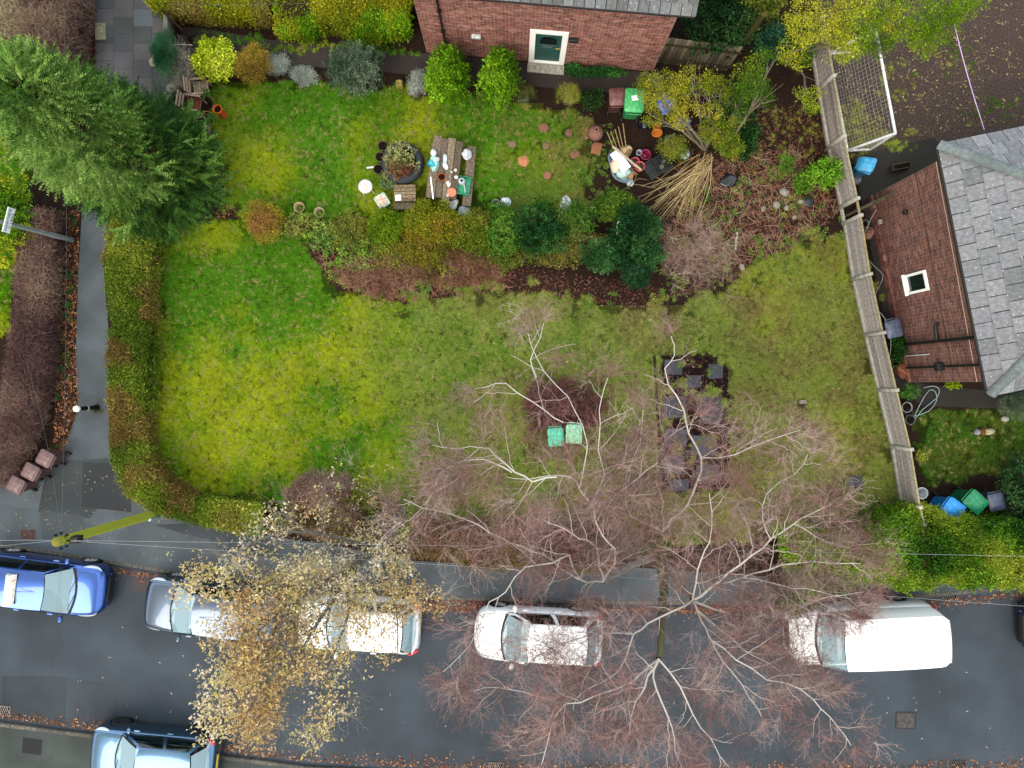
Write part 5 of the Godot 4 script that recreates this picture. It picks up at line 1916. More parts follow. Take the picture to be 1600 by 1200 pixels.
func side_gate() -> void:
	var a := at(1319, 338)
	var b := at(1358, 322)
	var o := thing("side_gate", "grey lapped-board screen joining the fence to the right house", "gate", a)
	var d := (b - a).normalized()
	var l := a.distance_to(b)
	var z := d.cross(Vector3.UP)
	var bs := Basis(d, Vector3.UP, z)
	for k in 12:
		var g := Geo.new()
		slab(g, l, 0.016, 0.0, 0.155, 0.003, 0.003, pick([c8(146, 138, 118), c8(128, 120, 102), c8(160, 150, 130)]) * rf(0.9, 1.05), Transform3D(bs * Basis(Vector3.RIGHT, -0.1), d * l / 2 + Vector3(0, 0.06 + k * 0.135, 0)))
		part(o, "board", g, M.wood)
	for s in [0.04, 0.5, 0.96]:
		var g := Geo.new()
		g.box(Transform3D(bs, d * l * s + Vector3(0, 0.87, 0) + z * 0.034), Vector3(0.05, 1.74, 0.035), c8(140, 128, 108))
		part(o, "batten", g, M.wood)


func goal() -> void:
	var foot := at(1355, 234)
	var o := thing("football_goal", "white tubular goal with a net beside the board fence", "goal", foot)
	var hh := 1.62
	var t0 := at(1399, 208, hh) - foot
	var ab := (at(1372, 67, hh) - at(1399, 208, hh)).normalized()
	var len := 3.35
	var t1 := t0 + ab * len
	var f0 := Vector3(t0.x, 0, t0.z)
	var f1 := Vector3(t1.x, 0, t1.z)
	var back := at(1323, 236) - foot - f0
	back = Vector3(back.x, 0, back.z)
	var b0 := f0 + back
	var b1 := f1 + back
	var white := c8(232, 234, 236)
	for s in [["crossbar", t0, t1], ["goalpost", f0, t0], ["goalpost", f1, t1], ["side_bar", t0, b0], ["side_bar", t1, b1], ["ground_bar", f0, b0], ["ground_bar", f1, b1], ["back_bar", b0, b1]]:
		var g := Geo.new()
		var up := Vector3(0, 0.045, 0)
		g.bar(s[1] + (up if s[1].y < 0.1 else Vector3.ZERO), s[2] + (up if s[2].y < 0.1 else Vector3.ZERO), 0.045, white, 10)
		part(o, s[0], g, M.plastic)
	var net := Geo.new()
	var col := c8(164, 166, 162)
	var nx := 27
	var ny := 15
	var cell := func(i: float, j: float) -> Vector3:
		var p: Vector3 = t0.lerp(t1, i / nx).lerp(b0.lerp(b1, i / nx), j / ny)
		p.y -= sin(PI * j / ny) * 0.16 + sin(PI * i / nx) * sin(PI * j / ny) * 0.05
		p.y = maxf(p.y, 0.05)
		return p
	for i in nx + 1:
		var pts := PackedVector3Array()
		var rad := PackedFloat32Array()
		for j in ny + 1:
			pts.append(cell.call(float(i), float(j)) + rv(0.008))
			rad.append(0.0032)
		net.tube(pts, rad, 4, col)
	for j in ny + 1:
		var pts := PackedVector3Array()
		var rad := PackedFloat32Array()
		for i in nx + 1:
			pts.append(cell.call(float(i), float(j)) + rv(0.008))
			rad.append(0.0032)
		net.tube(pts, rad, 4, col)
	for s in [[t0, f0, b0], [t1, f1, b1]]:   # the side nets
		for k in range(1, 9):
			var f := k / 9.0
			net.bar(s[0].lerp(s[1], f), s[0].lerp(s[2], f), 0.0042, col, 4)
			net.bar(s[1].lerp(s[2], f), s[0].lerp(s[2], f), 0.0042, col, 4)
	part(o, "net", net, M.cloth)


func pole_and_wires() -> void:
	var h := 5.95
	var foot := at(262, 797)
	var top := at(88, 847, h)
	var o := thing("telegraph_pole", "green-stained wooden telegraph pole with step irons beside the pavement", "pole", foot)
	var g := Geo.new()
	var tp := top - foot
	g.tube(PackedVector3Array([Vector3.ZERO, tp * 0.5, tp]), PackedFloat32Array([0.15, 0.135, 0.12]), 12, c8(168, 176, 66), true)
	part(o, "pole_shaft", g, M.matt)
	g = Geo.new()
	g.tube(PackedVector3Array([Vector3(0.12, 0.05, 0.1), tp * 0.24 + Vector3(0.1, 0, 0.11)]), PackedFloat32Array([0.06, 0.06]), 8, c8(176, 190, 196), true)
	part(o, "cable_guard", g, M.galvanised)
	for k in 9:
		g = Geo.new()
		var p := tp * (0.42 + k * 0.05)
		var s := 1.0 if k % 2 else -1.0
		g.tube(PackedVector3Array([p, p + Vector3(0.0, 0.0, 0.27 * s), p + Vector3(0.0, 0.05, 0.28 * s)]), PackedFloat32Array([0.013, 0.013, 0.013]), 5, c8(160, 164, 166))
		part(o, "step_iron", g, M.galvanised)
	g = Geo.new()
	for k in 8:
		var a := TAU * k / 8
		var q := tp * 0.965 + Vector3(cos(a), 0, sin(a)) * 0.2
		g.bar(tp * 0.965, q, 0.012, c8(40, 40, 42))
		g.lathe(Transform3D(Basis.IDENTITY, q), [[0.02, -0.05], [0.035, -0.02], [0.03, 0.03], [0.02, 0.06]], 8, c8(36, 36, 40))
	slab(g, 0.22, 0.18, 0.0, 0.3, 0.02, 0.02, c8(30, 30, 32), Transform3D(Basis.IDENTITY, tp * 0.9 + Vector3(0.18, -0.1, 0.02)))
	part(o, "terminal_box", g, M.plastic)
	g = Geo.new()
	g.lathe(Transform3D(Basis.IDENTITY, tp), [[0.125, -0.02], [0.12, 0.02], [0.0, 0.07]], 12, c8(140, 136, 60))
	part(o, "cap", g, M.matt)
	var wires := [
		["upper pale wire leaving the telegraph pole toward the left edge", -160, 872, 5.2, 1], ["lower pale wire leaving the telegraph pole to the left", -160, 850, 5.4, 1],
		["pale wire running right along the pavement above the parked cars", 1720, 872, 5.0, 1], ["pale wire from the telegraph pole toward the van roof", 1720, 956, 4.6, 1],
		["dark wire from the telegraph pole slanting over the road to the pale blue car", 420, 1290, 5.0, 0], ["dark wire from the telegraph pole over the blue car roof", 50, 1300, 5.2, 0], ["dark wire from the telegraph pole over the blue car windscreen", 72, 1290, 5.2, 0],
		["thin wire from the telegraph pole up across the three brown bins", 40, 560, 5.0, 2], ["thin wire running up the lane past the lamp post", 98, -80, 5.2, 2],
	]
	for w in wires:
		var end := at(w[1], w[2], w[3])
		var t := thing("overhead_wire", w[0], "wire", top + Vector3(0, -0.2, 0), 0.0, "overhead wires fixed to the telegraph pole")
		var wg := Geo.new()
		var pts := PackedVector3Array()
		var rad := PackedFloat32Array()
		for k in 25:
			var f := k / 24.0
			pts.append((end - t.position) * f + Vector3(0, -sin(PI * f) * 0.18, 0))
			rad.append(0.0024)
		wg.tube(pts, rad, 4, c8(176, 180, 182) if w[4] == 1 else c8(92, 94, 98) if w[4] == 2 else c8(26, 26, 30))
		part(t, "wire_strand", wg, M.plain)


func lamp_post() -> void:
	var foot := at(113, 375)
	var h := 5.2
	var tip := at(-80, 326, h) - foot
	var o := thing("street_lamp", "galvanised grey lamp column with a white street name plate", "street lamp", foot)
	var g := Geo.new()
	g.tube(PackedVector3Array([Vector3.ZERO, tip * 0.2, tip * 0.21, tip]), PackedFloat32Array([0.085, 0.085, 0.07, 0.05]), 12, c8(168, 178, 178), true)
	part(o, "column", g, M.galvanised)
	g = Geo.new()
	slab(g, 0.6, 0.2, 0.0, 0.1, 0.06, 0.03, c8(180, 184, 184), Transform3D(Basis.IDENTITY, tip + Vector3(-0.25, -0.02, 0)))
	part(o, "lamp_head", g, M.galvanised)
	# name plate standing square to the column, facing the lane
	var pl := at(9, 343, 3.35) - foot
	var sg := Node3D.new()
	sg.name = "name_plate"
	o.add_child(sg)
	var face := Vector3(0.97, 0.0, 0.24).normalized()
	var up := Vector3.UP
	sg.transform = Transform3D(Basis(up.cross(face), up, face), pl + face * 0.09)
	g = Geo.new()
	g.box(Transform3D.IDENTITY, Vector3(0.74, 0.3, 0.02), c8(232, 236, 240))
	part(sg, "plate", g, M.plain)
	for w in [["HAWTHEN", 0.05], ["D LANE", -0.1]]:
		var tm := TextMesh.new()
		tm.text = w[0]
		tm.font_size = 64
		tm.pixel_size = 0.0022
		tm.depth = 0.004
		var f := SystemFont.new()
		f.font_names = PackedStringArray(["Droid Sans"])
		tm.font = f
		var m := StandardMaterial3D.new()
		m.albedo_color = Color(0.06, 0.06, 0.1)
		tm.material = m
		piece(sg, "lettering", tm, Transform3D(Basis.IDENTITY, Vector3(0, w[1] + 0.0, 0.013)))


func bollard() -> void:
	var o := thing("bollard", "black bollard with a white top standing in the lane", "bollard", at(151, 637))
	var g := Geo.new()
	g.lathe(Transform3D.IDENTITY, [[0.11, 0.0], [0.11, 0.06], [0.08, 0.08], [0.075, 0.5], [0.082, 0.52], [0.082, 0.62], [0.07, 0.64], [0.065, 1.0]], 14, c8(20, 22, 22))
	part(o, "post_shaft", g, M.plastic)
	g = Geo.new()
	g.lathe(Transform3D.IDENTITY, [[0.065, 1.0], [0.095, 1.03], [0.11, 1.1], [0.09, 1.17], [0.0, 1.21]], 14, c8(214, 214, 206))
	part(o, "white_cap", g, M.plain)
	g = Geo.new()
	g.lathe(Transform3D.IDENTITY, [[0.0845, 0.535], [0.0845, 0.605]], 14, c8(206, 206, 200))
	part(o, "reflective_band", g, M.plain)
	bush("weed_clump", "little weeds round the foot of the bollard", "plant", 150, 639, 9, 9, 0.15, "weed", [c8(90, 108, 40), c8(120, 130, 50)], 12, 0.6)


# ---------------------------------------------------------------- vehicles

func car(called: String, label: String, category: String, u: float, v: float, turn: float, s: Dictionary) -> Node3D:
	# x forward, z to the car's right. s holds the sizes in metres
	var o := thing(called, label, category, at(u, v) + Vector3(0, -0.1, 0), turn, "vehicles parked along the road")
	var L: float = s.L
	var W: float = s.W
	var hb: float = s.hb     # belt line
	var hr: float = s.hr     # roof
	var hn: float = s.hn     # nose
	var xa: float = s.xa     # windscreen foot
	var xb: float = s.xb     # windscreen top
	var xc: float = s.xc     # rear window top
	var xd: float = s.xd     # rear window foot
	var paint: Material = s.paint
	var col: Color = s.col
	var sf: float = s.get("nose", 1.0)
	# plan shape: station, half width, height of the deck
	var st := [[-1.0, 0.66, 0.62], [-0.985, 0.8, 0.8], [-0.95, 0.88, 0.92], [-0.86, 0.955, 0.985], [-0.7, 0.99, 1.0], [-0.4, 1.0, 1.0], [0.0, 1.0, 1.0], [0.35, 1.0, 1.0]]
	var rows := []
	var widths := {}
	var half := func(x: float) -> float:
		var f := x / (L / 2)
		var w := 1.0
		if f > 0.45:
			w = 1.0 - 0.075 * sf * pow((f - 0.45) / 0.55, 1.6) - 0.33 * sf * pow(maxf(0.0, (f - 0.8) / 0.2), 3.0)
		elif f < -0.6:
			w = 1.0 - 0.06 * pow((-f - 0.6) / 0.4, 1.8) - 0.16 * pow(maxf(0.0, (-f - 0.88) / 0.12), 3.0)
		return W / 2 * w
	var deck := func(x: float) -> float:
		if x > xa:
			var f := (x - xa) / (L / 2 - xa)
			return lerpf(hb - 0.02, hn, pow(f, 1.5)) - 0.12 * pow(f, 10.0)
		if x < xd:
			var f := (xd - x) / maxf(0.05, L / 2 + xd)
			return lerpf(hb, hb - 0.06, f) - 0.1 * pow(f, 8.0)
		return hb
	var n := 34
	for i in n + 1:
		var f := -cos(PI * i / n)
		var x := f * L / 2
		var w: float = half.call(x)
		var y: float = deck.call(x)
		var end := pow(absf(f), 22.0)
		var row := PackedVector3Array()
		var ring := [[0.9, 0.2], [0.985, 0.3], [1.0, 0.45], [1.0, y * 0.62], [0.992, y - 0.17], [0.955, y - 0.075], [0.88, y - 0.022], [0.7, y + 0.004], [0.35, y + 0.02], [0.0, y + 0.024]]
		for k in ring.size():
			row.append(Vector3(x, maxf(0.2, ring[k][1] - end * 0.1 * (1.0 if k > 4 else 0.0)), -ring[k][0] * w))
		for k in range(ring.size() - 2, -1, -1):
			row.append(Vector3(x, maxf(0.2, ring[k][1] - end * 0.1 * (1.0 if k > 4 else 0.0)), ring[k][0] * w))
		rows.append(row)
	var g := Geo.new()
	g.grid(rows, col)
	# bumper faces
	var nose: PackedVector3Array = rows[n]
	var tail: PackedVector3Array = rows[0]
	g.fan(nose, col)
	g.fan(tail, col)
	part(o, "body", g, paint)
	g = Geo.new()
	g.box(Transform3D(Basis.IDENTITY, Vector3(0, 0.24, 0)), Vector3(L * 0.9, 0.14, W * 0.84), c8(16, 16, 18))
	part(o, "underbody", g, M.matt)
	# cabin: side surface between the belt and the roof rail
	var zb: float = half.call(0.0) * 0.93
	var zr: float = W / 2 * s.get("zr", 0.72)
	var yr := hr - 0.05
	var boxy: bool = s.get("van", false)
	var side := func(sg: float, a: float, t: float) -> Vector3:
		var tuck := 1.0 - (0.16 * pow(clampf((a - 0.92) / 0.08, 0.0, 1.0), 2.5) if boxy else 0.0)
		var low := Vector3(lerpf(xa, xd, a), hb - 0.03, (zb + 0.02 * sin(PI * a)) * sg * tuck)
		var high := Vector3(lerpf(xb, xc, a), yr - 0.03 * pow(absf(a - 0.45) * 2.0, 3.0), zr * (1.0 - 0.03 * pow(absf(a - 0.5) * 2.0, 2.0)) * sg * tuck)
		var p: Vector3 = low.lerp(high, t)
		p.z += sg * 0.03 * sin(PI * t)
		return p
	var patch := func(sg: float, a0: float, a1: float, t0: float, t1: float, na: int, lift: float, geo: Geo, c: Color) -> void:
		var rr := []
		for i in na + 1:
			var row := PackedVector3Array()
			for j in 4:
				var p: Vector3 = side.call(sg, lerpf(a0, a1, float(i) / na), lerpf(t0, t1, j / 3.0))
				row.append(p + Vector3(0, 0, sg * lift))
			rr.append(row)
		geo.grid(rr, c)
	var pillar := Geo.new()
	var black := c8(14, 14, 16)
	for sg in [-1.0, 1.0]:
		for q in s.get("pillars", [[0.0, 0.06], [0.47, 0.52], [0.92, 1.0]]):
			patch.call(sg, q[0], q[1], 0.0, 1.0, 20 if boxy else 3, 0.0, pillar, col)
		patch.call(sg, 0.0, 1.0, 0.9, 1.0, 20, 0.001, pillar, col)
		patch.call(sg, 0.0, 1.0, 0.0, 0.06, 10, 0.001, pillar, black if s.get("dark_sill", true) else col)
	part(o, "pillars", pillar, paint)
	for sg in [-1.0, 1.0]:
		for q in s.get("sides", [[0.06, 0.47], [0.52, 0.92]]):
			var w := Geo.new()
			patch.call(sg, q[0], q[1], 0.06, 0.9, 4, -0.012, w, c8(12, 13, 15))
			part(o, "side_window", w, M.dark_glass)
	# windscreen and rear window, bowed across
	var screen := func(x0: float, x1: float, bow0: float, bow1: float, y0: float, y1: float, m: float, t0: float, t1: float, lift: float, geo: Geo, c: Color) -> void:
		var rr := []
		for i in 7:
			var t := lerpf(t0, t1, i / 6.0)
			var row := PackedVector3Array()
			for j in 13:
				var k := (j / 6.0 - 1.0) * m
				var zz := lerpf(zb, zr, t) * k
				row.append(Vector3(lerpf(x0, x1, t) + lerpf(bow0, bow1, t) * (1.0 - k * k), lerpf(y0, y1, t) + 0.03 * sin(PI * t) + 0.04 * t * (1.0 - k * k) + lift, zz))
			rr.append(row)
		geo.grid(rr, c)
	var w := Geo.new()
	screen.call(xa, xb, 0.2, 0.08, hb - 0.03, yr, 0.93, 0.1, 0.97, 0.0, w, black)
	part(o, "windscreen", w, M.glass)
	w = Geo.new()
	screen.call(xa, xb, 0.2, 0.08, hb - 0.03, yr, 0.95, 0.0, 0.1, 0.002, w, black)
	part(o, "scuttle", w, M.plain)
	if not s.get("van", false):
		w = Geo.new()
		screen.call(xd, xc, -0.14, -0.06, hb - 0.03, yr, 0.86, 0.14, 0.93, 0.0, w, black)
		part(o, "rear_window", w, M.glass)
		w = Geo.new()
		screen.call(xd, xc, -0.14, -0.06, hb - 0.03, yr, 0.99, 0.0, 0.14, 0.0, w, col)
		part(o, "tailgate", w, paint)
	else:
		w = Geo.new()
		screen.call(xd, xc, -0.05, -0.03, hb - 0.03, yr, 0.84, 0.0, 1.0, 0.0, w, col)
		part(o, "rear_doors", w, paint)
	# roof skin
	g = Geo.new()
	rows = []
	for i in 25:
		var a := i / 24.0
		var row := PackedVector3Array()
		for j in 15:
			var k := j / 7.0 - 1.0
			var p: Vector3 = side.call(1.0, a, 1.0)
			var bow := lerpf(0.08, -0.06 if not s.get("van", false) else -0.03, a)
			row.append(Vector3(p.x + bow * (1.0 - k * k), p.y + 0.055 * (1.0 - pow(absf(k), 2.6)) * (1.0 if not s.get("van", false) else 1.0), p.z * k * 1.012))
		rows.append(row)
	g.grid(rows, col)
	part(o, "roof", g, paint)
	# inside
	g = Geo.new()
	var dark := c8(50, 52, 54)
	g.box(Transform3D(Basis.IDENTITY, Vector3((xb + xd) / 2 - 0.05, hb + 0.0, 0)), Vector3(xb - xd - 0.2, 0.07, zb * 1.7), c8(30, 30, 32))
	slab(g, 0.5, zb * 1.75, hb - 0.1, hb + 0.045, 0.06, 0.03, dark, Transform3D(Basis.IDENTITY, Vector3(xa - 0.28, 0, 0)))
	for sg in [-1.0, 1.0]:
		slab(g, 0.16, 0.42, hb, hb + 0.3, 0.06, 0.04, dark, Transform3D(Basis(Vector3.BACK, 0.2), Vector3(lerpf(xb, xc, 0.32), 0, sg * zb * 0.48)))
		slab(g, 0.1, 0.24, hb + 0.3, hb + 0.42, 0.05, 0.03, dark, Transform3D(Basis.IDENTITY, Vector3(lerpf(xb, xc, 0.32) - 0.08, 0, sg * zb * 0.48)))
	if not s.get("van", false):
		slab(g, 0.16, zb * 1.5, hb, hb + 0.24, 0.06, 0.04, dark, Transform3D(Basis(Vector3.BACK, 0.25), Vector3(lerpf(xb, xc, 0.86), 0, 0)))
	part(o, "seats", g, M.cloth)
	# wheels
	var wr: float = s.get("wheel", 0.31)
	for fx in [float(s.get("wf", 0.31)), -float(s.get("wr", 0.3))]:
		for sg in [-1.0, 1.0]:
			var x: float = L * fx
			var z: float = half.call(x)
			var hub := Node3D.new()
			hub.name = "wheel"
			o.add_child(hub, true)
			hub.transform = Transform3D(Basis(Vector3.RIGHT, PI / 2 * sg), Vector3(x, wr, sg * (z - 0.19)))
			var arch := Geo.new()
			arch.lathe(Transform3D.IDENTITY, [[wr + 0.03, 0.1], [wr + 0.028, 0.191], [wr + 0.01, 0.192]], 22, c8(12, 12, 13))
			part(hub, "wheel_arch", arch, M.matt)
			var ty := Geo.new()
			ty.lathe(Transform3D.IDENTITY, [[wr * 0.66, 0.02], [wr - 0.02, 0.0], [wr, 0.04], [wr, 0.17], [wr - 0.02, 0.206], [wr * 0.68, 0.21]], 22, c8(20, 20, 21))
			part(hub, "tyre", ty, M.rubber)
			var rim := Geo.new()
			rim.lathe(Transform3D.IDENTITY, [[wr * 0.68, 0.19], [wr * 0.62, 0.2], [wr * 0.58, 0.17], [0.05, 0.18], [0.0, 0.19]], 22, c8(70, 72, 74))
			for k in 7:
				rim.box(Transform3D(Basis(Vector3.UP, TAU * k / 7), Vector3.ZERO) * Transform3D(Basis.IDENTITY, Vector3(wr * 0.33, 0.198, 0)), Vector3(wr * 0.6, 0.02, 0.045), s.get("rim", c8(196, 200, 204)))
			part(hub, "rim", rim, M.galvanised)
	# lamps
	for sg in [-1.0, 1.0]:
		var x: float = L * 0.5 * float(s.get("hl", 0.8))
		var hw: float = half.call(x)
		var lamp := Geo.new()
		rows = []
		for i in 7:
			var row := PackedVector3Array()
			var xx := x + (i / 6.0 - 0.5) * L * 0.13
			var ww: float = half.call(xx)
			var yy: float = deck.call(xx)
			for j in 5:
				var k := j / 4.0
				var narrow := 1.0 - pow(absf(i / 3.0 - 1.0), 2.4) * 0.85
				row.append(Vector3(xx, yy - 0.018 - 0.085 * k * narrow - 0.02, sg * ww * (0.925 + 0.07 * pow(k, 0.7) * narrow)))
			rows.append(row)
		lamp.grid(rows, c8(206, 214, 220))
		part(o, "headlight", lamp, M.lens)
		var tl := Geo.new()
		if s.get("van", false):
			slab(tl, 0.06, 0.1, hb - 0.35, hb + 0.1, 0.02, 0.02, c8(150, 20, 22), Transform3D(Basis.IDENTITY, Vector3(-L / 2 + 0.1, 0, sg * W * 0.45)))
		else:
			blob(tl, Transform3D(Basis(Vector3.UP, sg * -0.5), Vector3(-L * 0.465, hb - 0.1, sg * half.call(-L * 0.465) * 0.925)), Vector3(s.get("tl", 0.3), 0.22, 0.13), 0.0, c8(176, 16, 22), 9)
		part(o, "tail_light", tl, M.lens)
		# door mirror
		var mg := Geo.new()
		blob(mg, Transform3D(Basis(Vector3.UP, sg * 0.15), Vector3(lerpf(xa, xb, 0.32), hb + 0.06, sg * (W / 2 + 0.075))), Vector3(0.15, 0.15, 0.24), 0.0, s.get("mirror", col), 8)
		mg.bar(Vector3(lerpf(xa, xb, 0.3), hb - 0.02, sg * (W / 2 - 0.06)), Vector3(lerpf(xa, xb, 0.3), hb + 0.03, sg * (W / 2 + 0.04)), 0.025, black)
		part(o, "door_mirror", mg, paint)
		for q in s.get("handles", [0.12, -0.14]):
			var hg := Geo.new()
			slab(hg, 0.2, 0.045, hb - 0.13, hb - 0.095, 0.015, 0.01, col, Transform3D(Basis.IDENTITY, Vector3(L * q, 0, sg * (half.call(L * q) + 0.004))))
			part(o, "door_handle", hg, paint)
	# number plates, grille, wipers, aerial
	g = Geo.new()
	g.box(Transform3D(Basis.IDENTITY, Vector3(-L / 2 - 0.005, 0.62, 0)), Vector3(0.02, 0.11, 0.5), c8(210, 180, 40))
	g.box(Transform3D(Basis.IDENTITY, Vector3(L / 2 + 0.006, 0.4, 0)), Vector3(0.02, 0.11, 0.5), c8(216, 218, 214))
	part(o, "number_plate", g, M.plain)
	g = Geo.new()
	slab(g, 0.05, W * 0.5, 0.3, hn - 0.22, 0.02, 0.015, c8(22, 22, 24), Transform3D(Basis.IDENTITY, Vector3(L / 2 - 0.005, 0, 0)))
	part(o, "grille", g, M.plain)
	g = Geo.new()
	for sg in [-0.55, 0.12]:
		g.bar(Vector3(xa + 0.12, hb + 0.03, zb * sg), Vector3(lerpf(xa, xb, 0.2) + 0.14, hb + 0.13, zb * (sg + 0.58)), 0.009, black, 4)
	part(o, "wipers", g, M.plain)
	if s.get("aerial", true):
		g = Geo.new()
		g.bar(Vector3(lerpf(xb, xc, 0.12), hr + 0.0, 0), Vector3(lerpf(xb, xc, 0.42), hr + 0.16, 0), 0.007, black, 4)
		part(o, "aerial", g, M.plain)
	# shut lines of the bonnet
	g = Geo.new()
	for sg in [-1.0, 1.0]:
		var pts := PackedVector3Array()
		var rad := PackedFloat32Array()
		for i in 9:
			var xx := lerpf(xa + 0.02, L / 2 * 0.93, i / 8.0)
			var yy: float = deck.call(xx)
			var ww: float = half.call(xx)
			pts.append(Vector3(xx, yy - 0.009, sg * ww * 0.84))
			rad.append(0.006)
		g.tube(pts, rad, 4, c8(20, 20, 22))
	part(o, "bonnet_seam", g, M.plain)
	return o


func build_vehicles() -> void:
	var hatch := {"L": 4.2, "W": 1.76, "hb": 0.96, "hr": 1.46, "hn": 0.78, "xa": 0.95, "xb": 0.32, "xc": -1.25, "xd": -1.86, "zr": 0.69}
	var a := hatch.duplicate()
	a.merge({"L": 4.3, "col": c8(50, 88, 160), "paint": M.car_metallic, "rim": c8(216, 218, 220), "xa": 1.2, "xb": 0.5}, true)
	var blue := car("parked_car", "bright blue car with a white roof sign under the telegraph pole", "car", 82, 905, -0.125, a)
	# roof sign of the blue car
	var sg := Node3D.new()
	sg.name = "roof_sign"
	blue.add_child(sg)
	sg.position = Vector3(-0.46, 1.48, 0)
	var g := Geo.new()
	var rows := []
	for q in [[-0.16, 0.0], [-0.06, 0.2], [0.06, 0.2], [0.16, 0.0]]:
		rows.append(PackedVector3Array([Vector3(q[0], q[1], -0.5), Vector3(q[0], q[1], 0.5)]))
	g.grid(rows, c8(236, 232, 216))
	for z in [-0.5, 0.5]:
		g.quad(Vector3(-0.16, 0, z), Vector3(-0.06, 0.2, z), Vector3(0.06, 0.2, z), Vector3(0.16, 0, z), c8(236, 232, 216))
	part(sg, "sign_case", g, M.plastic)
	var tm := TextMesh.new()
	tm.text = "L"
	tm.font_size = 64
	tm.pixel_size = 0.0026
	tm.depth = 0.004
	var f := SystemFont.new()
	f.font_names = PackedStringArray(["Droid Sans"])
	tm.font = f
	var red := StandardMaterial3D.new()
	red.albedo_color = Color(0.72, 0.08, 0.06)
	tm.material = red
	var face := Vector3(0.2, 0.1, 0).normalized()
	piece(sg, "letter", tm, Transform3D(Basis(Vector3(0, 0, -1), face.cross(Vector3(0, 0, -1)), face), Vector3(0.116, 0.1, -0.32)))
	a = hatch.duplicate()
	a.merge({"L": 4.45, "W": 1.8, "col": c8(78, 92, 112), "paint": M.car_metallic, "xa": 1.05, "xb": 0.22, "xd": -2.0, "xc": -1.3, "hr": 1.44}, true)
	car("parked_car", "grey car with its bonnet showing left of the yellow-leaved tree", "car", 340, 944, PI - 0.125, a)
	a = hatch.duplicate()
	a.merge({"L": 4.05, "xa": 0.85, "xb": 0.1, "xc": -1.5, "xd": -1.88, "col": c8(226, 228, 230), "paint": M.white_paint, "tl": 0.42}, true)
	car("parked_car", "white hatchback under the yellow leaves, red tail lights to the right", "car", 566, 966, PI - 0.055, a)
	a = hatch.duplicate()
	a.merge({"L": 4.25, "W": 1.74, "col": c8(230, 232, 234), "paint": M.white_paint, "tl": 0.24, "nose": 1.5, "hn": 0.8, "xa": 1.08, "xb": 0.3, "xc": -1.5, "xd": -1.92, "hr": 1.5}, true)
	car("parked_car", "rounded white small car under the birch branches", "car", 840, 984, PI - 0.06, a)
	a = hatch.duplicate()
	a.merge({"L": 4.25, "xc": -1.5, "xd": -1.95, "col": c8(74, 108, 138), "paint": M.car_metallic, "rim": c8(60, 60, 62), "xa": 0.95, "xb": 0.13}, true)
	car("parked_car", "pale blue hatchback cut off at the bottom left", "car", 252, 1168, PI - 0.095, a)
	a = hatch.duplicate()
	a.merge({"L": 4.4, "W": 1.8, "col": c8(60, 74, 116), "paint": M.car_metallic, "hn": 0.84}, true)
	car("parked_car", "dark blue car nose just showing at the right edge", "car", 1684, 968, PI + 0.06, a)
	a = {"L": 4.72, "W": 1.88, "hb": 1.14, "hr": 1.94, "hn": 0.98, "xa": 1.5, "xb": 0.98, "xc": -2.26, "xd": -2.33, "zr": 0.86, "van": true, "col": c8(232, 233, 234), "paint": M.white_paint, "pillars": [[0.0, 0.05], [0.3, 1.0]], "sides": [[0.05, 0.3]], "dark_sill": false, "mirror": c8(20, 20, 22), "handles": [0.06], "aerial": false, "hl": 0.86, "wheel": 0.33, "wf": 0.3, "wr": 0.3}
	car("parked_van", "white panel van at the right, below the bright green hedge", "van", 1330, 978, PI + 0.05, a)


# ---------------------------------------------------------------- bins, pots and garden clutter

func bin(label: String, u: float, v: float, turn: float, col: Color, w := 0.55, d := 0.64, h := 1.04, open := 0.0) -> Node3D:
	# a two-wheeled bin; x across, z to the front (lid opens from the handle side at -z). u, v: its foot
	var o := thing("wheelie_bin", label, "bin", at(u, v), turn, "wheelie bins")
	var g := Geo.new()
	g.loft([rrect(w * 0.72, d * 0.62, 0.05, 0.04), rrect(w * 0.76, d * 0.66, 0.05, 0.1), rrect(w * 0.93, d * 0.88, 0.05, h * 0.86), rrect(w, d * 0.95, 0.05, h * 0.88), rrect(w, d * 0.95, 0.05, h * 0.92)], col)
	part(o, "bin_body", g, M.plastic)
	g = Geo.new()
	var lid := [rrect(w * 1.04, d * 1.02, 0.07, 0.0), rrect(w * 1.06, d * 1.04, 0.08, 0.03), rrect(w * 1.0, d * 0.98, 0.08, 0.055), rrect(w * 0.86, d * 0.82, 0.07, 0.062), rrect(w * 0.8, d * 0.76, 0.06, 0.085), rrect(w * 0.3, d * 0.3, 0.05, 0.1)]
	var hinge := Transform3D(Basis(Vector3.RIGHT, -open), Vector3(0, h * 0.92, -d * 0.5)) * Transform3D(Basis.IDENTITY, Vector3(0, 0.004, d * 0.5))
	for k in lid.size():
		var r: PackedVector3Array = lid[k]
		for i in r.size():
			r[i] = hinge * r[i]
		lid[k] = r
	g.loft(lid, col * 1.12)
	part(o, "lid", g, M.plastic)
	g = Geo.new()
	var hy := h * 0.94
	g.tube(PackedVector3Array([Vector3(-w * 0.42, hy - 0.03, -d * 0.48), Vector3(-w * 0.42, hy, -d * 0.6), Vector3(w * 0.42, hy, -d * 0.6), Vector3(w * 0.42, hy - 0.03, -d * 0.48)]), PackedFloat32Array([0.016, 0.016, 0.016, 0.016]), 7, col * 0.9, true)
	part(o, "handle", g, M.plastic)
	for s in [-1.0, 1.0]:
		g = Geo.new()
		g.lathe(Transform3D(Basis(Vector3.BACK, PI / 2), Vector3(s * w * 0.43, 0.1, -d * 0.36)), [[0.0, -0.03], [0.1, -0.03], [0.1, 0.03], [0.0, 0.03]], 14, c8(20, 20, 20))
		part(o, "wheel", g, M.rubber)
	return o


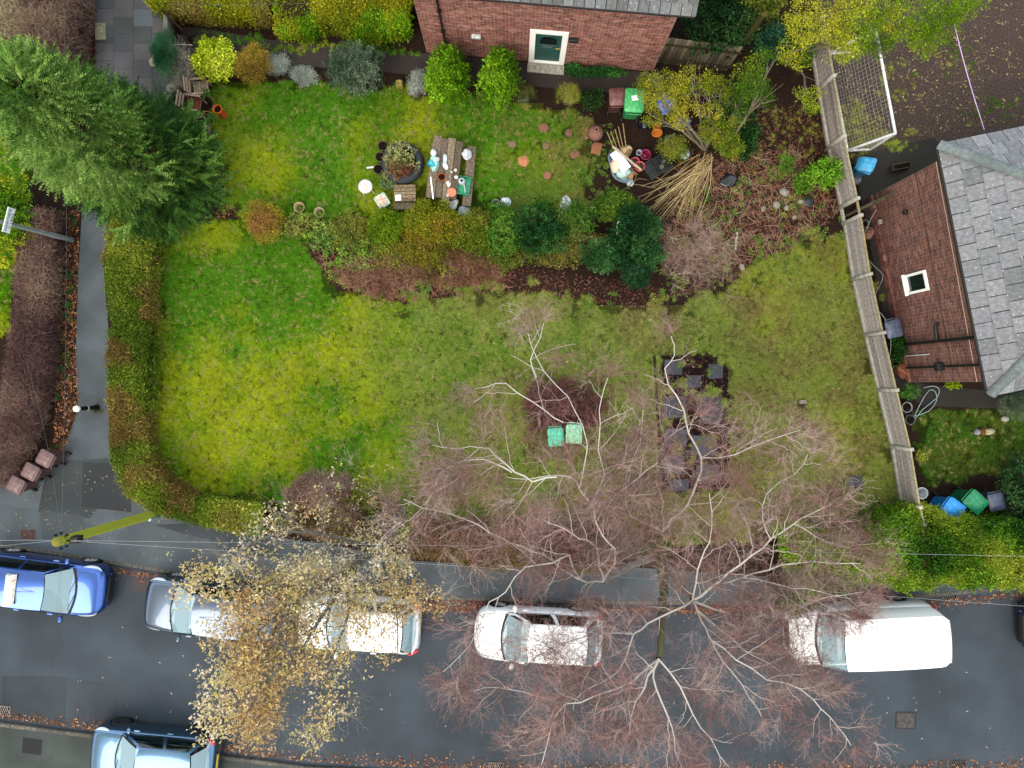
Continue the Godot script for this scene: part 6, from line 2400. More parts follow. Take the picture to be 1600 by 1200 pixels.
func pot(called: String, label: String, u: float, v: float, h: float, r: float, col: Color, m: Material, soil := true, group := "", lift := 0.0, tilt := Vector3.ZERO, waist := 0.72) -> Node3D:
	var p := at(u, v, lift)
	var o := thing(called, label, "pot", p, 0.0, group)
	o.rotation = tilt
	var g := Geo.new()
	g.lathe(Transform3D.IDENTITY, [[0.0, 0.0], [r * waist, 0.0], [r * (waist + 0.03), h * 0.06], [r * 0.97, h * 0.82], [r * 1.06, h * 0.84], [r * 1.06, h], [r * 0.93, h], [r * 0.9, h * 0.7]], 18, col)
	part(o, "pot_body", g, m)
	if soil:
		g = Geo.new()
		g.lathe(Transform3D.IDENTITY, [[r * 0.93, h * 0.84], [r * 0.4, h * 0.88], [0.0, h * 0.86]], 14, c8(70, 52, 42))
		part(o, "soil", g, M.earth)
	return o


func sack(called: String, label: String, category: String, u: float, v: float, size: Vector3, cols: Array, m: Material, rough := 0.35, turn := 0.0) -> Node3D:
	# a slumped bag: a crumpled body and a gathered neck
	var o := thing(called, label, category, at(u, v), turn)
	var g := Geo.new()
	blob(g, Transform3D(Basis.IDENTITY, Vector3(0, size.y * 0.42, 0)), size, rough, cols[0], 14)
	part(o, "bag_body", g, m)
	for k in range(1, cols.size()):
		g = Geo.new()
		blob(g, Transform3D(Basis(Vector3.UP, k * 1.1), Vector3((k - cols.size() / 2.0) * size.x * 0.3, size.y * 0.5, rf(-0.1, 0.1) * size.z)), size * Vector3(0.55, 0.95, 0.75), rough, cols[k], 12)
		part(o, "bag_fold", g, m)
	return o


func disc(called: String, label: String, u: float, v: float, r: float, col: Color, group: String) -> void:
	var o := thing(called, label, "stepping stone", at(u, v), rf(0, TAU), group)
	var g := Geo.new()
	var rings := []
	var wob := []
	for i in 14:
		wob.append(rf(0.93, 1.07))
	for q in [[1.0, -0.02], [1.0, 0.018], [0.95, 0.028], [0.3, 0.03]]:
		var ring := PackedVector3Array()
		for i in 14:
			ring.append(Vector3(cos(TAU * i / 14) * r * q[0] * wob[i], q[1], sin(TAU * i / 14) * r * q[0] * wob[i]))
		rings.append(ring)
	g.loft(rings, col, false)
	part(o, "stone_top", g, M.terracotta)


func plank_table() -> void:
	var o := thing("plank_table", "weathered plank table covered with pots, bags and trays", "table", at(702, 272), -0.12)
	var wood := [c8(146, 130, 112), c8(130, 116, 100), c8(160, 144, 124), c8(120, 104, 90)]
	var w := [0.3, 0.22, 0.26, 0.24]
	var x := -0.62
	for k in 4:
		var g := Geo.new()
		slab(g, w[k] - 0.012, 2.05 + rf(-0.15, 0.12), 0.5, 0.54, 0.01, 0.008, wood[k], Transform3D(Basis(Vector3.UP, rf(-0.01, 0.01)), Vector3(x + w[k] / 2, 0, rf(-0.06, 0.06))))
		var m := piece(o, "plank", null, Transform3D.IDENTITY)
		m.mesh = g.mesh(M.wood_long)
		x += w[k]
	var g := Geo.new()
	slab(g, 0.3, 2.0, 0.38, 0.42, 0.01, 0.008, c8(136, 122, 106), Transform3D(Basis(Vector3.UP, 0.03), Vector3(0.72, 0, 0.1)))
	part(o, "bench_plank", g, M.wood_long)
	for s in [[-0.5, -0.8], [0.3, -0.8], [-0.5, 0.8], [0.3, 0.8]]:
		g = Geo.new()
		g.box(Transform3D(Basis.IDENTITY, Vector3(s[0], 0.25, s[1])), Vector3(0.08, 0.5, 0.08), c8(120, 104, 88))
		part(o, "leg", g, M.wood)
	for s in [-0.7, 0.75]:
		g = Geo.new()
		g.box(Transform3D(Basis.IDENTITY, Vector3(0.72, 0.19, s)), Vector3(0.2, 0.38, 0.1), c8(120, 104, 88))
		part(o, "bench_leg", g, M.wood)
	# what stands on it
	pot("plant_pot", "orange terracotta pot on the plank table", 691, 279, 0.2, 0.12, c8(186, 92, 50), M.terracotta, true, "", 0.54)
	var t := thing("round_tile", "flat salmon-pink saucer on the plank table", "saucer", at(706, 301, 0.54))
	g = Geo.new()
	g.lathe(Transform3D.IDENTITY, [[0.1, 0.0], [0.15, 0.01], [0.155, 0.05], [0.13, 0.055], [0.0, 0.05]], 18, c8(214, 136, 108))
	part(t, "saucer_body", g, M.terracotta)
	t = thing("bath_scoop", "white plastic scoop with a pale grey handle on the plank table", "scoop", at(694, 256, 0.54), 0.5)
	g = Geo.new()
	blob(g, Transform3D(Basis.IDENTITY, Vector3(0, 0.05, 0.1)), Vector3(0.17, 0.1, 0.28), 0.0, c8(234, 236, 238), 10)
	part(t, "bowl", g, M.plastic)
	g = Geo.new()
	slab(g, 0.13, 0.3, 0.02, 0.06, 0.05, 0.01, c8(190, 206, 216), Transform3D(Basis(Vector3.UP, -0.55), Vector3(0.1, 0, -0.12)))
	part(t, "handle", g, M.plastic)
	t = thing("seed_tray", "green plastic tray holding a grey watering can", "tray", at(725, 291, 0.42), -0.16)
	g = Geo.new()
	var gr := c8(24, 148, 104)
	g.box(Transform3D(Basis.IDENTITY, Vector3(0, 0.01, 0)), Vector3(0.4, 0.016, 0.58), gr)
	for s in [[Vector3(-0.2, 0.06, 0), Vector3(0.018, 0.12, 0.58)], [Vector3(0.2, 0.06, 0), Vector3(0.018, 0.12, 0.58)], [Vector3(0, 0.06, -0.29), Vector3(0.38, 0.12, 0.018)], [Vector3(0, 0.06, 0.29), Vector3(0.38, 0.12, 0.018)]]:
		g.box(Transform3D(Basis.IDENTITY, s[0]), s[1], gr)
	for k in 5:
		g.box(Transform3D(Basis.IDENTITY, Vector3(0, 0.022, -0.2 + k * 0.1)), Vector3(0.37, 0.012, 0.012), gr)
	part(t, "tray_body", g, M.plastic)
	t = thing("watering_can", "pale grey watering can lying in the green tray", "watering can", at(722, 285, 0.44), -0.5)
	g = Geo.new()
	g.lathe(Transform3D.IDENTITY, [[0.0, 0.0], [0.11, 0.0], [0.12, 0.02], [0.105, 0.2], [0.07, 0.23], [0.05, 0.225]], 14, c8(186, 190, 200))
	part(t, "can_body", g, M.plastic)
	g = Geo.new()
	g.lathe(Transform3D.IDENTITY, [[0.05, 0.226], [0.0, 0.21]], 12, c8(26, 28, 30))
	part(t, "mouth", g, M.plain)
	g = Geo.new()
	g.tube(PackedVector3Array([Vector3(0.08, 0.05, 0.02), Vector3(0.2, 0.16, 0.16), Vector3(0.3, 0.24, 0.3)]), PackedFloat32Array([0.03, 0.022, 0.016]), 8, c8(196, 200, 208), true)
	g.tube(PackedVector3Array([Vector3(-0.1, 0.05, 0), Vector3(-0.17, 0.13, 0), Vector3(-0.08, 0.23, 0)]), PackedFloat32Array([0.014, 0.014, 0.014]), 6, c8(186, 190, 200))
	part(t, "spout", g, M.plastic)
	sack("shopping_bag", "crumpled turquoise and white bag at the left edge of the plank table", "bag", 681, 264, Vector3(0.34, 0.42, 0.46), [c8(172, 222, 214), c8(40, 168, 190), c8(220, 236, 232)], M.plastic).position.y = 0.4
	sack("plastic_bag", "small white bag at the top left of the plank table", "bag", 681, 249, Vector3(0.2, 0.2, 0.26), [c8(226, 230, 232), c8(240, 242, 242)], M.plastic).position.y = 0.54
	sack("plastic_tub", "clear plastic tub on the bench plank", "tub", 731, 250, Vector3(0.3, 0.24, 0.4), [c8(214, 216, 220), c8(234, 236, 238), c8(190, 194, 202)], M.plastic, 0.2).position.y = 0.42
	for q in [["yellow-white jar lid right of the scoop", 712, 267, 0.055, c8(226, 222, 206)], ["white cup beside the green tray", 713, 278, 0.06, c8(238, 238, 236)], ["small white lid on the plank table", 706, 270, 0.04, c8(220, 222, 220)], ["white egg-shaped dish near the salmon saucer", 700, 306, 0.05, c8(232, 230, 226)]]:
		t = thing("plastic_cup", q[0], "cup", at(q[1], q[2], 0.54))
		g = Geo.new()
		g.lathe(Transform3D.IDENTITY, [[0.0, 0.0], [q[3] * 0.7, 0.0], [q[3], 0.08], [q[3] * 0.9, 0.082], [q[3] * 0.6, 0.03], [0.0, 0.028]], 12, q[4])
		part(t, "cup_body", g, M.plastic)
	t = thing("white_batten", "white painted stick lying along the left plank", "stick", at(675, 294, 0.54), 0.12)
	g = Geo.new()
	slab(g, 0.05, 0.75, 0.0, 0.03, 0.005, 0.005, c8(220, 220, 216))
	part(t, "stick_body", g, M.plain)
	t = thing("work_glove", "white glove on the plank table", "glove", at(701, 289, 0.54), 0.4)
	g = Geo.new()
	blob(g, Transform3D(Basis.IDENTITY, Vector3(0, 0.02, 0)), Vector3(0.1, 0.04, 0.13), 0.1, c8(226, 228, 228), 8)
	for k in 4:
		g.tube(PackedVector3Array([Vector3(-0.035 + k * 0.024, 0.02, -0.05), Vector3(-0.045 + k * 0.032, 0.02, -0.13 + absf(k - 1.5) * 0.012)]), PackedFloat32Array([0.014, 0.011]), 6, c8(226, 228, 228), true)
	g.tube(PackedVector3Array([Vector3(0.04, 0.02, 0.02), Vector3(0.09, 0.02, -0.03)]), PackedFloat32Array([0.014, 0.011]), 6, c8(226, 228, 228), true)
	part(t, "glove_body", g, M.cloth)


func build_clutter() -> void:
	var wl := M.wood.duplicate() as StandardMaterial3D
	wl.uv1_scale = Vector3(6.0, 6.0, 0.35)
	M["wood_long"] = wl
	var g: Geo
	var t: Node3D
	# wheelie bins
	bin("brown wheelie bin by the path, left of the green bin", 958, 169, 0.05 + PI, c8(112, 72, 70), 0.5, 0.56, 1.0)
	t = bin("green wheelie bin by the path with a white notice on its lid", 983, 176, PI - 0.06, c8(70, 176, 104), 0.6, 0.76, 1.1)
	g = Geo.new()
	g.box(Transform3D(Basis(Vector3.UP, 0.2), Vector3(0.0, 1.117, 0.05)), Vector3(0.2, 0.004, 0.16), c8(228, 228, 216))
	part(t, "notice", g, M.plain)
	for q in [["topmost of the three brown bins at the lane corner", 98, 712, 0.9], ["middle of the three brown bins at the lane corner", 76, 732, 0.95], ["lowest of the three brown bins at the lane corner", 54, 752, 0.9]]:
		bin(q[0], q[1], q[2], -2.15 + q[3] * 0.1, c8(104, 76, 74), 0.48, 0.5, 0.96)
	bin("turquoise-green bin on the front lawn, left of the pair", 866, 680, 0.08, c8(78, 196, 158), 0.5, 0.58, 0.9)
	bin("faded pale green bin on the front lawn, right of the pair", 893, 675, -0.02, c8(142, 206, 164), 0.5, 0.6, 1.0)
	bin("bright blue wheelie bin beside the fence end", 1461, 787, 0.95, c8(34, 146, 226), 0.56, 0.62, 1.08)
	bin("dark green wheelie bin right of the blue one", 1494, 777, 0.85, c8(24, 130, 84), 0.58, 0.66, 1.08)
	bin("slate grey wheelie bin beside the dark green bush", 1527, 777, 0.2, c8(70, 80, 100), 0.5, 0.56, 1.0)
	bin("small dark brown bin half hidden left of the blue bin", 1451, 797, 0.2, c8(74, 48, 42), 0.46, 0.5, 0.85)
	bin("slate grey bin behind the fence beside the brown brick wall", 1374, 517, 0.24, c8(84, 94, 116), 0.5, 0.56, 0.95)
	bin("blue bin with its lid ajar behind the fence, beside the earth yard", 1336, 270, 1.2, c8(60, 150, 196), 0.46, 0.5, 0.8, 0.5)
	# garden seats at the left of the back lawn
	var tan_ := c8(190, 164, 142)
	for q in [["wooden garden armchair with a potted plant on its seat", 322, 146, 0.1], ["wooden garden chair with a faded red seat", 311, 171, -0.15]]:
		var o := thing("garden_chair", q[0], "chair", at(q[1], q[2]), q[3])
		var seat := c8(142, 84, 66) if q[2] > 160 else tan_
		for k in 6:
			g = Geo.new()
			slab(g, 0.07, 0.48, 0.4, 0.425, 0.005, 0.005, seat, Transform3D(Basis.IDENTITY, Vector3(-0.2 + k * 0.085, 0, 0)))
			part(o, "seat_slat", g, M.wood)
		for s in [-0.24, 0.24]:
			g = Geo.new()
			slab(g, 0.54, 0.07, 0.6, 0.63, 0.01, 0.006, tan_, Transform3D(Basis.IDENTITY, Vector3(0, 0, s)))
			part(o, "armrest", g, M.wood)
			for x in [-0.24, 0.22]:
				g = Geo.new()
				g.box(Transform3D(Basis.IDENTITY, Vector3(x, 0.3, s)), Vector3(0.05, 0.6, 0.05), tan_)
				part(o, "leg", g, M.wood)
		for y in [0.55, 0.7, 0.85]:
			g = Geo.new()
			slab(g, 0.03, 0.5, y, y + 0.08, 0.005, 0.005, tan_, Transform3D(Basis(Vector3.BACK, 0.15), Vector3(-0.2, 0, 0)))
			part(o, "back_slat", g, M.wood)
	bush("potted_fern", "green plant on the seat of the wooden armchair", "plant", 323, 146, 8, 8, 0.25, "broad", [c8(66, 100, 40), c8(92, 124, 54)], 26, 0.6, "", 0.43)
	t = thing("garden_bench", "pale wooden planter box beside the cypress", "planter", at(322, 202), 0.15)
	for s in [[Vector3(0, 0.2, 0.28), Vector3(0.3, 0.36, 0.03)], [Vector3(0, 0.2, -0.28), Vector3(0.3, 0.36, 0.03)], [Vector3(0.15, 0.2, 0), Vector3(0.03, 0.4, 0.53)], [Vector3(-0.15, 0.2, 0), Vector3(0.03, 0.4, 0.53)]]:
		g = Geo.new()
		g.box(Transform3D(Basis.IDENTITY, s[0]), s[1], c8(206, 176, 152))
		part(t, "side_board", g, M.wood)
	g = Geo.new()
	g.box(Transform3D(Basis.IDENTITY, Vector3(0, 0.28, 0)), Vector3(0.27, 0.05, 0.5), c8(66, 50, 40))
	part(t, "soil", g, M.earth)
	pot("chimney_pot", "tall orange terracotta pot with a rimmed top on the back lawn edge", 351, 181, 0.62, 0.14, c8(204, 96, 52), M.terracotta, true, "", 0.0, Vector3.ZERO, 0.85)
	pot("chimney_pot", "red clay chimney pot at the lower end of the cypress", 347, 279, 0.55, 0.14, c8(168, 82, 68), M.terracotta, true, "", 0.0, Vector3.ZERO, 0.9)
	t = pot("plant_pot", "round terracotta planter with green leaves beside the wooden chair", 329, 188, 0.3, 0.2, c8(170, 112, 90), M.terracotta)
	bush("potted_plant", "green leaves growing in the round planter beside the chair", "plant", 328, 186, 8, 10, 0.2, "broad", [c8(50, 92, 40), c8(80, 120, 56)], 24, 0.55, "", 0.27)
	# low stone edging beside the lane
	for q in [[268, 140, 0.3, "upper"], [262, 150, 0.26, "middle"], [258, 160, 0.24, "lower"], [244, 96, 0.34, "pale"]]:
		t = thing("edging_stone", "%s rough stone along the lane edge near the small conifer" % q[3], "stone", at(q[0], q[1]), rf(0, 3), "edging stones along the lane")
		g = Geo.new()
		blob(g, Transform3D(Basis.IDENTITY, Vector3(0, 0.07, 0)), Vector3(q[2], 0.18, q[2] * 1.3), 0.3, c8(170, 162, 144), 8)
		part(t, "stone_body", g, M.stone)
	# stump and pots along the path
	t = thing("stone_pedestal", "mossy stone pedestal with a round hollow at the lawn edge", "pedestal", at(626, 136))
	g = Geo.new()
	slab(g, 0.24, 0.24, 0.0, 0.34, 0.03, 0.03, c8(164, 152, 78))
	part(t, "block", g, M.stone)
	g = Geo.new()
	g.lathe(Transform3D.IDENTITY, [[0.1, 0.341], [0.1, 0.37], [0.07, 0.37], [0.06, 0.345], [0.0, 0.343]], 14, c8(176, 164, 96))
	part(t, "rim", g, M.stone)
	for q in [["square stone planter with a young conifer, right of the white door", 888, 158, "conifer"], ["square stone planter beside the laurel nearest the door", 817, 156, "heather"]]:
		t = thing("stone_planter", q[0], "planter", at(q[1], q[2]), 0.05)
		g = Geo.new()
		g.loft([rrect(0.26, 0.26, 0.02, 0.0), rrect(0.3, 0.3, 0.02, 0.3), rrect(0.34, 0.34, 0.02, 0.31), rrect(0.34, 0.34, 0.02, 0.38), rrect(0.26, 0.26, 0.02, 0.38), rrect(0.26, 0.26, 0.02, 0.33)], c8(146, 148, 146))
		part(t, "planter_body", g, M.stone)
		bush("potted_conifer", "yellow-green %s growing in its square stone planter" % q[3], "plant", q[1] + 2, q[2] - 11, 17, 16, 0.75, "fine", [c8(92, 108, 36), c8(128, 138, 48), c8(150, 150, 60)] if q[3] == "conifer" else [c8(76, 84, 36), c8(110, 108, 46)], 190 if q[3] == "conifer" else 90, 0.9, "", 0.36)
	# tyre planter with three pots
	t = thing("tyre_planter", "big black tyre used as a planter on the back lawn", "planter", at(631, 258))
	g = Geo.new()
	g.lathe(Transform3D.IDENTITY, [[0.52, 0.0], [0.66, 0.04], [0.72, 0.18], [0.68, 0.34], [0.56, 0.4], [0.47, 0.38], [0.44, 0.3]], 30, c8(38, 42, 48))
	part(t, "tyre", g, M.rubber)
	g = Geo.new()
	g.lathe(Transform3D.IDENTITY, [[0.47, 0.33], [0.2, 0.36], [0.0, 0.36]], 20, c8(78, 60, 48))
	part(t, "soil", g, M.earth)
	bush("potted_plant", "sprawling pale green and brown plant filling the tyre", "plant", 622, 255, 28, 29, 0.4, "broad", [c8(116, 74, 56), c8(140, 138, 84), c8(164, 172, 108)], 240, 0.62, "", 0.36)
	bush("trailing_plant", "grey-green plant spilling out below the tyre", "plant", 610, 282, 18, 16, 0.3, "broad", [c8(84, 118, 66), c8(124, 146, 96)], 110, 0.65)
	for q in [["topmost brown pot left of the tyre", 600, 231], ["middle brown pot left of the tyre", 596, 248], ["lowest brown pot left of the tyre", 593, 267]]:
		pot("plant_pot", q[0], q[1], q[2], 0.22, 0.16, c8(64, 46, 40), M.plastic, true, "brown pots beside the tyre")
	t = thing("white_tube", "short white plastic tube lying by the brown pots", "tube", at(585, 262), 0.1)
	g = Geo.new()
	g.bar(Vector3(-0.25, 0.06, 0), Vector3(0.25, 0.07, 0), 0.035, c8(216, 224, 220), 10)
	part(t, "tube_body", g, M.plastic)
	# round table, box, crate
	t = thing("round_stool", "round white stool on thin legs on the back lawn", "stool", at(575, 297))
	g = Geo.new()
	g.lathe(Transform3D.IDENTITY, [[0.0, 0.41], [0.22, 0.41], [0.235, 0.42], [0.235, 0.45], [0.2, 0.455], [0.0, 0.45]], 24, c8(214, 204, 206))
	part(t, "seat", g, M.plastic)
	for k in 4:
		g = Geo.new()
		var a := TAU * k / 4 + 0.5
		g.bar(Vector3(cos(a) * 0.27, 0.0, sin(a) * 0.27), Vector3(cos(a) * 0.17, 0.42, sin(a) * 0.17), 0.015, c8(200, 196, 190))
		part(t, "leg", g, M.plain)
	t = thing("fallen_leaf", "dry curled leaf lying on the round white stool", "leaf", at(572, 293, 0.455))
	g = Geo.new()
	leaf_face(g, Vector3(-0.06, 0.01, 0), Vector3(1, 0.1, 0.2), Vector3(0, 0.2, 1), 0.14, 0.07, c8(206, 190, 130))
	g.n.clear()
	part(t, "leaf_blade", g, M.dry_leaf)
	t = thing("cool_box", "square dark green box with a beige lid below the round stool", "box", at(600, 318), 0.55)
	g = Geo.new()
	g.loft([rrect(0.32, 0.36, 0.04, 0.0), rrect(0.38, 0.42, 0.05, 0.34)], c8(30, 74, 62))
	part(t, "box_body", g, M.plastic)
	g = Geo.new()
	g.loft([rrect(0.42, 0.46, 0.06, 0.34), rrect(0.42, 0.46, 0.06, 0.385), rrect(0.39, 0.43, 0.05, 0.4)], c8(176, 206, 194))
	part(t, "lid", g, M.plastic)
	g = Geo.new()
	g.loft([rrect(0.32, 0.36, 0.05, 0.4), rrect(0.3, 0.34, 0.05, 0.41)], c8(206, 178, 156))
	part(t, "lid_panel", g, M.plastic)
	t = thing("pallet_table", "low slatted wooden table left of the plank table", "table", at(635, 306), 0.02)
	for k in 5:
		g = Geo.new()
		slab(g, 0.72 + rf(-0.02, 0.02), 0.1, 0.3, 0.325, 0.006, 0.005, pick([c8(158, 136, 110), c8(140, 122, 98), c8(172, 152, 124)]), Transform3D(Basis.IDENTITY, Vector3(0, 0, -0.24 + k * 0.115)))
		part(t, "slat", g, M.wood)
	for s in [[-0.3, -0.2], [0.3, -0.2], [-0.3, 0.2], [0.3, 0.2]]:
		g = Geo.new()
		g.box(Transform3D(Basis.IDENTITY, Vector3(s[0], 0.15, s[1])), Vector3(0.06, 0.3, 0.06), c8(130, 110, 90))
		part(t, "leg", g, M.wood)
	t = thing("plank_bench", "lower plank seat half hidden by the bushes", "bench", at(633, 324), 0.02)
	g = Geo.new()
	slab(g, 0.72, 0.24, 0.16, 0.2, 0.01, 0.006, c8(140, 126, 104))
	part(t, "seat_plank", g, M.wood)
	for s in [-0.28, 0.28]:
		g = Geo.new()
		g.box(Transform3D(Basis.IDENTITY, Vector3(s, 0.08, 0)), Vector3(0.08, 0.16, 0.18), c8(120, 104, 86))
		part(t, "leg", g, M.wood)
	t = thing("paper_scrap", "white patterned paper on the slatted table", "paper", at(622, 309, 0.33), 0.1)
	g = Geo.new()
	g.grid([PackedVector3Array([Vector3(-0.1, 0.004, -0.1), Vector3(0, 0.014, -0.1), Vector3(0.1, 0.005, -0.1)]), PackedVector3Array([Vector3(-0.1, 0.01, 0), Vector3(0, 0.006, 0.01), Vector3(0.1, 0.013, 0)]), PackedVector3Array([Vector3(-0.1, 0.004, 0.1), Vector3(0, 0.012, 0.1), Vector3(0.1, 0.005, 0.1)])], c8(222, 222, 226))
	part(t, "sheet", g, M.cloth)
	t = thing("metal_ring", "small rusty ring on the slatted table", "ring", at(641, 308, 0.33))
	g = Geo.new()
	g.lathe(Transform3D.IDENTITY, [[0.05, 0.0], [0.065, 0.012], [0.05, 0.024], [0.035, 0.012], [0.05, 0.0]], 16, c8(168, 136, 110))
	part(t, "ring_body", g, M.metal)
	plank_table()
	sack("rubbish_bag", "black plastic bag at the lower end of the plank table", "bag", 692, 316, Vector3(0.42, 0.34, 0.4), [c8(26, 28, 36), c8(38, 40, 52)], M.gloss, 0.5)
	sack("rubbish_bag", "white carrier bag below the salmon saucer", "bag", 708, 318, Vector3(0.3, 0.26, 0.34), [c8(224, 226, 228), c8(206, 208, 212), c8(236, 236, 238)], M.plastic, 0.5)
	sack("rubbish_bag", "pale blue-grey crumpled sheet below the plank table", "bag", 726, 332, Vector3(0.4, 0.16, 0.3), [c8(168, 184, 200), c8(196, 206, 214)], M.plastic, 0.5)
	sack("rubbish_bag", "white and blue bag above the leafy shrub", "bag", 790, 316, Vector3(0.34, 0.3, 0.3), [c8(214, 220, 222), c8(70, 166, 200), c8(190, 214, 222)], M.plastic, 0.4)
	pot("bucket", "grey bucket left of the white and blue bags", 775, 320, 0.26, 0.13, c8(150, 154, 152), M.galvanised, false)
	sack("plastic_sheet", "pale crumpled plastic sheet at the lawn edge near the dark bushes", "sheet", 884, 318, Vector3(0.4, 0.14, 0.42), [c8(196, 198, 198), c8(218, 220, 220)], M.plastic, 0.5)
	pot("plant_pot", "empty round clay pot among the brambles, right one", 501, 334, 0.2, 0.17, c8(196, 172, 146), M.terracotta, false, "clay pots in the border")
	pot("plant_pot", "clay pot rim peeking from the leaves, left of the empty pot", 470, 326, 0.2, 0.17, c8(190, 160, 130), M.terracotta, false, "clay pots in the border")
	# stepping stones
	for q in [["orange-pink round stepping stone, the largest", 818, 252, 0.2, c8(196, 128, 98)], ["dark clay stepping stone near the top of the lawn", 849, 200, 0.18, c8(140, 98, 84)], ["dull stepping stone left of the chiminea", 889, 208, 0.14, c8(124, 92, 80)], ["brown stepping stone between the two dull ones", 898, 241, 0.17, c8(136, 96, 80)], ["small brownish stepping stone left of the brown one", 853, 228, 0.13, c8(126, 104, 80)], ["reddish stepping stone nearest the dark bush", 855, 274, 0.15, c8(150, 104, 84)], ["greyish stepping stone at the far left of the row", 800, 226, 0.15, c8(136, 112, 96)]]:
		disc("stepping_stone", q[0], q[1], q[2], q[3], q[4], "stepping stones in the back lawn")
	# chiminea
	t = thing("chiminea", "brown conical clay chiminea beside the stepping stones", "chiminea", at(928, 215), 0.3)
	g = Geo.new()
	g.lathe(Transform3D.IDENTITY, [[0.16, 0.14], [0.24, 0.24], [0.27, 0.4], [0.25, 0.44]], 20, c8(58, 46, 42))
	part(t, "firebowl", g, M.terracotta)
	g = Geo.new()
	g.lathe(Transform3D.IDENTITY, [[0.25, 0.44], [0.27, 0.46], [0.2, 0.58], [0.09, 0.7], [0.065, 0.74], [0.07, 0.82], [0.045, 0.82], [0.04, 0.74]], 20, c8(142, 104, 92))
	part(t, "hood", g, M.terracotta)
	for k in 3:
		g = Geo.new()
		var a := TAU * k / 3
		g.bar(Vector3(cos(a) * 0.22, 0, sin(a) * 0.22), Vector3(cos(a) * 0.17, 0.2, sin(a) * 0.17), 0.016, c8(30, 30, 32))
		part(t, "leg", g, M.metal)
	for q in [["clay slab left of the chiminea", 917, 208, 0.1, c8(172, 132, 104)], ["reddish slab in front of the chiminea", 932, 232, -0.2, c8(150, 100, 76)]]:
		t = thing("clay_slab", q[0], "slab", at(q[1], q[2]), q[3])
		g = Geo.new()
		slab(g, 0.34, 0.4, -0.02, 0.03, 0.03, 0.01, q[4])
		part(t, "slab_body", g, M.terracotta)
	# the junk pile
	var paddling := thing("paddling_pool", "folded grey-blue paddling pool full of junk", "paddling pool", at(968, 262), 0.5)
	g = Geo.new()
	var rings := []
	for k in 25:
		var a := TAU * k / 24
		var c := Vector3(cos(a) * 0.3 * (1.0 + 0.1 * sin(a * 3.0)), 0.09 + 0.03 * sin(a * 2.0), sin(a) * 0.56)
		var row := PackedVector3Array()
		for j in 8:
			var b := TAU * j / 8
			row.append(c + (Vector3(cos(a), 0, sin(a)) * cos(b) + Vector3.UP * sin(b)) * (0.05 + 0.015 * sin(a * 5.0)))
		rings.append(row)
	g.grid(rings, c8(98, 118, 136), true)
	part(paddling, "inflated_ring", g, M.plastic)
	g = Geo.new()
	var fl := PackedVector3Array()
	for k in 20:
		fl.append(Vector3(cos(TAU * k / 20) * 0.29, 0.05, sin(TAU * k / 20) * 0.54))
	g.fan(fl, c8(150, 178, 180))
	part(paddling, "pool_floor", g, M.plastic)
	sack("cardboard_scrap", "crumpled beige board in the paddling pool", "scrap", 959, 262, Vector3(0.3, 0.22, 0.5), [c8(206, 184, 162), c8(190, 168, 150)], M.cloth, 0.3).position.y = 0.12
	sack("plastic_sheet", "pale turquoise sheet draped over the paddling pool", "sheet", 974, 272, Vector3(0.46, 0.2, 0.44), [c8(160, 196, 192), c8(186, 208, 206)], M.plastic, 0.4).position.y = 0.14
	t = thing("white_board", "white sheet of board leaning on the junk pile", "board", at(967, 256), 0.62)
	g = Geo.new()
	slab(g, 0.34, 0.75, -0.015, 0.015, 0.02, 0.006, c8(206, 214, 222), Transform3D(Basis(Vector3.BACK, 0.25), Vector3(0, 0.34, 0)))
	part(t, "board_panel", g, M.plain)
	sack("cloth_bundle", "tan and grey cloth bundle at the top of the junk pile", "cloth", 977, 240, Vector3(0.36, 0.3, 0.42), [c8(176, 150, 116), c8(150, 148, 144), c8(120, 96, 70)], M.cloth, 0.45)
	sack("plastic_sheet", "white scrap of plastic at the lower end of the paddling pool", "scrap", 984, 284, Vector3(0.26, 0.16, 0.3), [c8(216, 220, 222), c8(150, 190, 196)], M.plastic, 0.5)
	sack("cloth_bundle", "brown sacking between the buckets and the paddling pool", "cloth", 984, 270, Vector3(0.24, 0.24, 0.5), [c8(140, 112, 78), c8(110, 88, 64)], M.cloth, 0.45)
	for q in [["bent branch sticking out below the junk pile", 985, 292, 0.4], ["forked branch lying across the dark hollow below the crates", 1012, 296, -0.5], ["thin grey branch leaning on the black crate", 1030, 286, -0.9]]:
		t = thing("loose_branch", q[0], "branch", at(q[1], q[2]), q[3])
		g = Geo.new()
		limb(g, PackedVector3Array([Vector3(-0.5, 0.06, 0.1), Vector3(-0.1, 0.24, 0.0), Vector3(0.3, 0.2, -0.1), Vector3(0.65, 0.06, 0.05)]), 0.02, 0.008, 5, c8(178, 150, 112), 0.03)
		limb(g, PackedVector3Array([Vector3(0.1, 0.22, -0.03), Vector3(0.3, 0.3, -0.25), Vector3(0.45, 0.2, -0.4)]), 0.012, 0.006, 5, c8(178, 150, 112), 0.02)
		part(t, "branch_wood", g, M.bark)
	t = thing("wooden_batten", "long pale batten lying across the junk pile", "batten", at(976, 254), 0.9)
	g = Geo.new()
	slab(g, 0.07, 1.25, 0.0, 0.03, 0.006, 0.005, c8(222, 206, 176), Transform3D(Basis(Vector3.RIGHT, 0.06), Vector3(0, 0.46, 0)))
	part(t, "batten_body", g, M.wood_long)
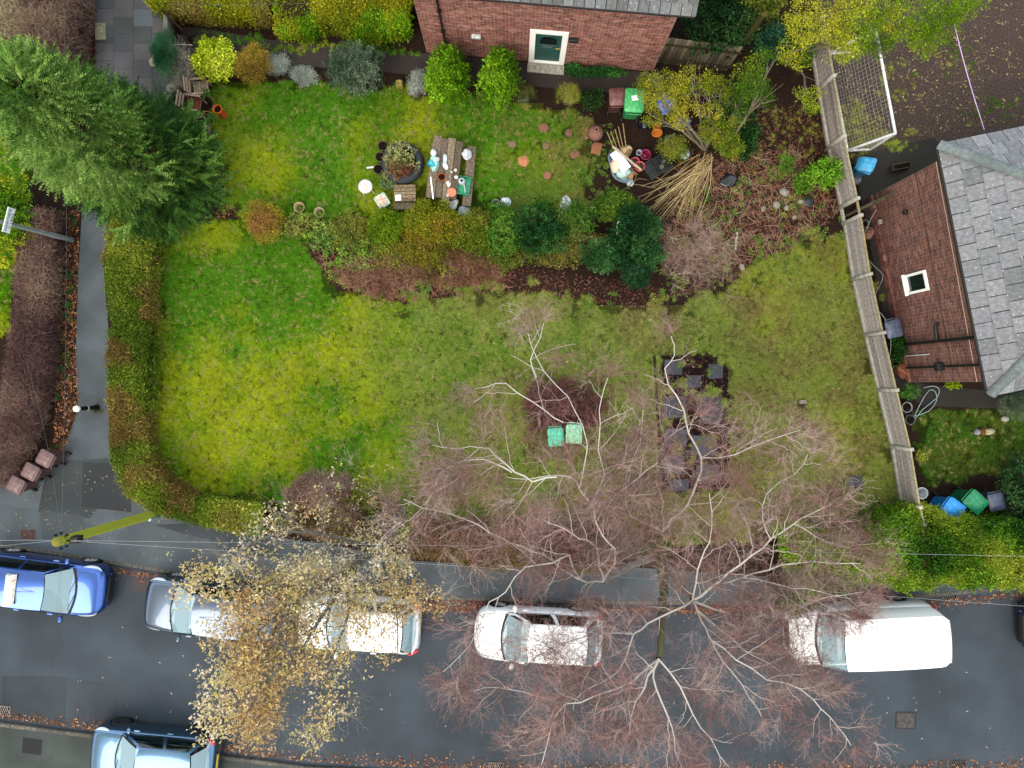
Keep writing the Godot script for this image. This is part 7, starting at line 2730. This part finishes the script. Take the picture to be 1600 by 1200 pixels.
	for k in 5:
		t = thing("wooden_stake", "%s pale stake leaning at the top of the junk pile" % ["leftmost", "second from the left", "middle", "fourth from the left", "rightmost"][k], "stake", at(966, 226), 0.2, "stakes in the junk pile")
		g = Geo.new()
		var a := Vector3(-0.18 + k * 0.09, 0.25, 0.35)
		g.bar(a, a + Vector3(-0.2 + k * 0.05, rf(0.1, 0.4), -0.8 + rf(-0.1, 0.1)), 0.018, c8(190, 164, 122), 6)
		part(t, "stake_rod", g, M.wood)
	for q in [["crimson bucket at the back of the junk pile", 1006, 246, 0.32, 0.17, c8(132, 22, 72), false], ["pink bucket filled with earth, left one", 990, 257, 0.3, 0.15, c8(214, 74, 100), true], ["coral pink bucket filled with earth, nearest the black crate", 997, 264, 0.32, 0.16, c8(222, 82, 90), true], ["small grey pot behind the pink buckets", 996, 243, 0.34, 0.09, c8(168, 176, 190), false]]:
		t = pot("bucket", q[0], q[1], q[2], q[3], q[4], q[5], M.plastic, q[6], "buckets in the junk pile")
		if q[6]:
			g = Geo.new()
			g.lathe(Transform3D.IDENTITY, [[q[4] * 0.9, q[3] * 0.86], [0.0, q[3] * 0.9]], 14, c8(126, 112, 92))
			part(t, "earth_fill", g, M.earth)
	for q in [["black plastic crate lying in the junk pile", 1016, 268, 0.62], ["second black crate behind, holding small pots", 1034, 258, 0.62]]:
		t = thing("black_crate", q[0], "crate", at(q[1], q[2]), q[3])
		var bk := c8(44, 48, 48)
		g = Geo.new()
		g.box(Transform3D(Basis.IDENTITY, Vector3(0, 0.02, 0)), Vector3(0.4, 0.03, 0.58), bk)
		part(t, "crate_floor", g, M.plastic)
		for s in [[Vector3(-0.2, 0.15, 0), Vector3(0.02, 0.3, 0.6)], [Vector3(0.2, 0.15, 0), Vector3(0.02, 0.3, 0.6)], [Vector3(0, 0.15, -0.29), Vector3(0.38, 0.3, 0.02)], [Vector3(0, 0.15, 0.29), Vector3(0.38, 0.3, 0.02)], [Vector3(0, 0.15, 0), Vector3(0.38, 0.28, 0.02)]]:
			g = Geo.new()
			g.box(Transform3D(Basis.IDENTITY, s[0]), s[1], bk)
			part(t, "crate_wall", g, M.plastic)
		for k in 5:
			g = Geo.new()
			g.box(Transform3D(Basis.IDENTITY, Vector3(-0.15 + k * 0.075, 0.29, 0)), Vector3(0.012, 0.015, 0.56), bk)
			part(t, "crate_bar", g, M.plastic)
	for q in [["little black pot in the second crate", 1028, 256, c8(40, 42, 44)], ["little grey pot in the second crate", 1036, 254, c8(120, 118, 108)], ["beige pot in the second crate", 1033, 262, c8(150, 140, 120)]]:
		pot("small_pot", q[0], q[1], q[2], 0.12, 0.06, q[3], M.plastic, false, "small pots in the black crate", 0.3)
	sack("plastic_sheet", "crumpled bright blue tarpaulin under the elder", "tarpaulin", 1040, 164, Vector3(0.6, 0.35, 0.62), [c8(80, 112, 206), c8(104, 136, 220), c8(70, 100, 196)], M.plastic, 0.55)
	sack("rubbish_bag", "black bin bag left of the orange pot", "bag", 1006, 196, Vector3(0.42, 0.32, 0.34), [c8(22, 24, 30), c8(34, 38, 48)], M.gloss, 0.5)
	t = pot("plant_pot", "orange clay pot lying on its side by the black bag", 1026, 197, 0.34, 0.17, c8(206, 124, 56), M.terracotta, false, "", 0.12, Vector3(1.1, 0.6, 0.6))
	t.position.y = 0.16
	sack("compost_bag", "blue, white and green compost bag under the elder", "bag", 1067, 192, Vector3(0.5, 0.24, 0.32), [c8(36, 92, 168), c8(206, 218, 226), c8(172, 186, 60)], M.plastic, 0.25)
	sack("plastic_sheet", "grey crumpled bag behind the junk pile", "bag", 1048, 222, Vector3(0.4, 0.3, 0.36), [c8(140, 146, 150), c8(160, 166, 170)], M.plastic, 0.5)
	sack("compost_bag", "pale blue and white bag beside the cut canes", "bag", 1068, 242, Vector3(0.34, 0.24, 0.3), [c8(196, 216, 218), c8(96, 196, 214)], M.plastic, 0.4)
	sack("rubbish_bag", "shredded black bag on the bramble ground", "bag", 1140, 284, Vector3(0.6, 0.14, 0.34), [c8(26, 26, 30), c8(36, 36, 40)], M.gloss, 0.6)
	sack("rubbish_bag", "black plastic pot lid near the fence gap", "lid", 1263, 316, Vector3(0.36, 0.12, 0.36), [c8(42, 44, 48)], M.plastic, 0.1)
	var k := 0
	for q in [[1226, 302, 0.26, "angular pale"], [1213, 322, 0.24, "largest white"], [1229, 326, 0.16, "small rounded"], [1250, 316, 0.2, "flat beige"], [1192, 326, 0.18, "narrow upright"], [1160, 418, 0.18, "grey-white lawn edge"], [1240, 340, 0.14, "lowest tan"]]:
		t = thing("rubble_stone", "%s stone on the rough earth left of the fence" % q[3], "stone", at(q[0], q[1]), rf(0, 3), "loose stones on the rough earth")
		g = Geo.new()
		blob(g, Transform3D(Basis.IDENTITY, Vector3(0, 0.04, 0)), Vector3(q[2], 0.13, q[2] * 1.25), 0.45, c8(200, 192, 172) * rf(0.8, 1.0), 8)
		part(t, "stone_body", g, M.stone)
	t = thing("white_offcut", "short white strip of wood on the bramble ground", "offcut", at(1150, 377), -0.1)
	g = Geo.new()
	slab(g, 0.06, 0.62, 0.02, 0.05, 0.006, 0.005, c8(222, 214, 196))
	part(t, "strip", g, M.wood_long)
	t = thing("white_bracket", "white bent plastic gutter bracket among the dark bushes", "debris", at(961, 362), 0.0)
	g = Geo.new()
	g.tube(PackedVector3Array([Vector3(-0.06, 0.9, 0.28), Vector3(-0.06, 0.92, 0.0), Vector3(-0.03, 0.92, -0.12), Vector3(0.12, 0.9, -0.13)]), PackedFloat32Array([0.03, 0.03, 0.03, 0.03]), 6, c8(226, 224, 214), true)
	part(t, "bracket_body", g, M.plain)
	t = thing("buried_brick", "pale brick lying in a small hole in the right of the lawn", "brick", at(1254, 628), 0.1)
	g = Geo.new()
	slab(g, 0.24, 0.13, 0.0, 0.07, 0.01, 0.01, c8(196, 176, 158))
	part(t, "brick_body", g, M.stone)
	# old paving in the lawn
	var old := Node3D.new()
	old.name = numbered("old_paving")
	add_child(old)
	old.set_meta("kind", "structure")
	for q in [[1052, 574, 0.62, 0.5], [1118, 580, 0.5, 0.5], [1084, 596, 0.5, 0.42], [1054, 636, 0.78, 0.74], [1110, 640, 0.74, 0.9], [1056, 684, 0.74, 0.62], [1100, 696, 0.86, 0.66], [1052, 726, 0.7, 0.62], [1106, 740, 0.8, 0.6], [1060, 758, 0.7, 0.4]]:
		g = Geo.new()
		slab(g, q[2], q[3], -0.03, 0.022 + rf(0, 0.01), 0.03, 0.008, c8(104, 102, 112) * rf(0.8, 1.05))
		piece(old, "paving_slab", g.mesh(M.paving), Transform3D(Basis(Vector3.UP, rf(-0.06, 0.06)), at(q[0], q[1])))
	g = Geo.new()
	slab(g, 0.09, 4.3, -0.02, 0.06, 0.01, 0.01, c8(66, 50, 44))
	piece(old, "timber_edge", g.mesh(M.wood_long), Transform3D(Basis(Vector3.UP, 0.06), at(1028, 655)))
	t = thing("dark_mat", "scrap of black rubber mat on the right of the lawn", "mat", at(1335, 752), 0.2)
	g = Geo.new()
	slab(g, 0.55, 0.4, 0.0, 0.02, 0.08, 0.006, c8(52, 50, 54))
	part(t, "mat_body", g, M.rubber)
	# right-hand garden
	t = thing("washing_line", "lilac plastic washing line across the earth yard", "washing line", at(1538, 203, 2.5))
	g = Geo.new()
	var pts := PackedVector3Array()
	var rad := PackedFloat32Array()
	for i in 15:
		pts.append((at(1480, -10, 2.6) - t.position) * (i / 14.0) + Vector3(0, -sin(PI * i / 14.0) * 0.08, 0))
		rad.append(0.012)
	g.tube(pts, rad, 6, c8(196, 168, 214))
	part(t, "line_cord", g, M.plain)
	g = Geo.new()
	g.bar(Vector3(0, 0, 0), Vector3(0.02, 0, 0.5), 0.012, c8(40, 40, 44))
	part(t, "hook", g, M.plain)
	t = thing("garden_hose", "looped pale blue hose on the small right lawn", "hose", at(1445, 640))
	for loop in [[[1424, 658], [1436, 632], [1450, 610], [1460, 612], [1462, 626], [1450, 642], [1428, 650]], [[1422, 664], [1440, 640], [1462, 622], [1466, 608], [1456, 603], [1442, 606]]]:
		g = Geo.new()
		pts = PackedVector3Array()
		for q in loop:
			pts.append(at(q[0], q[1]) - t.position + Vector3(0, 0.05, 0))
		limb(g, pts, 0.013, 0.013, 6, c8(166, 190, 196))
		part(t, "hose_loop", g, M.plastic)
	for q in [["clear plastic tub of pots against the fence, upper", 1411, 636, c8(150, 156, 158), 0.17], ["black pot with pale gravel against the fence", 1414, 645, c8(40, 40, 42), 0.13], ["dark planter against the fence beside the hose, lower", 1416, 655, c8(88, 92, 92), 0.16]]:
		pot("plant_pot", q[0], q[1], q[2], 0.26, q[4], q[3], M.plastic, true, "pots against the fence")
	t = thing("stone_ornament", "cream and brown garden ornament lying on the right lawn", "ornament", at(1534, 674), 0.05)
	g = Geo.new()
	blob(g, Transform3D(Basis.IDENTITY, Vector3(0.14, 0.12, 0)), Vector3(0.4, 0.22, 0.24), 0.12, c8(214, 202, 166), 10)
	part(t, "cream_body", g, M.stone)
	g = Geo.new()
	blob(g, Transform3D(Basis.IDENTITY, Vector3(-0.08, 0.13, 0)), Vector3(0.22, 0.24, 0.25), 0.15, c8(142, 98, 58), 9)
	part(t, "brown_shoulder", g, M.stone)
	g = Geo.new()
	blob(g, Transform3D(Basis.IDENTITY, Vector3(-0.24, 0.11, 0)), Vector3(0.2, 0.2, 0.24), 0.2, c8(176, 182, 188), 9)
	part(t, "grey_head", g, M.stone)
	t = thing("stone_ornament", "oval white stone in the flower bed above the ornament", "stone", at(1568, 654))
	g = Geo.new()
	blob(g, Transform3D(Basis.IDENTITY, Vector3(0, 0.08, 0)), Vector3(0.28, 0.16, 0.2), 0.15, c8(214, 212, 198), 9)
	part(t, "stone_body", g, M.stone)
	t = thing("dead_stick", "forked bare stick lying on the right lawn", "stick", at(1466, 698))
	g = Geo.new()
	limb(g, PackedVector3Array([at(1475, 713) - t.position + Vector3(0, 0.06, 0), at(1468, 698) - t.position + Vector3(0, 0.08, 0), at(1457, 688) - t.position + Vector3(0, 0.06, 0)]), 0.022, 0.012, 6, c8(168, 142, 110), 0.01)
	g.bar(at(1462, 692) - t.position + Vector3(0, 0.07, 0), at(1461, 685) - t.position + Vector3(0, 0.07, 0), 0.01, c8(168, 142, 110))
	part(t, "stick_body", g, M.bark)
	t = pot("white_bucket", "white bucket just behind the lower end of the fence", 1430, 768, 0.42, 0.19, c8(214, 222, 228), M.plastic, false)
	t = thing("green_ball", "dark green ball behind the fence beside the goal", "ball", at(1339, 254))
	g = Geo.new()
	blob(g, Transform3D(Basis.IDENTITY, Vector3(0, 0.14, 0)), Vector3(0.29, 0.29, 0.29), 0.0, c8(62, 96, 82), 12)
	part(t, "ball_body", g, M.plastic)
	t = thing("grey_tub", "round grey tub lid behind the fence below the blue bin", "tub", at(1334, 284))
	g = Geo.new()
	g.lathe(Transform3D.IDENTITY, [[0.0, 0.0], [0.13, 0.0], [0.15, 0.2], [0.16, 0.22], [0.1, 0.24], [0.0, 0.24]], 16, c8(108, 110, 122))
	part(t, "tub_body", g, M.plastic)
	sack("terracotta_heap", "heap of broken red clay by the lower end of the brown wall", "rubble", 1404, 580, Vector3(0.36, 0.3, 0.6), [c8(128, 80, 62), c8(150, 100, 80)], M.terracotta, 0.5)
	sack("folded_seat", "folded dusty pink cloth chair in the gap behind the fence", "chair", 1352, 366, Vector3(0.3, 0.4, 0.44), [c8(128, 96, 88), c8(110, 80, 74)], M.cloth, 0.4)
	t = thing("wall_planter", "wooden sill box beside the far end of the brown wall", "planter", at(1404, 262), 0.2)
	g = Geo.new()
	slab(g, 0.62, 0.22, 0.0, 0.22, 0.01, 0.01, c8(96, 82, 68))
	part(t, "box_body", g, M.wood)
	g = Geo.new()
	slab(g, 0.54, 0.14, 0.2, 0.235, 0.01, 0.006, c8(60, 48, 40))
	part(t, "soil", g, M.earth)
	for q in [["thin looping cable hanging from the fence near the gap", [[1344, 352, 0.6], [1352, 343, 0.5], [1358, 350, 0.3], [1352, 362, 0.5], [1362, 340, 0.9], [1370, 327, 1.2]]], ["thin cable along the fence beside the window", [[1356, 405, 1.0], [1368, 418, 0.6], [1380, 430, 0.3], [1375, 445, 0.2], [1368, 460, 0.5]]], ["thin cable hanging over the slate grey bin", [[1372, 485, 1.0], [1384, 500, 0.9], [1391, 525, 0.7], [1392, 545, 0.5], [1389, 560, 0.3]]]]:
		t = thing("loose_cable", q[0], "cable", at(q[1][0][0], q[1][0][1], q[1][0][2]), 0.0, "loose cables behind the fence")
		g = Geo.new()
		pts = PackedVector3Array()
		for w in q[1]:
			pts.append(at(w[0], w[1], w[2]) - t.position)
		limb(g, pts, 0.009, 0.009, 5, c8(150, 156, 158))
		part(t, "cable_strand", g, M.plain)
	# street fittings
	for q in [["drain grating by the kerb right of the van", 1486, 936, -0.06], ["drain grating at the lower kerb on the right", 1500, 1198, 0.0], ["drain grating at the lower kerb below the white small car", 775, 1201, 0.04], ["drain grating at the left edge by the lower kerb", 2, 1112, 0.12]]:
		t = thing("drain_grating", q[0], "drain", at(q[1], q[2]) + Vector3(0, -0.098, 0), -q[3], "drain gratings in the gutter")
		g = Geo.new()
		g.box(Transform3D(Basis.IDENTITY, Vector3(0, 0.001, 0)), Vector3(0.46, 0.008, 0.3), c8(10, 10, 11))
		part(t, "pit", g, M.matt)
		for s in [[Vector3(0, 0.012, -0.15), Vector3(0.5, 0.024, 0.03)], [Vector3(0, 0.012, 0.15), Vector3(0.5, 0.024, 0.03)], [Vector3(-0.24, 0.012, 0), Vector3(0.03, 0.024, 0.27)], [Vector3(0.24, 0.012, 0), Vector3(0.03, 0.024, 0.27)]]:
			g = Geo.new()
			g.box(Transform3D(Basis.IDENTITY, s[0]), s[1], c8(74, 72, 72))
			part(t, "frame_side", g, M.metal)
		for i in 6:
			g = Geo.new()
			g.box(Transform3D(Basis(Vector3.UP, 0.5), Vector3(-0.19 + i * 0.075, 0.012, 0)), Vector3(0.02, 0.016, 0.29), c8(96, 92, 92))
			part(t, "grate_bar", g, M.metal)
	for q in [["grey worn manhole cover in the road below the van", 1418, 1128, 0.62, 0.5, c8(104, 100, 98), -0.1], ["rusty rectangular cover in the pavement by the telegraph pole", 44, 835, 0.46, 0.3, c8(110, 86, 82), 0.0]]:
		t = thing("manhole_cover", q[0], "manhole cover", at(q[1], q[2]) + Vector3(0, q[6] + 0.002, 0), -0.03)
		g = Geo.new()
		slab(g, q[3], q[4], 0.0, 0.012, 0.02, 0.004, q[5])
		part(t, "cover_plate", g, M.stone)
		g = Geo.new()
		for s in [[Vector3(0, 0.008, -q[4] / 2 - 0.02), Vector3(q[3] + 0.08, 0.016, 0.03)], [Vector3(0, 0.008, q[4] / 2 + 0.02), Vector3(q[3] + 0.08, 0.016, 0.03)], [Vector3(-q[3] / 2 - 0.025, 0.008, 0), Vector3(0.03, 0.016, q[4])], [Vector3(q[3] / 2 + 0.025, 0.008, 0), Vector3(0.03, 0.016, q[4])]]:
			g.box(Transform3D(Basis.IDENTITY, s[0]), s[1], c8(64, 62, 62))
		part(t, "cover_frame", g, M.metal)
	for s in [-0.06, 0.03]:
		t = thing("marker_pole", "thin red-and-white striped pole under the yellow-leaved tree, %s of two" % ("left" if s < 0.0 else "right"), "pole", at(610, 850))
		g = Geo.new()
		for i in 8:
			g.bar(Vector3(s, 0.15 + i * 0.16, 0.0), Vector3(s, 0.15 + (i + 1) * 0.16, 0.0), 0.018, c8(226, 222, 218) if i % 2 else c8(196, 110, 104), 6)
		g.bar(Vector3(s, 0.0, 0.0), Vector3(s, 0.15, 0.0), 0.018, c8(226, 222, 218), 6)
		part(t, "striped_pole", g, M.plain)
	# path-side railing and fence by the lane
	t = thing("garden_gate", "low dark metal gate open beside the lime shrub", "gate", at(306, 74))
	g = Geo.new()
	g.tube(PackedVector3Array([at(316, 84) - t.position, at(306, 74) - t.position + Vector3(0, 0.6, 0), at(330, 66) - t.position + Vector3(0, 0.7, 0), at(344, 70) - t.position + Vector3(0, 0.5, 0)]), PackedFloat32Array([0.025, 0.025, 0.025, 0.025]), 6, c8(28, 28, 32))
	part(t, "gate_rail", g, M.metal)
	g = Geo.new()
	g.bar(at(258, 86) - t.position + Vector3(0, 0.8, 0), at(318, 88) - t.position + Vector3(0, 0.8, 0), 0.018, c8(176, 168, 158))
	part(t, "cross_pole", g, M.wood)
	t = thing("picket_gate", "dark slatted wooden gate at the end of the tarmac path", "gate", at(272, 36), -0.75)
	for i in 6:
		g = Geo.new()
		slab(g, 0.13, 0.02, 0.0, 0.95, 0.004, 0.004, c8(70, 52, 48), Transform3D(Basis.IDENTITY, Vector3(0.08 + i * 0.15, 0, 0)))
		part(t, "pale", g, M.wood)
	for y in [0.2, 0.75]:
		g = Geo.new()
		g.box(Transform3D(Basis.IDENTITY, Vector3(0.46, y, 0.03)), Vector3(0.95, 0.08, 0.03), c8(66, 50, 46))
		part(t, "rail", g, M.wood)
	t = thing("gate_post", "pale stone gate post at the corner of lane and path", "post", at(274, 50))
	g = Geo.new()
	slab(g, 0.16, 0.5, 0.0, 0.7, 0.02, 0.02, c8(148, 144, 138))
	part(t, "post_block", g, M.stone)
	t = thing("wire_fence", "chain wire fence with green posts above the tarmac path", "fence", at(362, 38))
	for q in [[362, 38], [441, 26], [530, 34]]:
		g = Geo.new()
		g.bar(at(q[0], q[1]) - t.position, at(q[0], q[1]) - t.position + Vector3(0, 1.25, 0), 0.03, c8(38, 76, 62), 8)
		part(t, "post", g, M.plain)
	g = Geo.new()
	for y in [0.5, 0.85, 1.2]:
		g.bar(at(290, 36) - t.position + Vector3(0, y, 0), at(362, 38) - t.position + Vector3(0, y, 0), 0.003, c8(110, 114, 110), 4)
		g.bar(at(362, 38) - t.position + Vector3(0, y, 0), at(530, 34) - t.position + Vector3(0, y, 0), 0.003, c8(110, 114, 110), 4)
	part(t, "wire_strands", g, M.metal)
	t = thing("lane_slab", "pale mossy concrete slab at the left edge of the lane", "slab", at(158, 50), 0.03)
	g = Geo.new()
	slab(g, 0.36, 0.58, 0.0, 0.06, 0.02, 0.012, c8(158, 156, 128))
	part(t, "slab_body", g, M.stone)
	t = thing("white_board", "white painted board end at the top of the lane", "board", at(140, 6), 0.15)
	g = Geo.new()
	slab(g, 0.1, 0.6, 0.0, 0.5, 0.01, 0.01, c8(206, 214, 222))
	part(t, "board_panel", g, M.plain)
